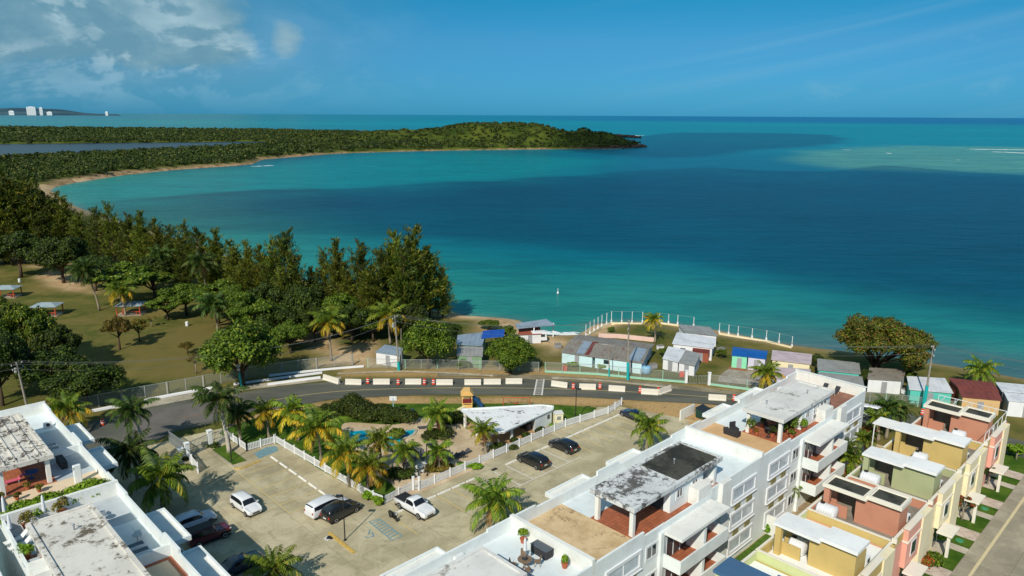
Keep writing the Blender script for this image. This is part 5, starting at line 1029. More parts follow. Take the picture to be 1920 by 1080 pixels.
def house(u0, wall, front, label, roofm, rim, pitch=10.2, floor='greyfloor', tank=True, name='terraced_house', divider='cream', dwall=None):
    """x = u along the row (0..pitch), y = -(v+27.3) across it; the street front is at v = -19.1"""
    t = thing(name, label, 'house', W(u0, -27.3), SA); f = Frame(t, 0, pitch); B = 8.2
    f.part('wall', [(0, pitch, 0, B, -.2, 5.6)], M[front]); f.sheet('terrace', .15, pitch-.15, .15, B-.15, 5.66, M[floor], .1)
    dw = dwall or wall
    f.part('parapet', [(0, .18, 0, B, 5.6, 6.55), (0.18, 2.6, 0, .16, 5.6, 6.5), (2.6, pitch, 0, .16, 5.6, 6.5), (.18, pitch, B-.18, B, 5.6, 6.5)], M[dw]); f.part('coping', [(-.04, .22, -.04, B+.04, 6.55, 6.62), (.22, pitch, B-.22, B+.04, 6.5, 6.58), (.22, pitch, -.04, .2, 6.5, 6.58)], M[divider])
    f.part('coping', [(-.15, .05, B-.1, B+.35, 6.5, 6.95)], M['cream'])
    # roof room and the two roof slabs, the low one over the open kitchen and the higher one over the room
    f.part('roof_room', [(2.55, 4.6, 3.7, 7.75, 5.6, 8.72)], M[wall]); f.part('roof_room', [(4.6, 4.9, 3.7, 7.75, 5.6, 8.1)], M[wall])
    f.part('pier', [(1.95, 2.45, .75, 1.3, 5.66, 8.62)], M[wall]); f.part('pier', [(4.1, 4.6, .75, 1.3, 5.66, 8.62)], M[wall])
    f.part('low_wall', [(2.45, 2.6, 1.3, 3.0, 5.66, 6.9), (.3, 2.45, .25, .4, 5.66, 6.6)], M[wall])
    f.part('back_wall', [(4.45, 4.6, 1.3, 3.7, 5.66, 8.6)], M[floor])
    s1 = f.part('roof_slab', [(1.75, 4.45, .6, 4.9, 8.62, 8.86)], M[roofm] if not rim else M['cream']); s2 = f.part('roof_slab', [(2.05, 4.75, 4.75, 8.0, 8.74, 9.04)], M[roofm] if not rim else M['cream'])
    if rim:
        f.part('roof_sheet', [(2.1, 4.1, .95, 4.4, 8.86, 8.90)], M[roofm], s1); f.part('roof_sheet', [(2.4, 4.4, 5.1, 7.65, 9.04, 9.08)], M[roofm], s2)
        f.part('rim', [(1.75, 4.45, .6, .8, 8.86, 9.0), (1.75, 4.45, 4.5, 4.74, 8.86, 9.0), (1.75, 1.95, .8, 4.5, 8.86, 9.0), (4.25, 4.45, .8, 4.5, 8.86, 9.0)], M['cream'], s1)
        f.part('rim', [(2.05, 4.75, 4.75, 4.95, 9.04, 9.18), (2.05, 4.75, 7.8, 8.0, 9.04, 9.18), (2.05, 2.25, 4.95, 7.8, 9.04, 9.18), (4.55, 4.75, 4.95, 7.8, 9.04, 9.18)], M['cream'], s2)
    # street front: projecting bay with window and belt course, white pilaster, canopy on a post
    f.part('front_bay', [(2.9, 6.6, B, B+.45, 2.6, 6.75)], M[front]); f.part('belt_course', [(2.8, 6.7, B, B+.55, 5.3, 5.48), (2.8, 6.7, B, B+.55, 6.75, 6.85)], M['cream'])
    f.part('front_pier', [(6.6, 9.3, B, B+.6, 0, 6.6)], M['cream_wall']); f.part('front_bay', [(9.3, pitch-.02, B, B+.3, 0, 6.4)], M[wall])
    w_ = f.part('window', [(4.1, 5.5, B+.45, B+.5, 3.4, 5.0)], M['frame']); f.part('pane', [(4.25, 5.35, B+.5, B+.52, 3.55, 4.85)], M['glass'], w_)
    c = f.part('canopy', [(2.2, 4.9, B+.5, B+2.0, 2.45, 2.65)], M['cream'], bevel=.03); f.part('post', [(2.4, 2.7, B+1.5, B+1.8, 0, 2.45)], M['cream'], c, bevel=.02)
    f.part('door', [(3.4, 4.5, B, B+.04, 0, 2.15)], M['glass']); f.part('wall_lamp', [(3.6, 3.75, 3.6, 3.7, 8.0, 8.15)], M['cream'])
    return t, f
HS_ = []
HS_.append(house(57.7, 'yellow_wall', 'yellow_wall', 'bright yellow row house with white roof slabs nearest the camera', 'hroofw', False, floor='hroofw', dwall='lime_wall'))
HS_.append(house(68.1, 'coral_wall', 'pink_wall', 'coral row house with two black roof panels beside the teal pergola', 'slabk', True, dwall='yellow_wall'))
HS_.append(house(78.2, 'green_wall', 'cream_wall', 'olive green row house with white roof slabs, third along the row', 'hroofw', False, dwall='coral_wall'))
HS_.append(house(87.9, 'yellow_wall', 'cream_wall', 'mustard yellow row house with slatted white pergola, fourth along the row', 'hroofw', False, dwall='green_wall'))
HS_.append(house(98.2, 'coral_wall', 'pink_wall', 'coral corner house with dark roof panels and white roof railings by the sea road', 'slabk', True, dwall='yellow_wall'))
HS_.append(house(47.3, 'lime_wall', 'lime_wall', 'row house with blue painted roof cut by the bottom edge', 'blueroof', False, floor='hroofw', dwall='lime_wall'))
# corner house: white railings and roof frame
t, f = HS_[4]; mb = MB()
for a in (.1, 2.0, 4.0, 6.0, 8.0, 10.1):
    for b in (8.1,): f.bx(mb, a-.03, a+.03, b-.03, b+.03, 6.5, 7.9)
f.bx(mb, .1, 10.1, 8.07, 8.13, 7.85, 7.92); f.bx(mb, 10.05, 10.12, .1, 8.1, 7.85, 7.92)
for a in (10.1,):
    for b in (.1, 2.1, 4.1, 6.1): f.bx(mb, a-.03, a+.03, b-.03, b+.03, 6.5, 7.9)
for k in range(5): f.bx(mb, 7.4, 10.1, 1.0+k*1.5, 1.06+k*1.5, 7.92, 7.98)
mb.build('railing', M['frame'], t)
# slatted pergola of the mustard house
t, f = HS_[3]; mb = MB()
for k in range(11): f.bx(mb, 2.1+k*.26, 2.18+k*.26, -2.0, .7, 8.5, 8.62)
f.bx(mb, 2.0, 4.9, -1.7, -1.6, 8.4, 8.5); f.bx(mb, 2.0, 2.1, -1.75, -1.65, 5.6, 8.4); mb.build('pergola', M['frame'], t)
for x in (2.0, 4.8): pass
# water tanks: each stands on its terrace
def tank(loc, lab, r=.75, L=2.0, rz=SA-math.pi/2):
    t = thing('water_tank', lab, 'water tank', loc, rz, 'white water tanks on the house terraces'); mb = MB()
    pr = [(.05, -L/2), (r*.8, -L/2+.05), (r, -L/2+.2)]
    for k in range(7): x = -L/2+.25+k*(L-.5)/6; pr += [(r, x-.05), (r*1.05, x), (r, x+.05)]
    pr += [(r, L/2-.2), (r*.8, L/2-.05), (.05, L/2)]
    vs = MB(); vs.lathe(pr, 14); vs.v = [(z, y, x+r) for x, y, z in vs.v]; vs.build('body', M['tank'], t, smooth=True)
    c = MB(); c.lathe([(.24, 2*r-.03), (.24, 2*r+.06), (.05, 2*r+.08)], 12, None, (-L*.25, 0, 0)); c.build('lid', flat('black_lid', (.02, .02, .02), .5), t); return t
def hz(i, a, b, z=5.66): u0 = [57.7, 68.1, 78.2, 87.9, 98.2, 47.3][i]; return W(u0+a, -27.3+b, z)
tank(hz(1, 1.3, 1.5), 'ribbed white tank with black lid in the near corner of the coral house terrace'); tank(hz(0, 3.6, 2.3), 'white tank in the shade of the bright yellow house', L=1.6); tank(hz(2, 1.3, 1.9), 'ribbed white tank on the olive house terrace')
tank(hz(3, 1.0, 4.0), 'white tank with black lid behind the white slabs of the olive house', L=1.6); tank(hz(4, .9, 5.2), 'white tank with black lid behind the roof of the mustard house', L=1.6)
# teal pergola in the yard
t = thing('pergola', 'white pergola frame with teal shade cloth behind the coral house', 'pergola', W(68.4, -29.2), SA); mb = MB()
for x in (0, 2.6, 5.4): mb.box(x, x+.1, -2.4, 0.6, 2.9, 3.0); [mb.box(x, x+.1, y, y+.1, 0, 2.9) for y in (-2.3, .4)]
for y in (-2.3, .4): mb.box(-.2, 5.7, y, y+.1, 3.0, 3.08)
mb.build('frame', M['frame'], t); c = MB(); c.add([(.1, -2.2, 2.95), (5.4, -2.2, 2.95), (5.4, .4, 2.8), (.1, .4, 2.8), (.1, -2.2, 2.92), (5.4, -2.2, 2.92), (5.4, .4, 2.77), (.1, .4, 2.77)], [(0, 1, 2, 3), (4, 5, 6, 7), (0, 1, 5, 4), (2, 3, 7, 6)]); c.build('shade_cloth', M['teal'], t)
# front gardens: paths, stepping pavers
M['path'] = conc('front_path_concrete', hexl(196, 188, 172), hexl(176, 166, 148)); M['paver'] = tilemat('pink_pavers', hexl(204, 188, 174), hexl(190, 172, 156), 1.25, hexl(96, 84, 72))
for i, u0 in enumerate([57.7, 68.1, 78.2, 87.9, 98.2]):
    sheet('front_path', [(u0+4.6, -19.0), (u0+5.9, -19.0), (u0+5.9, -16.2), (u0+4.6, -16.2)], .032, M['path'], px=False); sheet('driveway', [(u0+8.0, -19.0), (u0+10.3, -19.0), (u0+10.3, -16.2), (u0+8.0, -16.2)], .034, M['paver'], px=False)
    sheet('porch_slab', [(u0+2.6, -19.1), (u0+5.4, -19.1), (u0+5.4, -17.9), (u0+2.6, -17.9)], .04, M['path'], px=False)
# ================================================================== garden and car park furniture
def wthing(name, label, cat, x, y, rz=0.0, z=0.0, group=None): return thing(name, label, cat, P(x, y, z), rz, group)
# ---- white picket fences: posts and panels
def picket(label, pts, H=1.15, gap=2.44, board=.13, space=.21, solid=False):
    t = thing('picket_fence', label, 'fence', pts[0]); o = pts[0]; posts = []
    for a, b in zip(pts, pts[1:]):
        L = (b-a).length; n = max(1, round(L/gap)); d = (b-a)/L
        for k in range(n):
            p = a+d*(L*k/n)-o; q = a+d*(L*(k+1)/n)-o; mb = MB(); m = max(1, int((q-p).length/space)); w = (q-p).length/m
            for j in range(m):
                c = p+d*(w*(j+.5)); mb.bar(c+Vector((0, 0, .08)), c+Vector((0, 0, H-.04)), .03, board) if False else mb.add(*plank(c, d, board, .03, .08, H-.05))
            for z in (.18, H-.18): mb.bar(p+Vector((0, 0, z)), q+Vector((0, 0, z)), .05, .09)
            mb.build('panel', M['frame'], t); posts.append(p)
        posts.append(b-a+a-o)
    seen = []
    for p in posts:
        if any((p-s).length < .3 for s in seen): continue
        seen.append(p); mb = MB(); mb.box(-.075, .075, -.075, .075, 0, H+.08); mb.box(-.10, .10, -.10, .10, H+.08, H+.13); mb.build('post', M['frame'], t, loc=p)
    return t
def plank(c, d, w, th, z0, z1):
    n = Vector((-d.y, d.x, 0)); v = []
    for z in (z0, z1):
        for s, r in ((-1, -1), (1, -1), (1, 1), (-1, 1)): v.append(c+d*(s*w/2)+n*(r*th/2)+Vector((0, 0, z)))
    return v, [(0, 3, 2, 1), (4, 5, 6, 7), (0, 1, 5, 4), (1, 2, 6, 5), (2, 3, 7, 6), (3, 0, 4, 7)]
picket('long white picket fence between the pool garden and the right-hand parking bays', [P(785, 920), P(950, 848), P(1060, 800), P(1140, 776), P(1165, 760)])
picket('short white picket fence left of the garden gate, beside the white pickup', [P(720, 946), P(775, 918)])
picket('white picket fence between the left bays and the lawn of yellow palms', [P(517, 830), P(610, 885), P(700, 938), P(720, 946)])
picket('short white picket fence joining the gate island to the lawn corner', [P(463, 846), P(515, 831)])
picket('white picket fence running down from the gate to the lawn', [P(426, 820), P(463, 846)])
picket('small white picket gate panel swung open in the left drive', [P(350, 858), P(372, 887)], H=1.4)
t = thing('garden_gate', 'white lattice gate between the two picket fences opposite the pickup', 'gate', P(775, 919)); q = P(786, 919)-P(775, 919)
for p in (Vector((0, 0, 0)), q): mb = MB(); mb.box(-.12, .12, -.12, .12, 0, 1.75); mb.box(-.16, .16, -.16, .16, 1.75, 1.82); mb.build('post', M['frame'], t, loc=p)
mb = MB(); [mb.bar(q*(k/6)+Vector((0, 0, .15)), q*(k/6)+Vector((0, 0, 1.3)), .04) for k in range(1, 6)]; mb.bar(Vector((0, 0, .3)), q+Vector((0, 0, .3)), .05); mb.bar(Vector((0, 0, 1.25)), q+Vector((0, 0, 1.25)), .05); mb.build('gate_leaf', M['frame'], t)
# entrance gate
t = thing('entrance_gate', 'tall grey sliding gate with white piers at the car park entrance', 'gate', P(395, 838))
M['gatem'] = flat('grey_gate_metal', hexl(150, 158, 160), .5, metal=.3)
def rel(x, y, t): p = P(x, y); return p-t.location
for x, y, h in ((395, 838, 2.4), (352, 857, 2.0), (340, 862, 1.6)):
    mb = MB(); mb.box(-.28, .28, -.28, .28, 0, h); mb.box(-.34, .34, -.34, .34, h, h+.1); mb.build('pier', M['wall'], t, loc=rel(x, y, t), rz=SA)
for a, b, h, nm in (((352, 857), (395, 838), 2.0, 'gate_leaf'), ((395, 838), (420, 830), 1.9, 'gate_leaf'), ((318, 832), (350, 855), 1.9, 'side_panel')):
    a = rel(*a, t); b = rel(*b, t); mb = MB(); n = int((b-a).length/.2)
    for k in range(n+1): c = a.lerp(b, k/n); mb.bar(c+Vector((0, 0, .12)), c+Vector((0, 0, h)), .045)
    for z in (.15, h*.5, h): mb.bar(a+Vector((0, 0, z)), b+Vector((0, 0, z)), .07)
    mb.build(nm, M['gatem'], t)
# ---- pavilion with the triangular roof
PV = thing('pavilion', 'white pavilion with a mould-streaked triangular roof beside the pool deck', 'pavilion', P(960, 810)); ZR = 2.45
def rz_(x, y, z): return P(x, y, z)-PV.location
M['pavroof'] = stained('pavilion_roof', (0.76, 0.77, 0.77), hexl(92, 82, 74), 0.5, .535, .60, 1.0, stretch=(1, 1.5, 1))
c = [rz_(864, 768, ZR), rz_(922, 812, ZR), rz_(946, 809, ZR), rz_(1036, 768, ZR), rz_(1037, 762, ZR), rz_(1012, 760, ZR)]
mb = MB(); mb.prism([(p.x, p.y) for p in c], ZR-.28, ZR); mb.build('roof', M['pavroof'], PV)
mb = MB(); cc = c+[c[0]]
for a, b in zip(cc, cc[1:]): mb.bar(a+Vector((0, 0, .05)), b+Vector((0, 0, .05)), .25, .16)
mb.build('roof_edge', M['wall'], PV)
for x, y, hgt in ((872, 801, 1), (895, 823, 1), (918, 836, 1), (959, 828, 1)):
    p = rz_(x, y, 0); mb = MB(); mb.box(-.16, .16, -.16, .16, 0, ZR-.28); mb.build('column', M['wall2'], PV, loc=p, rz=SA, bevel=.02)
w = [rz_(1001, 815, 0), rz_(1036, 800, 0), rz_(1036, 787, 0), rz_(985, 790, 0)]
w = [rz_(1003, 812, 0), rz_(1034, 797, 0), rz_(1032, 787, 0), rz_(975, 790, 0), rz_(975, 803, 0), rz_(996, 803, 0)]
mb = MB(); mb.prism([(p.x, p.y) for p in w], 0, ZR-.28); mb.build('wall', M['wall'], PV)
a, b = w[0], w[1]; d = (b-a).normalized(); n = Vector((d.y, -d.x, 0)); mb = MB(); m0 = a.lerp(b, .8)+n*.03; mb.add(*plank(m0, d, .5, .06, 1.3, 1.9)); mb.build('window', M['glass'], PV)
for k in (.25, .7): m0 = w[4].lerp(w[5], k); mb = MB(); mb.add(*plank(m0+n*.05, (w[5]-w[4]).normalized(), 1.0, .06, 0.02, 2.0)); mb.build('door', M['glass'], PV)
mb = MB(); q = [rz_(868, 792, 0), rz_(905, 838, 0), rz_(950, 840, 0), rz_(1000, 818, 0), rz_(1034, 797, 0), rz_(1030, 785, 0)]; mb.prism([(p.x, p.y) for p in q], 0.02, .09); mb.build('floor', flat('pavilion_floor', hexl(176, 142, 102), .85, var=.25, sc=1.2), PV)
mb = MB(); cpt = rz_(921, 832, 0); 
for k in range(9):
    a0 = -2.4+k*.33; mb.bar(cpt+Vector((math.cos(a0)*1.1, math.sin(a0)*1.1, .25)), cpt+Vector((math.cos(a0+.33)*1.1, math.sin(a0+.33)*1.1, .25)), .14, .5)
mb.build('counter', M['wall'], PV)
t = wthing('trash_bin', 'round dark bin on the pavilion terrace', 'bin', 990, 806, z=.09); mb = MB(); mb.lathe([(.38, 0), (.46, .9), (.5, .92), (.5, 1.0), (.3, 1.08), (.05, 1.1)], 14); mb.build('body', flat('dark_grey_plastic', (.06, .065, .07), .6), t, smooth=False)
t = wthing('pump_cabinet', 'small cream pump house with flat lid right of the pavilion', 'cabinet', 1046, 796, R(10)); mb = MB(); mb.box(-.65, .65, -.6, .6, 0, 1.9); mb.build('body', flat('cream_cabinet', hexl(226, 218, 184), .8), t, bevel=.02)
mb = MB(); mb.box(-.72, .72, -.68, .68, 1.9, 2.0); mb.build('lid', M['slabw'], t); mb = MB(); [mb.box(-.3, .3, -.64, -.6, 1.0+k*.1, 1.06+k*.1) for k in range(6)]; mb.build('vent', M['alu'], t)
# ---- play tower and climbing frame on the back lawn
t = wthing('play_tower', 'yellow plastic play tower with blue slide behind the pavilion roof', 'playground tower', 876, 766, R(5)); yl = flat('yellow_plastic', hexl(232, 186, 112), .5, var=.08); rd = flat('dark_red_plastic', hexl(120, 40, 44), .5)
for x in (-.7, .7):
    for y in (-.7, .7): mb = MB(); mb.box(x-.09, x+.09, y-.09, y+.09, 0, 2.6); mb.build('leg', yl, t)
mb = MB(); mb.box(-.8, .8, -.8, .8, 1.1, 1.22); mb.build('platform', yl, t); mb = MB(); mb.add([(-1, -1, 2.5), (1, -1, 2.5), (1, 1, 2.5), (-1, 1, 2.5), (-.45, -1, 3.2), (.45, -1, 3.2), (.45, 1, 3.2), (-.45, 1, 3.2)], [(0, 1, 5, 4), (1, 2, 6, 5), (2, 3, 7, 6), (3, 0, 4, 7), (4, 5, 6, 7), (0, 3, 2, 1)]); mb.build('roof', yl, t)
mb = MB(); mb.box(-.7, .7, -.8, -.72, 1.22, 1.9); mb.build('panel', rd, t); mb = MB(); mb.box(-.6, .6, -.82, -.74, .1, .95); mb.build('panel', yl, t)
mb = MB(); mb.tube([(.7, 0, 1.9), (1.3, .1, 1.5), (1.9, .2, .7), (2.3, .2, .3)], .42, 12, cap=False); mb.build('slide', flat('blue_plastic', hexl(40, 76, 120), .4), t, smooth=True)
t = wthing('play_slide', 'pale yellow slide lying on the lawn left of the pavilion', 'slide', 852, 779, R(20)); mb = MB()
for k in range(6): mb.add([(-1.6+k*.55, -.3, .15+k*.2), (-1.05+k*.55, -.3, .15+(k+1)*.2), (-1.05+k*.55, .3, .15+(k+1)*.2), (-1.6+k*.55, .3, .15+k*.2), (-1.6+k*.55, -.3, .05+k*.2), (-1.05+k*.55, -.3, .05+(k+1)*.2), (-1.05+k*.55, .3, .05+(k+1)*.2), (-1.6+k*.55, .3, .05+k*.2)], [(0, 1, 2, 3), (4, 7, 6, 5), (0, 4, 5, 1), (3, 2, 6, 7)])
mb.build('chute', flat('pale_yellow_plastic', hexl(222, 206, 158), .5), t); mb = MB(); mb.box(1.5, 1.7, -.3, .3, 0, 1.2); mb.build('ladder', flat('yellow_ladder', hexl(200, 170, 120), .5), t)
t = wthing('climbing_frame', 'red tubular frame on the lawn behind the pavilion', 'play frame', 970, 762, R(3)); mb = MB(); rp = flat('red_painted_steel', hexl(196, 70, 40), .5); mb.tube([(-2.2, 0, 0), (-2.2, 0, 1.5), (2.0, 0, 1.5), (2.0, 0, 0)], .05, 6); mb.tube([(-2.2, .6, 0), (-2.2, 0, 1.5)], .045, 6); mb.tube([(2.0, .6, 0), (2.0, 0, 1.5)], .045, 6); mb.build('frame', rp, t)
mb = MB(); mb.tube([(-.5, 0, 1.5), (-.5, .05, .5)], .02, 5); mb.tube([(.1, 0, 1.5), (.1, .05, .5)], .02, 5); mb.box(-.55, .15, -.05, .15, .46, .5); mb.build('swing_seat', rp, t)
t = wthing('basketball_hoop', 'pale basketball stand behind the clipped shrubs', 'basketball hoop', 738, 776, 0); mb = MB(); mb.bar((0, 0, 0), (0, 0, 2.6), .14); mb.build('post', flat('pale_blue_post', hexl(140, 176, 176), .5), t); mb = MB(); mb.box(-.55, .55, -.06, 0, 2.2, 2.9); mb.build('backboard', M['frame'], t)
o = MB().lathe([(0.02, -.4), (.28, -.3), (.4, 0), (.28, .3), (.02, .4)], 14).build('beach_ball', flat('blue_ball', hexl(30, 60, 120), .4), loc=P(773, 771, .42), smooth=True); tag(o, 'big dark blue ball on the lawn right of the clipped shrubs', 'ball')
# ---- lamp posts
M['lampm'] = flat('black_lamp_metal', (0.018, 0.018, 0.02), .4)
def lamp(x, y, top, lab, arm=-1):
    t = wthing('lamp_post', lab, 'lamp post', x, y); h = height_at(t.location, top); mb = MB(); mb.tube([(0, 0, 0), (0, 0, h)], [.075, .055], 8); mb.build('pole', M['lampm'], t)
    mb = MB(); mb.box(0, arm*.75, -.17, .17, h-.18, h-.03); mb.build('lamp_head', M['lampm'], t, bevel=.02); mb = MB(); mb.lathe([(.17, 0), (.17, .1), (.08, .16)], 8); mb.build('base', M['lampm'], t); return t
lamp(647, 1013, 928, 'black lamp post in the middle of the car park by the yellow kerb'); lamp(1079, 792, 728, 'black lamp post rising behind the long picket fence', 1); lamp(434, 864, 796, 'black lamp post on the grass island at the gate', 1)
lamp(801, 892, 832, 'black lamp post among the deck chairs', 1); lamp(757, 900, 868, 'short black lamp post in the palm shade by the pool', 1)
# ---- deck chairs and loungers by the pool
M['sling'] = flat('dark_sling_fabric', hexl(74, 72, 78), .8, var=.2); M['slingw'] = flat('white_strap_seat', (.72, .72, .70), .7)
def lounger(p, rz, lab, mat=None, cat='sun lounger', group=None):
    t = thing('sun_lounger', lab, cat, p, rz, group); mb = MB(); mb.box(-.95, .35, -.3, .3, .28, .33); mb.build('seat', mat or M['sling'], t); mb = MB(); mb.add([(.35, -.3, .28), (.35, .3, .28), (.95, .3, .75), (.95, -.3, .75), (.35, -.3, .33), (.35, .3, .33), (.92, .3, .80), (.92, -.3, .80)], [(0, 1, 2, 3), (4, 7, 6, 5), (0, 4, 5, 1), (1, 5, 6, 2), (2, 6, 7, 3), (3, 7, 4, 0)]); mb.build('backrest', mat or M['sling'], t)
    for x in (-.8, .3):
        for y in (-.26, .26): mb = MB(); mb.bar((x, y, 0), (x, y, .28), .04); mb.build('leg', M['frame'], t)
    return t
L0 = lounger(P(846, 862, .05), R(30), 'left dark lounger of the three by the small pale palm', group='loungers on the pool deck')
for i, (x, y, rz, lab) in enumerate([(858, 858, 28, 'middle dark lounger of the three by the small pale palm'), (868, 853, 28, 'right dark lounger of the three by the small pale palm'), (792, 858, 100, 'lounger in the palm shade nearest the lamp post'), (812, 862, 95, 'lounger between the lamp post and the pale palm'), (832, 856, 20, 'lounger right behind the small pale palm'), (795, 804, 10, 'lone lounger at the curved pool edge'), (778, 862, 80, 'lounger in the shade left of the lamp post'), (765, 872, 60, 'lounger deepest in the palm shade')]):
    dup(L0, P(x, y, .05), R(rz), lab)
def table(p, lab, r=.5, mat=None, h=.72, group=None):
    t = thing('round_table', lab, 'table', p, 0, group); mb = MB(); mb.lathe([(r, h-.04), (r, h), (.02, h)], 14); mb.build('table_top', mat or M['slingw'], t); mb = MB(); mb.lathe([(.26, 0), (.26, .03), (.05, .06), (.04, h-.04)], 10); mb.build('leg', mat or M['slingw'], t); return t
def chair(p, rz, lab, mat=None, group=None):
    t = thing('garden_chair', lab, 'chair', p, rz, group); m_ = mat or M['slingw']; mb = MB(); mb.box(-.24, .24, -.24, .24, .40, .44); mb.build('seat', m_, t); mb = MB(); mb.add([(-.24, .22, .44), (.24, .22, .44), (.22, .32, .88), (-.22, .32, .88), (-.24, .25, .44), (.24, .25, .44), (.22, .35, .88), (-.22, .35, .88)], [(0, 1, 2, 3), (7, 6, 5, 4), (0, 4, 5, 1), (3, 2, 6, 7), (0, 3, 7, 4), (1, 5, 6, 2)]); mb.build('backrest', m_, t)
    for x in (-.21, .21):
        for y in (-.21, .21): mb = MB(); mb.bar((x, y, 0), (x, y, .40), .035); mb.build('leg', m_, t)
    return t
T0 = table(P(774, 893, .05), 'white table in the palm shade beside the short lamp post', group='white tables on the pool deck'); dup(T0, P(786, 884, .05), 0, 'white table right of the short lamp post'); dup(T0, P(800, 876, .05), 0, 'white table beside the tall lamp post on the deck')
C0 = chair(P(768, 890, .05), 1.2, 'white chair left of the shaded tables', group='white chairs around the shaded tables')
for x, y, r_, lab in ((779, 896, 3.6, 'white chair nearest the garden gate'), (783, 889, .4, 'white chair between the two shaded tables'), (792, 888, 4.4, 'white chair in front of the right table'), (794, 879, .8, 'white chair behind the middle table'), (806, 879, 4, 'white chair right of the lamp post')): dup(C0, P(x, y, .05), r_, lab)
# dumpsters, umbrella base and wall by the drive
t = wthing('dumpster', 'dark green wheeled dumpster with sloping lid by the end of the drive', 'dumpster', 1318, 782, SA); gm_ = flat('dark_green_steel', hexl(22, 62, 52), .5); mb = MB(); mb.add([(-1, -.7, .15), (1, -.7, .15), (1, .7, .15), (-1, .7, .15), (-1.05, -.75, 1.2), (1.05, -.75, 1.2), (1.05, .75, 1.55), (-1.05, .75, 1.55)], [(0, 3, 2, 1), (4, 5, 6, 7), (0, 1, 5, 4), (1, 2, 6, 5), (2, 3, 7, 6), (3, 0, 4, 7)]); mb.build('body', gm_, t, bevel=.03)
mb = MB(); mb.add([(-1.08, -.8, 1.21), (1.08, -.8, 1.21), (1.08, .8, 1.57), (-1.08, .8, 1.57), (-1.08, -.8, 1.27), (1.08, -.8, 1.27), (1.08, .8, 1.63), (-1.08, .8, 1.63)], [(0, 3, 2, 1), (4, 5, 6, 7), (0, 1, 5, 4), (1, 2, 6, 5), (2, 3, 7, 6), (3, 0, 4, 7)]); mb.build('lid', flat('black_plastic_lid', (.02, .025, .03), .5), t)
mb = MB(); mb.box(-.95, -.2, -.78, -.73, .55, 1.0); mb.box(.1, .7, -.78, -.73, .55, 1.0); mb.build('sticker', M['frame'], t)
for x in (-.8, .8):
    for y in (-.5, .5): mb = MB(); mb.lathe([(.1, -.05), (.1, .05)], 10); mb.v = [(a, c_, b+.1) for a, b, c_ in mb.v]; mb.build('wheel', M['lampm'], t, loc=(x, y, 0))
t = wthing('dumpster', 'green skip half hidden behind the awning of the long block', 'dumpster', 1124, 884, SA); t.location = W(57.4, -44.6); mb = MB(); mb.box(-.9, .9, -.6, .6, .1, 1.1); mb.build('body', flat('green_steel', hexl(20, 96, 70), .5), t, bevel=.03); mb = MB(); mb.box(-.95, .95, -.65, .65, 1.1, 1.18); mb.build('lid', flat('green_lid', hexl(30, 120, 88), .5), t)
mb = MB(); a, b = W(90.9, -56.8), W(94.7, -56.8); mb.bar(a+Vector((0, 0, .8)), b+Vector((0, 0, .8)), .2, 1.6); tag(mb.build('screen_wall', M['wall2']), 'free-standing white wall beside the dark green dumpster', 'wall')
# drain grate
mb = MB(); mb.box(-.45, .45, -.25, .25, 0, .02); tag(mb.build('drain_grate', M['lampm'], loc=P(927, 880, .012), rz=SA), 'black drain grate between two wheel stops', 'drain'); mb = MB(); mb.box(-.35, .35, -.3, .3, 0, .05); tag(mb.build('drain_grate', M['lampm'], loc=P(619, 1008, .02), rz=SA-.8), 'black square drain cover beside the yellow kerb', 'drain')
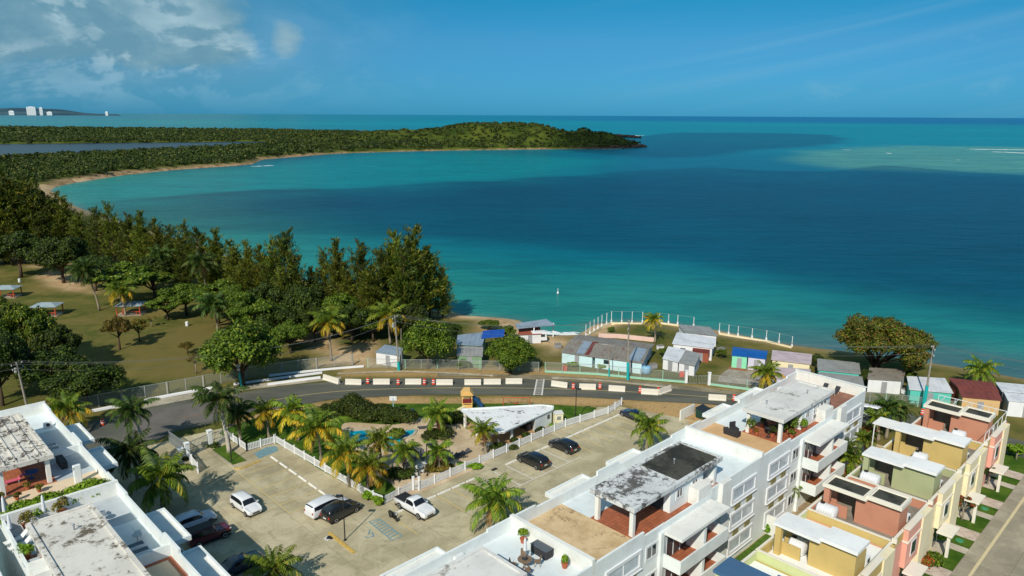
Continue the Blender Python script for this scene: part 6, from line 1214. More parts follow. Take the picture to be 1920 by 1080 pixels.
# ================================================================== vehicles: body lofted from cross-sections, front towards +x
M['tyre'] = flat('tyre_rubber', (.018, .018, .018), .85); M['rim'] = flat('alloy_rim', (.55, .56, .58), .3, metal=.7); M['cglass'] = flat('car_glass', (.012, .016, .02), .05, var=.1, Specular_IOR_Level=.8)
M['headl'] = flat('headlight_glass', (.7, .72, .74), .1); M['taill'] = flat('tail_light_red', (.35, .015, .012), .2); M['trim'] = flat('black_car_trim', (.02, .02, .022), .6); M['plate'] = flat('number_plate', (.7, .7, .68), .5)
def vehicle(name, label, cat, p, rz, col, kind='suv', L=4.6, Wd=1.85, H=1.7, metal=0.0):
    t = thing(name, label, cat, p, rz); pm = paint('paint_'+name, col, .25, metal); h = L/2; w = Wd/2; g = .22
    K = {'suv': [(-1, .45, .75, .80, .82), (-.985, .35, .95, .98, .92), (-.93, .28, 1.0, 1.42, .96), (-.86, .26, 1.02, 1.60, .985), (-.6, .26, 1.02, 1.69, 1), (-.1, .26, 1.0, 1.70, 1), (.16, .26, .99, 1.60, 1), (.46, .26, .98, 1.02, .99), (.6, .26, .96, .99, .98), (.86, .28, .86, .90, .94), (.97, .32, .72, .78, .84), (1, .42, .62, .68, .72)],
         'sedan': [(-1, .42, .70, .74, .78), (-.97, .30, .92, .95, .90), (-.8, .26, .98, 1.02, .95), (-.68, .26, .98, 1.06, .97), (-.42, .26, .96, 1.36, 1), (-.15, .26, .94, 1.42, 1), (.08, .26, .93, 1.38, 1), (.38, .26, .90, .95, .99), (.55, .26, .88, .92, .98), (.86, .28, .76, .80, .93), (.97, .3, .64, .68, .82), (1, .4, .56, .60, .70)],
         'van': [(-1, .42, .8, .85, .86), (-.99, .32, .98, 1.1, .93), (-.96, .28, 1.02, 1.55, .96), (-.9, .26, 1.04, 1.68, .98), (-.6, .26, 1.04, 1.75, 1), (0, .26, 1.02, 1.75, 1), (.28, .26, 1.0, 1.62, 1), (.62, .26, .98, 1.08, .98), (.74, .26, .94, 1.0, .97), (.9, .28, .82, .86, .92), (.98, .32, .70, .74, .80), (1, .42, .6, .66, .7)],
         'hatch': [(-1, .42, .8, .86, .84), (-.98, .32, .96, 1.05, .92), (-.93, .28, 1.0, 1.32, .95), (-.84, .26, 1.0, 1.50, .98), (-.5, .26, .99, 1.58, 1), (-.1, .26, .98, 1.58, 1), (.14, .26, .97, 1.50, 1), (.5, .26, .94, 1.0, .98), (.65, .26, .92, .96, .97), (.88, .28, .8, .84, .92), (.98, .32, .68, .72, .8), (1, .42, .58, .64, .7)],
         'pickup': [(-1, .5, .98, 1.0, .92), (-.99, .4, 1.04, 1.06, .95), (-.30, .3, 1.04, 1.06, .98), (-.27, .3, 1.04, 1.10, .98), (-.20, .3, 1.06, 1.70, .99), (.0, .3, 1.06, 1.78, 1), (.18, .3, 1.05, 1.72, 1), (.42, .3, 1.04, 1.12, .99), (.6, .3, 1.02, 1.08, .98), (.88, .32, .96, 1.0, .95), (.98, .36, .86, .92, .88), (1, .46, .74, .8, .78)],
         'jeep': [(-1, .5, .9, .95, .9), (-.99, .36, 1.05, 1.1, .95), (-.97, .34, 1.08, 1.72, .97), (-.9, .34, 1.08, 1.80, .98), (-.4, .34, 1.08, 1.82, 1), (.05, .34, 1.08, 1.80, 1), (.14, .34, 1.08, 1.72, 1), (.30, .34, 1.08, 1.16, .98), (.5, .34, 1.06, 1.12, .9), (.92, .36, 1.0, 1.06, .84), (.99, .4, .9, .96, .8), (1, .5, .6, .7, .76)]}[kind]
    sc = H/max(k[3] for k in K); vs = []; fs = []; n = 13
    for x, zb, zs, zt, wf in K:
        ww = w*wf; ga = max(0.0, min(1.0, (zt-zs)/.5)); tw = ww*(0.93-0.17*ga); zb *= sc; zs *= sc; zt *= sc
        sec = [(-ww*.86, zb), (-ww*.985, zb+.12), (-ww, (zb+zs)/2), (-ww*.965, zs), (-(tw+ww*.93)/2, (zs+zt)/2), (-tw*.97, zt-.04), (-tw*.6, zt), (0, zt+.012)]
        sec = sec+[(-a, b) for a, b in sec[-2::-1]]; m = len(sec); vs += [(x*h, a, b) for a, b in sec]
    for i in range(len(K)-1):
        for j in range(m-1): a = i*m+j; fs.append((a, a+1, a+m+1, a+m))
        fs.append((i*m, i*m+m, i*m+2*m-1, i*m+m-1))
    fs.append(tuple(range(m))); fs.append(tuple(range((len(K)-1)*m, len(K)*m)))
    if kind == 'jeep' and metal == 0.31: pass
    mb = MB(); mb.add(vs, fs); body = mb.build('body', pm, t, smooth=True)
    body.data.polygons.foreach_set('use_smooth', [len(p_.vertices) == 4 for p_ in body.data.polygons])
    # glass laid 12 mm proud of the cabin: side strips, windscreen, rear window
    def sec_at(x):
        for i in range(len(K)-1):
            if K[i][0]*h <= x <= K[i+1][0]*h:
                f_ = (x-K[i][0]*h)/((K[i+1][0]-K[i][0])*h); return [tuple(np.array(vs[i*m+j])*(1-f_)+np.array(vs[(i+1)*m+j])*f_) for j in range(m)]
        return vs[:m]
    top = [k for k in K if k[3] > .9*max(q[3] for q in K)]; xr, xf = top[0][0]*h, top[-1][0]*h
    ws = [k[0]*h for k in K if k[0]*h > xf][0]; rr_ = [k[0]*h for k in K if k[0]*h < xr][-1]
    rr_ = max(rr_, xr-.8); 
    for sg in (0, 1):
        mb = MB(); xs_ = np.linspace(xr+.02 if kind != 'pickup' else xr+.0, xf+ (ws-xf)*.35, 7); q = []
        for x in xs_:
            s = sec_at(x); j0, j1 = (3, 5) if sg == 0 else (m-4, m-6); A_, B_ = Vector(s[j0]), Vector(s[j1]); o_ = Vector((0, -.012 if sg == 0 else .012, .004)); q += [A_.lerp(B_, .16)+o_, A_.lerp(B_, .86)+o_]
        mb.add(q, [(2*i, 2*i+2, 2*i+3, 2*i+1) for i in range(6)]); mb.build('side_window', M['cglass'], t, norm=False)
    for nm, xa, xb in (('windscreen', xf, ws), ('rear_window', xr, rr_)):
        sa, sb = sec_at(xa+(xb-xa)*.12), sec_at(xa+(xb-xa)*.86); d_ = Vector((.012 if xb > xa else -.012, 0, .015))
        jj = (5, 6, 7, 8, 9) if m == 15 else (5, 6, 7, 8, 9); jb = (5, 6, 7, 8, 9)
        v_ = [Vector(sa[j])*1+d_ for j in jj]+[Vector(sb[j])+d_ for j in jb]; k_ = len(jj)
        for q_ in (0, k_-1, k_, 2*k_-1): v_[q_].y *= .93
        mb = MB(); mb.add(v_, [(i, i+1, i+k_+1, i+k_) for i in range(k_-1)]); mb.build(nm, M['cglass'], t, norm=False)
    r = .34 if kind not in ('pickup', 'jeep') else .40
    for x in (-.62*h, .63*h):
        mb = MB(); mb.lathe([(r+.06, -w*.985), (r+.06, w*.985)], 16); mb.v = [(a, c_, b) for a, b, c_ in mb.v]; arch = [(a_, b_, c_) for a_, b_, c_ in mb.v]
        for sg in (-1, 1):
            mb = MB(); mb.lathe([(r*.62, -.10), (r, -.09), (r, .09), (r*.62, .10)], 18); mb.v = [(a, c_, b) for a, b, c_ in mb.v]; wl = mb.build('wheel', M['tyre'], t, loc=(x, sg*(w-.08), r))
            mb = MB(); mb.lathe([(r*.64, -.02), (r*.60, .02), (.08, .0)], 10); mb.v = [(a, sg*(c_+.09), b) for a, b, c_ in mb.v]; mb.build('rim', M['rim'], wl)
    s1 = sec_at(.955*h); s0 = sec_at(-.975*h); zl = s1[3][2]
    for sg in (-1, 1):
        mb = MB(); mb.box(.90*h, .985*h, sg*w*.50, sg*w*.84, zl-.13, zl-.01); mb.build('headlight', M['headl'], t, bevel=.02)
        zt_ = K[1][2]*sc; mb = MB(); mb.box(-h-.005, -.955*h, sg*w*.66, sg*w*.90, zt_-.22, zt_+.05); mb.build('tail_light', M['taill'], t, bevel=.02)
        mx = xf+(ws-xf)*.75; mb = MB(); mb.box(mx-.08, mx+.08, sg*(w*.97), sg*(w+.17), K[6][2]*sc+.0, K[6][2]*sc+.15); mb.build('wing_mirror', pm, t, bevel=.02)
    mb = MB(); mb.box(h*.985, h+.012, -w*.45, w*.45, .45*sc, .62*sc); mb.build('grille', M['trim'], t); mb = MB(); mb.box(-h-.012, -h*.98, -.26, .26, .62*sc, .76*sc); mb.build('number_plate', M['plate'], t)
    mb = MB(); mb.box(-h*.95, h*.95, -w*.96, -w*.80, .20, .30); mb.build('side_skirt', M['trim'], t); mb = MB(); mb.box(-h*.95, h*.95, w*.80, w*.96, .20, .30); mb.build('side_skirt', M['trim'], t)
    return t, K, sc, h, w
HV, HU = SA-math.pi/2, SA
WH = (.72, .74, .76)
vehicle('suv', 'white SUV with silvery roof driving across the left of the car park', 'car', P(462, 955), HV+R(4), WH, 'suv', 4.6, 1.85, 1.65)
vehicle('minivan', 'white minivan with dark side windows parked beside a dark SUV', 'car', P(614, 957), HU+R(6), (.70, .73, .76), 'van', 5.1, 1.95, 1.75)
vehicle('suv', 'black SUV parked alongside the white minivan', 'car', P(640, 966), HU+R(8), (.012, .014, .015), 'suv', 4.7, 1.9, 1.75)
t, K_, sc_, h_, w_ = vehicle('pickup_truck', 'white crew-cab pickup with black bed cover by the picket fence', 'pickup truck', P(778, 958), HV+R(3), WH, 'pickup', 5.5, 1.95, 1.85)
mb = MB(); mb.box(-h_*.97, -h_*.29, -w_*.82, w_*.82, 1.06*sc_+.015, 1.06*sc_+.05); mb.build('bed_cover', M['trim'], t)
vehicle('suv', 'black SUV with white number plate, nearer of the two black cars by the long fence', 'car', P(999, 870), HV+math.pi, (.010, .011, .013), 'hatch', 4.7, 1.88, 1.65)
vehicle('suv', 'black hatchback, farther of the two black cars by the long fence', 'car', P(1056, 842), HV+math.pi, (.010, .012, .016), 'hatch', 4.5, 1.82, 1.55)
vehicle('saloon_car', 'dark blue saloon parked at the far end of the lot by the bushy palm', 'car', P(1187, 784), HV+math.pi-R(8), (.008, .016, .04), 'sedan', 4.6, 1.82, 1.42)
vehicle('suv', 'white SUV parked in shade close to the left block', 'car', P(366, 985), HU, (.62, .68, .74), 'suv', 4.5, 1.85, 1.7)
vehicle('jeep', 'dark red off-roader with black roof in the shadow of the left block', 'car', P(392, 1012), HU, (.12, .012, .02), 'jeep', 4.5, 1.88, 1.85)
tj = [o for o in COL.objects if o.name.startswith('jeep')][0]; mb = MB(); mb.box(-2.15, .35, -.68, .68, 1.84, 1.90); mb.build('roof_panel', M['trim'], tj, bevel=.03)
vehicle('saloon_car', 'dark blue car in the deepest shadow at the bottom left of the lot', 'car', P(452, 1066), HU+R(3), (.012, .03, .055), 'sedan', 4.7, 1.82, 1.45)
vehicle('minivan', 'white van parked beyond the end wall of the long block', 'van', P(1640, 782), HV+R(20), WH, 'van', 4.9, 1.9, 1.8)
# scooter
t = wthing('scooter', 'black scooter parked beside the white pickup', 'scooter', 738, 974, HV); 
for x in (-.62, .62): mb = MB(); mb.lathe([(.15, -.06), (.26, -.05), (.26, .05), (.15, .06)], 14); mb.v = [(a, c_, b) for a, b, c_ in mb.v]; mb.build('wheel', M['tyre'], t, loc=(x, 0, .26))
mb = MB(); mb.add([(-.8, -.16, .5), (-.1, -.14, .35), (-.1, .14, .35), (-.8, .16, .5), (-.85, -.13, .78), (-.05, -.12, .74), (-.05, .12, .74), (-.85, .13, .78)], [(0, 3, 2, 1), (4, 5, 6, 7), (0, 1, 5, 4), (1, 2, 6, 5), (2, 3, 7, 6), (3, 0, 4, 7)]); mb.box(-.2, .35, -.14, .14, .25, .33); mb.add([(.3, -.18, .25), (.3, .18, .25), (.5, .15, .95), (.5, -.15, .95), (.36, -.18, .22), (.36, .18, .22), (.56, .15, .95), (.56, -.15, .95)], [(0, 1, 2, 3), (7, 6, 5, 4), (0, 3, 7, 4), (1, 5, 6, 2), (3, 2, 6, 7)]); mb.build('body', paint('black_scooter_paint', (.01, .01, .012), .3), t)
mb = MB(); mb.bar((.62, 0, .26), (.48, 0, 1.0), .05); mb.bar((.46, -.33, 1.02), (.46, .33, 1.02), .04); mb.build('handlebar', M['trim'], t); mb = MB(); mb.box(-.82, -.1, -.13, .13, .78, .84); mb.build('saddle', M['tyre'], t, bevel=.02); mb = MB(); mb.box(.52, .62, -.09, .09, .82, .96); mb.build('headlight', M['headl'], t, bevel=.01)
# ================================================================== roof terrace furniture
def ontop(f, a, b, z=9.03): p = Vector((f.A(a), -b, z)); return f.t.matrix_basis @ p
M['wood'] = flat('weathered_teak', hexl(128, 106, 84), .8, var=.3); M['rattan'] = flat('dark_rattan', hexl(50, 50, 54), .8, var=.3, sc=12); M['pot'] = flat('terracotta_pot', hexl(170, 92, 60), .8); M['canvasw'] = flat('folded_parasol_canvas', (.72, .74, .76), .8)
def parasol(p, lab, h=2.6):
    t = thing('closed_parasol', lab, 'parasol', p); mb = MB(); mb.tube([(0, 0, 0), (0, 0, h)], .03, 6); mb.build('pole', M['alu'], t); mb = MB(); mb.lathe([(.05, h*.35), (.16, h*.42), (.15, h*.6), (.10, h*.9), (.02, h+.05)], 8); mb.build('canopy', M['canvasw'], t); mb = MB(); mb.lathe([(.25, 0), (.25, .06), (.05, .1)], 8); mb.build('base', M['rattan'], t); return t
def potted(p, lab, r=.5, h=.9, mat='leaf_b', seed=1, pot=.28):
    t = thing('potted_plant', lab, 'potted plant', p); mb = MB(); mb.lathe([(pot*.7, 0), (pot, pot*1.4), (pot*1.1, pot*1.4), (pot*1.1, pot*1.6), (pot*.8, pot*1.6)], 10); mb.build('pot', M['pot'], t)
    o = shrub('foliage', None, r, r, h, seed, M[mat], leaves=420, size=.09, z0=pot*1.3, lob=5, cat=None); o.parent = t; KIDS.setdefault(t.name, []).append(o); return t
def pet(p, rz, lab):       # teak table with chairs
    t = thing('picnic_table', lab, 'picnic table', p, rz); mb = MB(); mb.lathe([(.62, .70), (.62, .75), (.02, .75)], 12); mb.build('table_top', M['wood'], t); mb = MB(); mb.bar((-.4, -.4, 0), (.4, .4, .7), .07); mb.bar((.4, -.4, 0), (-.4, .4, .7), .07); mb.build('leg', M['wood'], t); return t
a_ = ontop(fA, 24.6, 4.9); pet(a_, .3, 'weathered round wooden table under a closed parasol on the white roof')
parasol(a_+Vector((0, 0, .76)), 'closed white parasol standing through the wooden table', 1.9)
wc = None
for i, (dx, dy, rz, lab) in enumerate([(-.95, -.2, 1.4, 'wooden roof chair left of the round table'), (.2, -1.0, 3.1, 'wooden roof chair in front of the round table'), (1.0, .2, -1.5, 'wooden roof chair right of the round table'), (-.1, 1.0, 0, 'wooden roof chair behind the round table')]):
    if wc is None: wc = chair(a_+Vector((dx, dy, 0)), rz, lab, M['wood'], 'wooden chairs around the roof table')
    else: dup(wc, a_+Vector((dx, dy, 0)), rz, lab)
t = thing('storage_box', 'dark grey storage bench on the white roof between two pot plants', 'storage box', ontop(fA, 26.9, 4.6), SA+math.pi/2); mb = MB(); mb.box(-.9, .9, -.42, .42, 0, .75); mb.build('body', M['rattan'], t, bevel=.02); mb = MB(); mb.box(-.93, .93, -.45, .45, .75, .81); mb.build('lid', flat('grey_lid', hexl(84, 92, 100), .6), t, bevel=.02)
potted(ontop(fA, 27.0, 2.3), 'leafy pot plant left of the dark storage bench', .45, .9, 'leaf_b', 61); potted(ontop(fA, 26.9, 7.2), 'leafy pot plant right of the dark storage bench', .42, .8, 'leaf_b', 62)
mb = MB(); mb.box(-.45, .45, -.2, .2, 0, .6); o = mb.build('air_conditioner', M['frame'], loc=ontop(fA, 21.2, .6), rz=SA, bevel=.02); tag(o, 'white air conditioning unit against the roof parapet above the car park', 'air conditioner')
# back terrace of the middle home: white metal chairs
w0 = None
for a, b, rz, lab in ((18.7, 6.0, .5, 'white iron chair on the small tiled terrace nearest the wall'), (19.6, 6.6, 3.4, 'white iron chair at the rail of the small tiled terrace'), (18.9, 7.6, 2.0, 'white iron chair in the middle of the small tiled terrace')):
    if w0 is None: w0 = chair(ontop(fB, a, b), rz, lab, M['frame'], 'white iron chairs on the small tiled terrace')
    else: dup(w0, ontop(fB, a, b), rz, lab)
table(ontop(fB, 19.6, 7.9), 'white iron table on the small tiled terrace', .5, M['frame'])
# far home: rattan sofa, bar tables, pots and two sling chairs
t = thing('rattan_sofa', 'dark rattan sofa on the sandy roof terrace left of the canopy pillar', 'sofa', ontop(fC, 4.5, 3.4), SA+math.pi/2); mb = MB(); mb.box(-.9, .9, -.4, .4, 0, .42); mb.build('seat', M['rattan'], t, bevel=.04); mb = MB(); mb.box(-.9, .9, .3, .5, .42, .85); mb.build('backrest', M['rattan'], t, bevel=.04)
for x in (-.9, .72): mb = MB(); mb.box(x, x+.18, -.4, .4, .42, .62); mb.build('armrest', M['rattan'], t, bevel=.03)
t = thing('rattan_armchair', 'dark rattan armchair beside the rattan sofa', 'armchair', ontop(fC, 5.7, 3.0), SA-.4); mb = MB(); mb.box(-.4, .4, -.4, .4, 0, .42); mb.build('seat', M['rattan'], t, bevel=.04); mb = MB(); mb.box(-.4, .4, .3, .48, .42, 1.0); mb.build('backrest', M['rattan'], t, bevel=.04)
t = thing('hot_tub', 'low oval grey tub on the sandy terrace by the dividing wall', 'tub', ontop(fC, 1.2, 5.0), SA); mb = MB(); mb.lathe([(.75, 0), (.85, .4), (.85, .46), (.7, .46), (.68, .3)], 18); mb.build('body', flat('grey_tub', hexl(104, 100, 98), .6), t); mb = MB(); mb.lathe([(.66, .36), (.02, .37)], 18); mb.build('cover', M['frame'], t)
for i, (a, b, r, h, mt, lab) in enumerate([(6.6, 4.6, .55, 1.5, 'leaf_m', 'tall green pot plant at the left canopy pillar'), (7.3, 6.9, .5, 1.0, 'leaf_d', 'pot plant in the shade of the far canopy'), (8.2, 7.6, .6, 1.6, 'leaf_m', 'tall pot plant beside the right canopy pillar'), (10.2, 8.2, .7, 2.0, 'palm_g', 'biggest pot plant outside the far canopy by the roof room'), (11.5, 8.7, .55, 1.2, 'leaf_b', 'bright pot plant by the parapet beyond the canopy'), (9.0, 4.8, .5, .9, 'leaf_d', 'pot plant at the back of the far canopy'), (8.6, 8.6, .4, .7, 'leaf_m', 'low pot plant by the parapet near the canopy pillar'), (6.5, 5.4, .3, .5, 'leaf_r', 'small reddish pot plant by the left pillar')]):
    potted(ontop(fC, a, b, 9.07), lab, r, h, mt, 70+i, .26)
table(ontop(fC, 6.9, 6.6, 9.07), 'tall black bar table at the edge of the far canopy', .36, M['rattan'], 1.1); table(ontop(fC, 8.6, 6.4, 9.07), 'black dining table under the far canopy', .6, M['rattan'])
for i, (a, b, rz) in enumerate([(7.9, 6.0, 1.2), (9.3, 6.2, -1.6), (8.6, 5.5, 0), (8.5, 7.3, 3)]):
    l_ = ['black chair left of the dining table under the far canopy', 'black chair right of the dining table under the far canopy', 'black chair behind the dining table under the far canopy', 'black chair in front of the dining table under the far canopy'][i]
    if i == 0: bc_ = chair(ontop(fC, a, b, 9.07), rz, l_, M['rattan'], 'black chairs under the far canopy')
    else: dup(bc_, ontop(fC, a, b, 9.07), rz, l_)
s0 = None
for a, lab in ((4.6, 'left dark lounger on the brown tiled roof end'), (6.2, 'right dark lounger on the brown tiled roof end')):
    if s0 is None: s0 = lounger(ontop(fC, 26.3, a, 9.04), SA+R(0), lab, M['rattan'], group='loungers on the brown tiled roof end')
    else: dup(s0, ontop(fC, 26.3, a, 9.04), SA, lab)
# left block: parasols, planter bed, wall bench
parasol(ontop(gA, 1.3, 9.0), 'closed pale blue parasol at the left end of the planter bed'); parasol(ontop(gB, 26.9, 6.4), 'closed white parasol between the two grassy pots'); parasol(ontop(gB, 25.9, 9.2), 'closed white parasol leaning over the white sofas', 2.2)
o = shrub('planter_hedge', 'long leafy planter bed along the wall between the two roof terraces', 1.4, 6.4, 1.5, 88, M['leaf_b'], leaves=9000, size=.13, lob=26); o.location = ontop(gA, 1.1, 5.3, 9.0); o.rotation_euler = (0, 0, gA.t.rotation_euler.z)
potted(ontop(gB, 26.6, 7.9), 'grassy round plant left of the white parasol', .85, 1.1, 'leaf_o', 91, .35); potted(ontop(gB, 26.9, 5.0), 'grassy round plant right of the white parasol', .8, 1.2, 'leaf_o', 92, .35); potted(ontop(gB, 21.0, 9.1), 'leafy plant in a terracotta pot beside the white roof slab', .6, 1.1, 'leaf_b', 93, .4)
t = thing('roof_shower', 'white arched shower column on the cream terrace', 'shower', ontop(gA, 5.1, 2.2), SA); mb = MB(); mb.box(-.35, .35, -.18, .18, 0, 1.9); mb.build('column', M['wall'], t, bevel=.08); mb = MB(); mb.bar((-.3, -.2, 1.7), (-.7, -.3, 1.75), .05); mb.build('shower_head', M['alu'], t)
for a, b, lab in ((24.8, 9.0, 'white slatted lounger nearest the dividing wall on the grey roof'), (23.6, 8.9, 'white slatted lounger beside the terracotta pot on the grey roof')):
    lounger(ontop(gB, a, b), SA+R(10), lab, M['slingw'])
for a, b, lab, gg in ((24.3, 2.4, 'pale iron chair on the grey deck left of the shadow', 0), (18.6, 1.2, 'pale iron chair on the grey deck by the parapet', 1)):
    chair(ontop(gB, a, b), 2.2, lab, M['alu']); table(ontop(gB, a-.9, b+.3), lab.replace('chair', 'table'), .42, M['alu'])
lounger(ontop(gA, 9.3, 6.8, 9.07), SA, 'pink lounger under the striped canopy', flat('pink_cushion', hexl(206, 96, 120), .8)); table(ontop(gA, 9.2, 5.4, 9.07), 'blue-covered table under the striped canopy', .7, flat('blue_cloth', hexl(30, 80, 140), .8)); 
t = thing('chest', 'dark chest against the wall beyond the cream terrace', 'chest', ontop(gA, 10.4, 2.4, 9.0), SA); mb = MB(); mb.box(-.3, .3, -1.1, 1.1, 0, .7); mb.build('body', M['rattan'], t); mb = MB(); mb.box(-.33, .33, -1.13, 1.13, .7, .76); mb.build('lid', M['rattan'], t)
for i, (a, b) in enumerate([(6.9, 6.2), (5.6, 5.5), (6.2, 8.6), (5.3, 7.4)]): potted(ontop(gA, a, b, 9.05), ['small plant by the right pillar of the striped canopy', 'small plant on the cream terrace before the canopy', 'small plant by the left pillar of the striped canopy', 'small spiky plant between the pots before the canopy'][i], .32, .5, 'leaf_o', 95+i, .2)
t = thing('planter_table', 'white work table at the foot of the terracotta plant', 'table', ontop(gB, 19.3, 9.0), SA); mb = MB(); mb.box(-.6, .6, -.4, .4, .7, .76); mb.build('table_top', M['deckg'], t)
for x in (-.5, .5): mb = MB(); mb.box(x-.04, x+.04, -.35, .35, 0, .7); mb.build('leg', M['frame'], t)
# ================================================================== huts along the shore
def metal(name, col, rust=None, amt=0.0, ribs=7.0):
    m = NT(name); n = m.noise(.5, 6, .65); s = m.noise(3, 4, .6, stretch=(1, .15, 1)); c = m.mix(m.ramp(n, .4, .7, 0, .6), col, tuple(x*.62 for x in col)); c = m.mix(m.ramp(s, .5, .75, 0, .4), c, tuple(x*.7 for x in col))
    if rust: c = m.mix(m.math('MULTIPLY', m.ramp(m.noise(.9, 6, .65), .56, .66), amt), c, rust)
    return m.pbr(c, .6, Metallic=.1)
RUST = hexl(120, 64, 48)
M['mgrey'] = metal('grey_roof_sheet', hexl(150, 152, 150), RUST, .3); M['mold'] = metal('old_grey_roof_sheet', hexl(140, 134, 124), RUST, .7); M['mwhite'] = metal('white_roof_sheet', hexl(214, 218, 222)); M['mblue'] = metal('bluish_roof_sheet', hexl(140, 158, 174), RUST, .3)
M['mroyal'] = metal('blue_roof_sheet', hexl(16, 92, 170)); M['mred'] = metal('red_roof_sheet', hexl(126, 66, 56), hexl(84, 50, 42), .6); M['mpink'] = metal('faded_pink_roof', hexl(196, 180, 184), RUST, .35); M['mrust'] = metal('rusty_roof_sheet', hexl(116, 52, 44)); M['tarp'] = metal('blue_tarpaulin', hexl(30, 84, 176))
for n_, c_ in (('w_white', (222, 224, 226)), ('w_cyan', (196, 224, 230)), ('w_mint', (136, 214, 176)), ('w_lilac', (198, 196, 214)), ('w_cream', (228, 216, 180)), ('w_yellow', (226, 196, 136)), ('w_green', (120, 150, 120)), ('w_brick', (150, 84, 62)), ('w_pink', (220, 188, 176)), ('w_grey', (150, 152, 156)), ('w_teal', (90, 190, 176)), ('w_tan', (206, 172, 122))): col_(n_, c_)
def hut(label, tiers, extra=(), name='beach_hut', cat='hut'):
    """tiers: (four roof corners in the photo eave-left, eave-right, back-right, back-left, eave height, back height, roof, wall)"""
    c0 = P(*tiers[0][0], 0); t = thing(name, label, cat, (c0.x, c0.y, 0)); o = Vector((c0.x, c0.y, 0))
    for k, (eL, eR, bR, bL, zf, zb, rm, wm) in enumerate(tiers):
        q = [P(*eL, zf)-o, P(*eR, zf)-o, P(*bR, zb)-o, P(*bL, zb)-o]; cen = sum(q, Vector())/4
        mb = MB(); mb.add([p for p in q]+[p-Vector((0, 0, .09)) for p in q], [(0, 1, 2, 3), (7, 6, 5, 4), (0, 4, 5, 1), (1, 5, 6, 2), (2, 6, 7, 3), (3, 7, 4, 0)])
        # raised seams down the slope
        n = max(3, int((q[1]-q[0]).length/.8))
        for j in range(1, n): a = q[0].lerp(q[1], j/n); b = q[3].lerp(q[2], j/n); mb.bar(a+Vector((0, 0, .02)), b+Vector((0, 0, .02)), .06, .04)
        mb.build('roof', M[rm], t)
        if wm:
            w = [p+(cen-p)*.07 for p in q]; w = [Vector((p.x, p.y, p.z-.11)) for p in w]; mb = MB(); mb.add([Vector((p.x, p.y, -.1)) for p in w]+w, [(0, 3, 2, 1), (4, 5, 6, 7), (0, 1, 5, 4), (1, 2, 6, 5), (2, 3, 7, 6), (3, 0, 4, 7)]); mb.build('wall', M[wm], t)
            d = (w[1]-w[0]); L = math.hypot(d.x, d.y); d.z = 0; d.normalize(); nrm = Vector((d.y, -d.x, 0)); 
            m_ = max(1, int(L/3.2))
            for j in range(m_):
                c = w[0].lerp(w[1], (j+.5)/m_); c = Vector((c.x, c.y, 0))+nrm*.03; mb = MB()
                if j == m_//2: mb.add(*plank(c, d, .85, .05, 0.0, min(1.95, zf-.25))); mb.build('door', M['w_grey'], t)
                else: mb.add(*plank(c, d, 1.0, .05, 1.0, min(1.75, zf-.3))); mb.build('window', M['glass'], t)
    for nm, pts, z0, z1, mt in extra:
        q = [P(*p, z1 if z0 > 1 else 0)-o for p in pts]; mb = MB(); mb.prism([(p.x, p.y) for p in q], z0, z1); mb.build(nm, M[mt], t)
    return t
hut('low white hut with pale grey roof left of the tall pole with transformer', [((703, 660), (750, 667), (757, 652), (722, 646), 2.3, 2.6, 'mblue', 'w_white')])
hut('grey-roofed hut with a blue tarpaulin over its right end', [((855, 646), (904, 648), (912, 622), (858, 628), 2.9, 3.1, 'mblue', 'w_green'), ((902, 634), (945, 631), (946, 617), (906, 620), 3.2, 3.4, 'tarp', None), ((856, 666), (905, 668), (906, 650), (857, 650), 2.2, 2.7, 'mgrey', 'w_green')])
hut('raised open-sided hut with bluish roof at the water edge', [((970, 616), (1041, 609), (1024, 598), (966, 607), 3.1, 3.5, 'mblue', None), ((972, 628), (1016, 626), (1012, 612), (972, 614), 1.9, 2.2, 'w_brick', 'w_white')], [('post', [(1036, 632), (1038, 632), (1038, 631), (1036, 631)], 0, 3.0, 'w_white'), ('post', [(1000, 640), (1002, 640), (1002, 639), (1000, 639)], 0, 3.0, 'w_white')])
t = hut('long cyan-walled hut with patched grey and rusty roof', [((1051, 660), (1112, 669), (1134, 646), (1070, 636), 2.1, 2.8, 'mold', 'w_cyan'), ((1112, 669), (1206, 681), (1218, 654), (1134, 646), 2.1, 2.8, 'mold', 'w_cyan'), ((1070, 636), (1218, 654), (1228, 645), (1083, 627), 2.8, 2.4, 'mold', 'w_white')])
o = t.location; q = [P(*p, 2.82)-Vector(o) for p in ((1094, 668), (1106, 668), (1125, 646), (1112, 646))]
for pts, mt, nm in ((((1080, 663), (1094, 665), (1110, 642), (1094, 640)), 'mblue', 'roof_patch'), (((1096, 665.5), (1104, 666), (1122, 642), (1112, 641)), 'mrust', 'roof_patch'), (((1176, 675), (1200, 679), (1214, 655), (1192, 652)), 'mblue', 'roof_patch')):
    z_ = (2.1, 2.1, 2.8, 2.8); q = [P(*p, z)-Vector(o)+Vector((0, 0, .07)) for p, z in zip(pts, z_)]; mb = MB(); mb.add(q, [(0, 1, 2, 3)]); mb.build(nm, M[mt], t, norm=False)
hut('small white hut with half grey half white roof by the road gate', [((1242, 672), (1272, 679), (1286, 656), (1253, 649), 2.0, 2.5, 'mwhite', 'w_white'), ((1272, 679), (1303, 686), (1314, 663), (1286, 656), 2.0, 2.5, 'mgrey', 'w_white')])
hut('brick-based hut with broad white roof behind the small white hut', [((1260, 644), (1338, 653), (1343, 634), (1269, 623), 2.5, 2.9, 'mwhite', 'w_white'), ((1298, 658), (1330, 662), (1332, 652), (1300, 648), 1.9, 2.2, 'mrust', 'w_brick')])
hut('grey-roofed open shelter nearest the sea wall', [((1284, 623), (1346, 630), (1331, 613), (1271, 608), 2.3, 2.4, 'mgrey', 'w_white')])
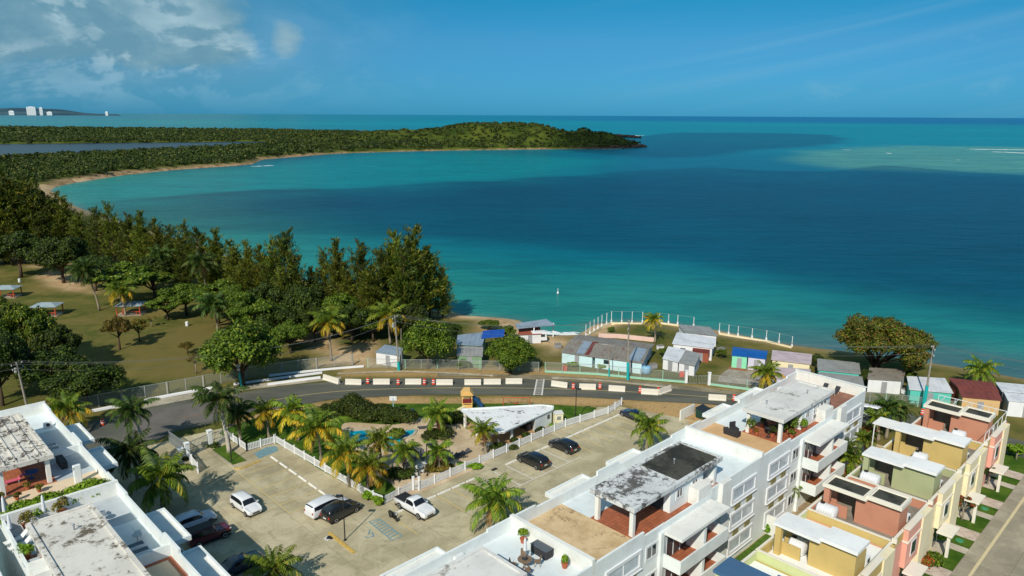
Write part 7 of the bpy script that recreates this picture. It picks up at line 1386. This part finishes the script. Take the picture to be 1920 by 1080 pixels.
hut('mint green hut with bright blue roof', [((1372, 666), (1402, 669), (1405, 654), (1374, 650), 2.4, 2.7, 'mroyal', 'w_mint'), ((1402, 669), (1436, 673), (1440, 658), (1405, 654), 2.4, 2.7, 'mroyal', 'w_lilac')])
hut('cream hut with faded pink roof in two levels', [((1446, 674), (1521, 683), (1523, 664), (1448, 656), 2.5, 2.7, 'mpink', 'w_cream'), ((1446, 708), (1520, 715), (1520, 692), (1450, 688), 1.9, 2.2, 'mpink', 'w_lilac')])
hut('hut with two broad grey metal roofs left of the huge tree', [((1533, 693), (1614, 701), (1611, 680), (1532, 672), 2.6, 2.8, 'mgrey', 'w_teal'), ((1536, 723), (1622, 731), (1617, 706), (1534, 697), 2.1, 2.4, 'mgrey', 'w_white')])
hut('white-walled hut in the shade under the huge tree', [((1626, 710), (1692, 714), (1700, 693), (1630, 689), 2.4, 2.6, 'mold', 'w_white')])
hut('white-roofed hut with teal trim beside the right utility pole', [((1705, 730), (1788, 737), (1772, 709), (1700, 705), 2.3, 2.8, 'mwhite', 'w_teal')])
hut('yellow beach house with stepped red metal roof', [((1796, 726), (1873, 733), (1861, 717), (1778, 708), 3.0, 3.3, 'mred', 'w_brick'), ((1803, 744), (1879, 751), (1872, 734), (1796, 727), 2.5, 2.9, 'mred', 'w_tan')], name='beach_house', cat='house')
hut('white metal-roofed house cut by the right edge of the picture', [((1878, 733), (1960, 740), (1955, 724), (1866, 716), 2.9, 3.1, 'mwhite', 'w_grey'), ((1890, 751), (1965, 758), (1960, 742), (1882, 735), 2.5, 2.8, 'mwhite', 'w_white')], name='beach_house', cat='house')
t = wthing('camper_trailer', 'small white camper trailer beside the raised hut', 'trailer', 1010, 640, R(10)); mb = MB(); mb.add([(-1.6, -.9, .4), (1.6, -.9, .4), (1.6, .9, .4), (-1.6, .9, .4), (-1.5, -.85, 2.1), (1.4, -.85, 2.1), (1.4, .85, 2.1), (-1.5, .85, 2.1)], [(0, 3, 2, 1), (4, 5, 6, 7), (0, 1, 5, 4), (1, 2, 6, 5), (2, 3, 7, 6), (3, 0, 4, 7)]); mb.build('body', M['w_white'], t, bevel=.08)
mb = MB(); mb.box(-1.1, -.4, -.93, -.88, 1.2, 1.75); mb.build('window', M['glass'], t); mb = MB(); mb.box(.3, 1.1, -.93, -.88, 1.2, 1.75); mb.build('window', M['glass'], t)
for y in (-.85, .85): mb = MB(); mb.lathe([(.3, -.08), (.3, .08)], 12); mb.v = [(a, c_, b) for a, b, c_ in mb.v]; mb.build('wheel', M['tyre'], t, loc=(0, y, .3))
t = wthing('water_tank', 'pale blue barrel tank at the corner of the cyan-walled hut', 'water tank', 1211, 700, 0); mb = MB(); mb.lathe([(.6, 0), (.85, .15), (.85, 1.2), (.6, 1.4), (.1, 1.45)], 16); mb.build('body', flat('pale_blue_plastic', hexl(130, 178, 208), .5), t, smooth=True); mb = MB(); mb.lathe([(.2, 1.44), (.2, 1.52), (.02, 1.53)], 10); mb.build('lid', M['trim'], t)
o = MB().box(-.4, .4, -.4, .4, 0, .9).build('crate', flat('orange_crate', hexl(206, 92, 60), .7), loc=P(1059, 695), bevel=.03); tag(o, 'orange crate standing inside the roadside fence near the cyan hut', 'crate')
o = MB().box(-.4, .4, -.3, .3, 0, .9).build('crate', flat('red_crate', hexl(206, 70, 50), .7), loc=P(1278, 706), bevel=.03); tag(o, 'red box inside the roadside fence in front of the small white hut', 'crate')
o = MB().lathe([(.32, 0), (.34, .9), (.3, .95)], 12).build('white_drum', M['frame'], loc=P(37, 529)); tag(o, 'white drum on the park lawn by the first shelter', 'drum'); dup(o, P(351, 611), 0, 'white drum on the park lawn right of the almond trees')
sheet('patio', [(1350, 704), (1366, 691), (1428, 699), (1444, 716), (1430, 724), (1345, 716)], .02, tilemat('patio_stone', hexl(168, 160, 146), hexl(146, 134, 120), .8)); sheet('patio', [(1364, 691), (1370, 686), (1400, 690), (1398, 696)], .035, M['tile'])
# ---- shelters in the park
M['gz'] = metal('shelter_roof', hexl(150, 166, 172)); M['orange'] = flat('orange_painted_post', hexl(176, 74, 40), .7)
def shelter(x, y, lab, s=1.0):
    t = wthing('picnic_shelter', lab, 'shelter', x, y, R(8)); a, b = 2.9*s, 2.2*s; mb = MB(); mb.add([(-a, -b, 2.3), (a, -b, 2.3), (a, b, 2.3), (-a, b, 2.3), (-a*.35, 0, 2.95), (a*.35, 0, 2.95), (-a, -b, 2.22), (a, -b, 2.22), (a, b, 2.22), (-a, b, 2.22)], [(0, 1, 5, 4), (1, 2, 5), (2, 3, 4, 5), (3, 0, 4), (6, 9, 8, 7), (0, 6, 7, 1), (1, 7, 8, 2), (2, 8, 9, 3), (3, 9, 6, 0)]); mb.build('roof', M['gz'], t)
    for px_ in (-a*.85, a*.85):
        for py_ in (-b*.85, b*.85): mb = MB(); mb.box(px_-.1, px_+.1, py_-.1, py_+.1, 0, 2.25); mb.build('post', M['orange'], t)
    mb = MB(); mb.box(-a*.95, a*.95, -b*.95, b*.95, -.05, .06); mb.build('floor', M['walk'], t)
    for sx in (-1, 1):
        mb = MB(); mb.box(sx*a*.5-.9, sx*a*.5+.9, -b*.5-.35, -b*.5+.35, .7, .76); mb.bar((sx*a*.5, -b*.5, .06), (sx*a*.5, -b*.5, .7), .2); mb.build('table', M['orange'], t)
shelter(14, 556, 'pale-roofed picnic shelter at the left edge of the park'); shelter(90, 590, 'pale-roofed picnic shelter in the middle of the lawn behind the bushes'); shelter(247, 588, 'pale-roofed picnic shelter half hidden by a palm', 1.0)
# ---- chain-link fences
m = NT('chain_link'); d_ = m.n('ShaderNodeBsdfDiffuse', {'Color': (.42, .46, .44, 1)}); t_ = m.n('ShaderNodeBsdfTransparent'); x_ = m.n('ShaderNodeMixShader', {0: .20, 1: t_.outputs[0], 2: d_.outputs[0]}); m.t.links.new(x_.outputs[0], m.out.inputs[0]); M['link'] = m.mat
M['galv'] = flat('galvanised_steel', hexl(168, 174, 172), .5, metal=.3); M['cpost'] = flat('concrete_post', hexl(150, 148, 138), .9); M['greenp'] = flat('pale_green_paint', hexl(150, 200, 176), .7)
def chainlink(label, pts, H=2.0, gap=3.0, big=2, post='cpost', base=None, px=True, top=True):
    q = [P(x, y, 0) for x, y in pts] if px else pts; t = thing('chain_link_fence', label, 'fence', q[0]); o = q[0]; k_ = 0; ps = []
    for a, b in zip(q, q[1:]):
        L = (b-a).length; n = max(1, round(L/gap))
        for k in range(n): ps.append(a.lerp(b, k/n)-o)
    ps.append(q[-1]-o)
    for i, p in enumerate(ps):
        mb = MB(); r = .14 if (i % big == 0 and post == 'cpost') else .05; mb.box(-r, r, -r*.8, r*.8, 0, H+.05); mb.build('post', M[post] if i % big == 0 else M['galv'], t, loc=p)
    mb = MB(); 
    for a, b in zip(ps, ps[1:]):
        mb.add([a+Vector((0, 0, .05)), b+Vector((0, 0, .05)), b+Vector((0, 0, H)), a+Vector((0, 0, H))], [(0, 1, 2, 3)])
    mb.build('mesh', M['link'], t, norm=False); mb = MB()
    for a, b in zip(ps, ps[1:]): mb.bar(a+Vector((0, 0, H)), b+Vector((0, 0, H)), .06)
    mb.build('top_rail', M['galv'], t)
    if base:
        mb = MB()
        for a, b in zip(ps, ps[1:]): mb.bar(a+Vector((0, 0, .18)), b+Vector((0, 0, .18)), .2, .36)
        mb.build('base_wall', M[base], t)
    return t
chainlink('long chain-link fence with concrete posts between the park lawn and the road bend', [(140, 772), (230, 753), (315, 738), (415, 719), (463, 710), (560, 695), (661, 684)], 2.0, 3.0)
chainlink('chain-link fence in front of the tarpaulin hut and round green tree', [(690, 690), (760, 692), (820, 692), (900, 694), (1010, 697)], 1.8, 3.2, post='greenp')
chainlink('chain-link fence with pale green base wall in front of the cyan-walled hut', [(1022, 698), (1120, 703), (1200, 711), (1285, 718)], 1.9, 3.2, post='greenp', base='greenp')
chainlink('chain-link fence with pale green base wall in front of the blue-roofed hut', [(1330, 722), (1400, 731), (1475, 742)], 1.9, 3.2, post='greenp', base='greenp')
chainlink('chain-link fence at the road behind the clump of palms', [(1600, 752), (1660, 756), (1720, 763), (1790, 772)], 1.7, 3.0, post='greenp')
for x, y, lab in ((1286, 718, 'white square gate post left of the hut gate'), (1329, 722, 'white square gate post right of the hut gate')):
    t = wthing('gate_post', lab, 'gate post', x, y); mb = MB(); mb.box(-.22, .22, -.22, .22, 0, 2.2); mb.build('post', M['w_white'], t, bevel=.02); mb = MB(); mb.box(-.28, .28, -.28, .28, 2.2, 2.3); mb.build('cap', M['w_white'], t)
t = wthing('hut_gate', 'low grey double gate between the two white gate posts', 'gate', 1307, 720); 
for k in (-1, 1):
    mb = MB(); [mb.bar((k*.15+k*j*.25, 0, .1), (k*.15+k*j*.25, 0, 1.5), .04) for j in range(7)]; mb.bar((k*.1, 0, 1.5), (k*1.75, .0, 1.5), .05); mb.bar((k*.1, 0, .15), (k*1.75, .0, .15), .05); mb.build('gate_leaf', M['galv'], t)
# ---- sea wall with posts and rails
def seawall(label, pts, H=.9, ph=2.0, gap=2.6, z=-.6, mat='w_cream'):
    q = [P(x, y, -.2) for x, y in pts]; t = thing('sea_wall', label, 'wall', q[0]); o = q[0].copy(); mb = MB(); ps = []
    for a, b in zip(q, q[1:]):
        mb.bar(a-o+Vector((0, 0, -.2)), b-o+Vector((0, 0, -.25)), .28, 1.4); n = max(1, round((b-a).length/gap)); ps += [a.lerp(b, k/n)-o for k in range(n)]
    ps.append(q[-1]-o); mb.build('wall', M[mat], t)
    for p in ps: mb = MB(); mb.box(-.15, .15, -.15, .15, .4, 1.05); mb.box(-.05, .05, -.05, .05, 1.15, ph+.6); mb.build('post', M['w_white'], t, loc=p)
    mb = MB(); [mb.bar(a+Vector((0, 0, ph+.55)), b+Vector((0, 0, ph+.55)), .03) for a, b in zip(ps, ps[1:])]; mb.build('wire', M['galv'], t)
seawall('cream sea wall with white stub posts behind the blue-roofed hut', [(1348, 628), (1383, 634), (1436, 642), (1484, 654)]); seawall('short sea wall with white stub posts behind the grey open shelter', [(1236, 608), (1270, 612), (1300, 616)])
seawall('angled sea wall with tall rail posts around the seaside lawn', [(1098, 634), (1128, 615), (1146, 608), (1204, 609)], gap=2.0, ph=2.4)
ribbon('pink_wall', [(1122, 633), (1160, 634), (1226, 641)], 0, .25, M['w_pink'], kind=None, hgt=.9); tag([o for o in COL.objects if o.name.startswith('pink_wall')][0], 'low pink wall crossing the seaside lawn', 'wall')
# ---- beach furniture: buoy
t = thing('buoy', 'white buoy pole floating off the beach', 'buoy', P(1046, 550, SEA)); mb = MB(); mb.lathe([(.05, -.2), (.28, -.1), (.3, .25), (.1, .5)], 10); mb.build('float', M['w_white'], t); mb = MB(); mb.tube([(0, 0, .4), (0, 0, 1.4)], .07, 6); mb.build('mast', M['w_white'], t)
# ================================================================== roadworks: concrete barriers and orange drums
M['jb'] = plaster('barrier_concrete', hexl(214, 208, 194), .2)
def barrier(a, b, lab):
    A_, B_ = P(*a), P(*b); L = (B_-A_).length; t = MB(); pr = [(-.30, 0), (-.30, .10), (-.17, .30), (-.09, .95), (.09, .95), (.17, .30), (.30, .10), (.30, 0)]
    v = [(x, y, z) for x in (-.5, .5) for y, z in pr]; t.add(v, [tuple(range(7, -1, -1)), tuple(range(8, 16))]+[(i, (i+1) % 8, (i+1) % 8+8, i+8) for i in range(8)])
    return A_, B_, L, t
JB0 = None; GRP = 'concrete road barriers'
JB = [((607, 711), (636, 720)), ((648, 720), (678, 721)), ((700, 720), (731, 720)), ((760, 720), (790, 720)), ((818, 721), (849, 721)), ((871, 721), (902, 721)), ((907, 720), (939, 720)), ((948, 719), (979, 719)), ((1034, 723), (1064, 727)), ((1086, 729), (1117, 730)), ((1141, 732), (1172, 734)), ((1202, 738), (1234, 740)), ((1235, 740), (1257, 732)), ((1328, 749), (1361, 751))]
names_ = ['leftmost concrete barrier, turned across the verge', 'concrete barrier second from the left', 'concrete barrier between the first two drums on the left', 'concrete barrier between the second and third drums', 'concrete barrier just right of the pair of drums', 'first of the three barriers left of the crosswalk', 'middle of the three barriers left of the crosswalk', 'barrier nearest the crosswalk on its left', 'slanted barrier nearest the crosswalk on its right', 'barrier between the two drums right of the crosswalk', 'barrier left of the drum at the road narrowing', 'barrier meeting the angled one at the road narrowing', 'angled barrier closing the road narrowing', 'rightmost barrier, by the parapet of the long block']
for (a, b), lab in zip(JB, names_):
    A_, B_, L, mb = barrier(a, b, lab); c = (A_+B_)/2; rz = math.atan2(B_.y-A_.y, B_.x-A_.x)
    if JB0 is None: JB0 = mb.build('road_barrier', M['jb'], loc=c, rz=rz); JB0.scale = (L, 1, 1); tag(JB0, lab, 'barrier', GRP)
    else: o = dup(JB0, c, rz, lab, scale=(L, 1, 1))
M['orangep'] = flat('orange_plastic', hexl(224, 74, 36), .5); DR = None
for x, y, lab in ((690, 719, 'leftmost orange drum among the barriers'), (747, 721, 'second orange drum from the left among the barriers'), (796, 721, 'left drum of the close pair'), (813, 721, 'right drum of the close pair'), (1075, 729, 'first orange drum right of the crosswalk'), (1125, 729, 'second orange drum right of the crosswalk'), (1200, 736, 'orange drum at the road narrowing'), (1234, 738, 'orange drum behind the angled barrier'), (1376, 751, 'orange drum at the rightmost barrier'), (193, 797, 'lone orange drum on the road at the far left'), (1729, 778, 'orange drum beside the teal foot of the right pole')):
    if DR is None:
        DR = thing('traffic_drum', lab, 'traffic drum', P(x, y), 0, 'orange traffic drums'); mb = MB(); mb.lathe([(.30, .06), (.27, .35), (.27, .36), (.25, .65), (.23, 1.0), (.08, 1.04)], 12); mb.build('body', M['orangep'], DR)
        for z in (.38, .72): mb = MB(); mb.lathe([(.275-(z-.38)*.05, z), (.268-(z-.38)*.05, z+.13)], 12); mb.f = mb.f[:-2]; mb.m = mb.m[:-2]; mb.v = [(a*1.02, b*1.02, c_) for a, b, c_ in mb.v]; mb.build('stripe', M['frame'], DR)
        mb = MB(); mb.lathe([(.36, 0), (.36, .06), (.3, .07)], 12); mb.build('base', M['tyre'], DR)
    else: dup(DR, P(x, y), 0, lab)
# ================================================================== utility poles and wires
M['pole'] = flat('weathered_concrete_pole', hexl(150, 144, 132), .9, var=.3); M['tealp'] = flat('teal_painted_base', hexl(0, 170, 170), .7, var=.12); M['wire'] = flat('power_wire', hexl(96, 100, 100), .5)
def pole(lab, x, y, topx, topy, teal=0, sign=False, box=False, arms=2, r=.19):
    b = P(x, y); h = height_at(b, topy); tx = (topx-pix(b.x, b.y, h)[0])/FPX*b.y; t = thing('utility_pole', lab, 'utility pole', b); top = Vector((tx, 0, h)); mb = MB()
    mb.tube([(0, 0, 0), top], [r, r*.62], 8); mb.build('pole', M['pole'], t, smooth=False)
    if teal: mb = MB(); mb.tube([(0, 0, 0), top*(teal/h)], [r*1.35, r*1.3], 8); mb.build('painted_base', M['tealp'], t)
    for k in range(arms):
        z = 1-(.05+.09*k); p = top*z; mb = MB(); mb.bar(p+Vector((-.25, -.9, 0)), p+Vector((.25, .9, 0)), .1); mb.build('crossarm', M['pole'], t)
        mb = MB(); [mb.lathe([(.05, .05), (.07, .2), (.03, .24)], 6, None, (p.x+s*.25, p.y+s*.85, p.z)) for s in (-1, 0.15, 1)]; mb.build('insulators', M['frame'], t)
    if box: p = top*.78; mb = MB(); mb.lathe([(.2, 0), (.24, .05), (.24, .7), (.1, .8)], 10, None, (p.x-.42, p.y, p.z)); mb.build('transformer', M['galv'], t)
    if sign:
        for z, s in ((.63, .33), (.52, .26)): p = top*z; mb = MB(); mb.box(p.x-s, p.x+s, p.y-.22, p.y-.18, p.z-s*.8, p.z+s*.8); mb.build('sign', M['frame'], t)
        p = top*.25; mb = MB(); mb.tube([top*.0, top*.42], r*1.15, 8); mb.build('painted_base', M['tealp'], t)
    return t, b+top
t1, T1 = pole('leaning grey utility pole at the far left above the white roof', 52, 768, 30, 679, box=True); t2, T2 = pole('short utility pole with white signs and teal foot by the park fence', 453, 727, 443, 660, sign=True, arms=1, r=.14)
t3, T3 = pole('tall utility pole with transformer and teal foot behind the barriers', 748, 695, 740, 591, teal=1.7, box=True); t4, T4 = pole('tall utility pole with teal foot before the cyan-walled hut', 1177, 712, 1179, 600, teal=3.2); t5, T5 = pole('tall utility pole with teal foot at the right, beside the white-roofed hut', 1731, 768, 1751, 648, teal=4.0, box=False)
t6, T6 = pole('slim post with green foot left of the tall pole by the cyan hut', 1142, 706, 1142, 650, teal=1.6, arms=0, r=.10); t7, T7 = pole('short teal-footed post behind the pole with transformer', 753, 692, 752, 616, arms=0, r=.1)
bp = P(-300, 800); TL = Vector((-118, 92, 8.6)); TR = Vector((108, 92, 9.2))
def span(a, b, lab, n=4, sag=.9):
    t = thing('power_lines', lab, 'power lines', (a+b)/2); o = (a+b)/2
    for k in range(n):
        s = (-.85, .15, .85, -.3)[k]; dz = (0, 0, 0, -.9)[k]; d = Vector((.25*s, s, dz-.05)); pts = []
        for i in range(15): f_ = i/14; p = a.lerp(b, f_)+d; p.z -= sag*4*f_*(1-f_)*(1+.25*k); pts.append(p-o)
        mb = MB(); mb.tube(pts, .016, 4); mb.build('wire', M['wire'], t)
span(TL, T1, 'wires entering the picture at the left edge to the leaning pole'); span(T1, T2, 'wires between the leaning pole and the short signed pole', sag=.6); span(T2, T3, 'wires climbing from the short signed pole to the pole with transformer', sag=.8); span(T3, T4, 'wires between the pole with transformer and the pole by the cyan hut', sag=1.2); span(T4, T5, 'long wires passing in front of the huge tree', sag=1.4); span(T5, TR, 'wires leaving the right pole over the beach to the right edge', sag=.7)
# ================================================================== far coast towers
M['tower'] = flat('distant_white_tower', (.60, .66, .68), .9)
def tower(xl, xr, yt, lab, Y=11450, floors=9):
    a = (xl-960)/FPX*Y*.974; b = (xr-960)/FPX*Y*.974; D = Y*.974; zt = 45+(213.5-yt)/FPX*D; t = thing('hotel_tower', lab, 'tower', ((a+b)/2, Y, 0)); w = (b-a)/2; mb = MB(); mb.box(-w, w, 0, 22, 0, zt); mb.build('wall', M['tower'], t); mb = MB(); mb.box(-w*.5, w*.5, 4, 16, zt, zt+6); mb.build('roof_block', M['tower'], t)
    for k in range(1, floors): mb = MB(); mb.box(-w*.92, w*.92, -.8, -.05, zt*k/floors-2, zt*k/floors); mb.build('window_band', M['glass'], t)
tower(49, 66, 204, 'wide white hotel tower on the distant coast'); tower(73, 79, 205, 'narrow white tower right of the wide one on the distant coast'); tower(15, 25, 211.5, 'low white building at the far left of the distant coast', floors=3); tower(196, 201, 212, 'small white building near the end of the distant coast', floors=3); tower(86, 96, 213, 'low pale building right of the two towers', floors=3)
# hut chairs on the ground by the small lawn
table(P(1338, 1045, .03), 'grey table on the patio below the near balconies', .5, M['alu'])
# ================================================================== small roof and yard things that break up clean surfaces
AC0 = None
def airco(p, rz, lab):
    global AC0
    if AC0 is None:
        AC0 = thing('air_conditioner', lab, 'air conditioner', p, rz, 'air conditioning units on the roofs'); mb = MB(); mb.box(-.45, .45, -.2, .2, .06, .66); mb.build('case', M['frame'], AC0, bevel=.02)
        mb = MB(); mb.lathe([(.22, 0), (.22, .02), (.03, .03)], 12); mb.v = [(a, -.2-c, b+.36) for a, b, c in mb.v]; mb.build('fan_grille', M['trim'], AC0)
        mb = MB(); mb.box(-.4, -.3, -.18, .18, 0, .06); mb.build('foot', M['alu'], AC0); mb = MB(); mb.box(.3, .4, -.18, .18, 0, .06); mb.build('foot', M['alu'], AC0)
    else: dup(AC0, p, rz, lab)
airco(ontop(fB, 22.6, .8, 9.0), SA, 'air conditioning unit on the white roof behind the blackened canopy, car-park side'); airco(ontop(fB, 24.3, .8, 9.0), SA, 'air conditioning unit at the corner of the white roof before the sandy terrace'); airco(ontop(fC, 21.5, .8, 9.04), SA, 'air conditioning unit on the brown tiled roof end')
airco(ontop(gA, 22.4, 1.0, 9.0), SA, 'air conditioning unit on the far end roof of the left block')
for i, lab in enumerate(['air conditioning unit on the terrace of the bright yellow house', 'air conditioning unit on the terrace of the coral house by the teal pergola', 'air conditioning unit on the terrace of the olive house', 'air conditioning unit on the terrace of the mustard house', 'air conditioning unit on the terrace of the corner house']): airco(hz(i, 6.6, 7.3, 5.66), SA, lab)
# vent pipes on the canopies
def vent(f, a, b, z, lab, mat='wall'):
    t = thing('vent_pipe', lab, 'vent pipe', ontop(f, a, b, z)); mb = MB(); mb.tube([(0, 0, 0), (0, 0, .45)], .07, 8); mb.build('pipe', M['alu'], t); mb = MB(); mb.lathe([(.13, .45), (.13, .5), (.02, .58)], 8); mb.build('cap', M['alu'], t)
vent(fB, 16.2, 6.1, 11.96, 'vent pipe in the middle of the blackened canopy'); vent(fC, 9.2, 5.0, 11.92, 'vent pipe on the white canopy of the far home'); vent(gB, 18.0, 6.0, 11.92, 'vent pipe on the mould-stained slab of the left block'); vent(fC, 16.0, 6.8, 11.92, 'vent pipe at the far end of the white canopy')
# electric meter pillars in the front gardens, junk by the huts
mp = None
for i, lab in enumerate(['green meter lid on the lawn of the bright yellow house', 'green meter lid on the lawn of the coral house', 'green meter lid on the lawn of the olive house', 'green meter lid on the lawn of the mustard house']):
    u0 = [57.7, 68.1, 78.2, 87.9][i]; p = W(u0+7.0, -17.4, .03)
    if mp is None: mb = MB(); mb.lathe([(.42, 0), (.4, .06), (.05, .08)], 14); mp = mb.build('meter_lid', flat('green_lid_plastic', hexl(60, 140, 96), .6), loc=p); tag(mp, lab, 'meter lid', 'green meter lids on the front lawns')
    else: dup(mp, p, 0, lab)
for x, y, mt, lab in ((1225, 690, 'w_grey', 'grey box between the cyan hut and the small white hut'), (1352, 660, 'mblue', 'bluish crate behind the blue-roofed hut'), (1462, 690, 'w_brick', 'brown crate between the two pink roofs'), (1525, 722, 'tarp', 'blue drum beside the grey-roofed hut'), (1698, 738, 'w_white', 'white box by the teal-trimmed hut'), (930, 640, 'w_brick', 'brown crate on the sand behind the tarpaulin roof'), (1046, 652, 'w_grey', 'grey crate on the sand left of the cyan hut'), (1238, 655, 'w_white', 'white chest behind the small white hut')):
    t = wthing('crate', lab, 'crate', x, y, .4); mb = MB(); mb.box(-.6, .6, -.45, .45, 0, .8); mb.build('body', M[mt], t, bevel=.03); mb = MB(); mb.box(-.64, .64, -.49, .49, .8, .86); mb.build('lid', M['mold'], t)
ORD = ['first', 'second', 'third', 'fourth', 'fifth', 'sixth', 'seventh', 'eighth', 'ninth', 'tenth', 'eleventh', 'twelfth', 'thirteenth', 'fourteenth', 'fifteenth', 'sixteenth', 'seventeenth', 'eighteenth', 'nineteenth', 'twentieth']
def ordinals(group, fmt, name=None, flt=None):
    q = [o for o in COL.objects if o.get('group') == group and (flt is None or flt(o))]; q.sort(key=lambda o: pix(o.location.x, o.location.y, 0)[0])
    for i, o in enumerate(q): o['label'] = fmt % ORD[i]
ordinals(GRC[0], '%s from the left of the dark pines crowding the left edge'); ordinals(GRC[1], '%s from the left of the feathery pines in the middle of the wood')
ordinals(GRC[2], '%s from the left of the tall pines at the right end of the wood'); ordinals(GRC[3], '%s from the left of the feathery pines around the sandy clearing')
G = 'white wheel stops at the heads of the parking bays'
ordinals(G, '%s wheel stop from the left in the row facing the left picket fence', flt=lambda o: 'left picket' in o['label']); ordinals(G, '%s wheel stop from the left in the row along the long picket fence', flt=lambda o: 'long picket' in o['label'])
for o in list(COL.objects):
    if '_used' in o: del o['_used']
    if o.get('label') == '': del o['label']
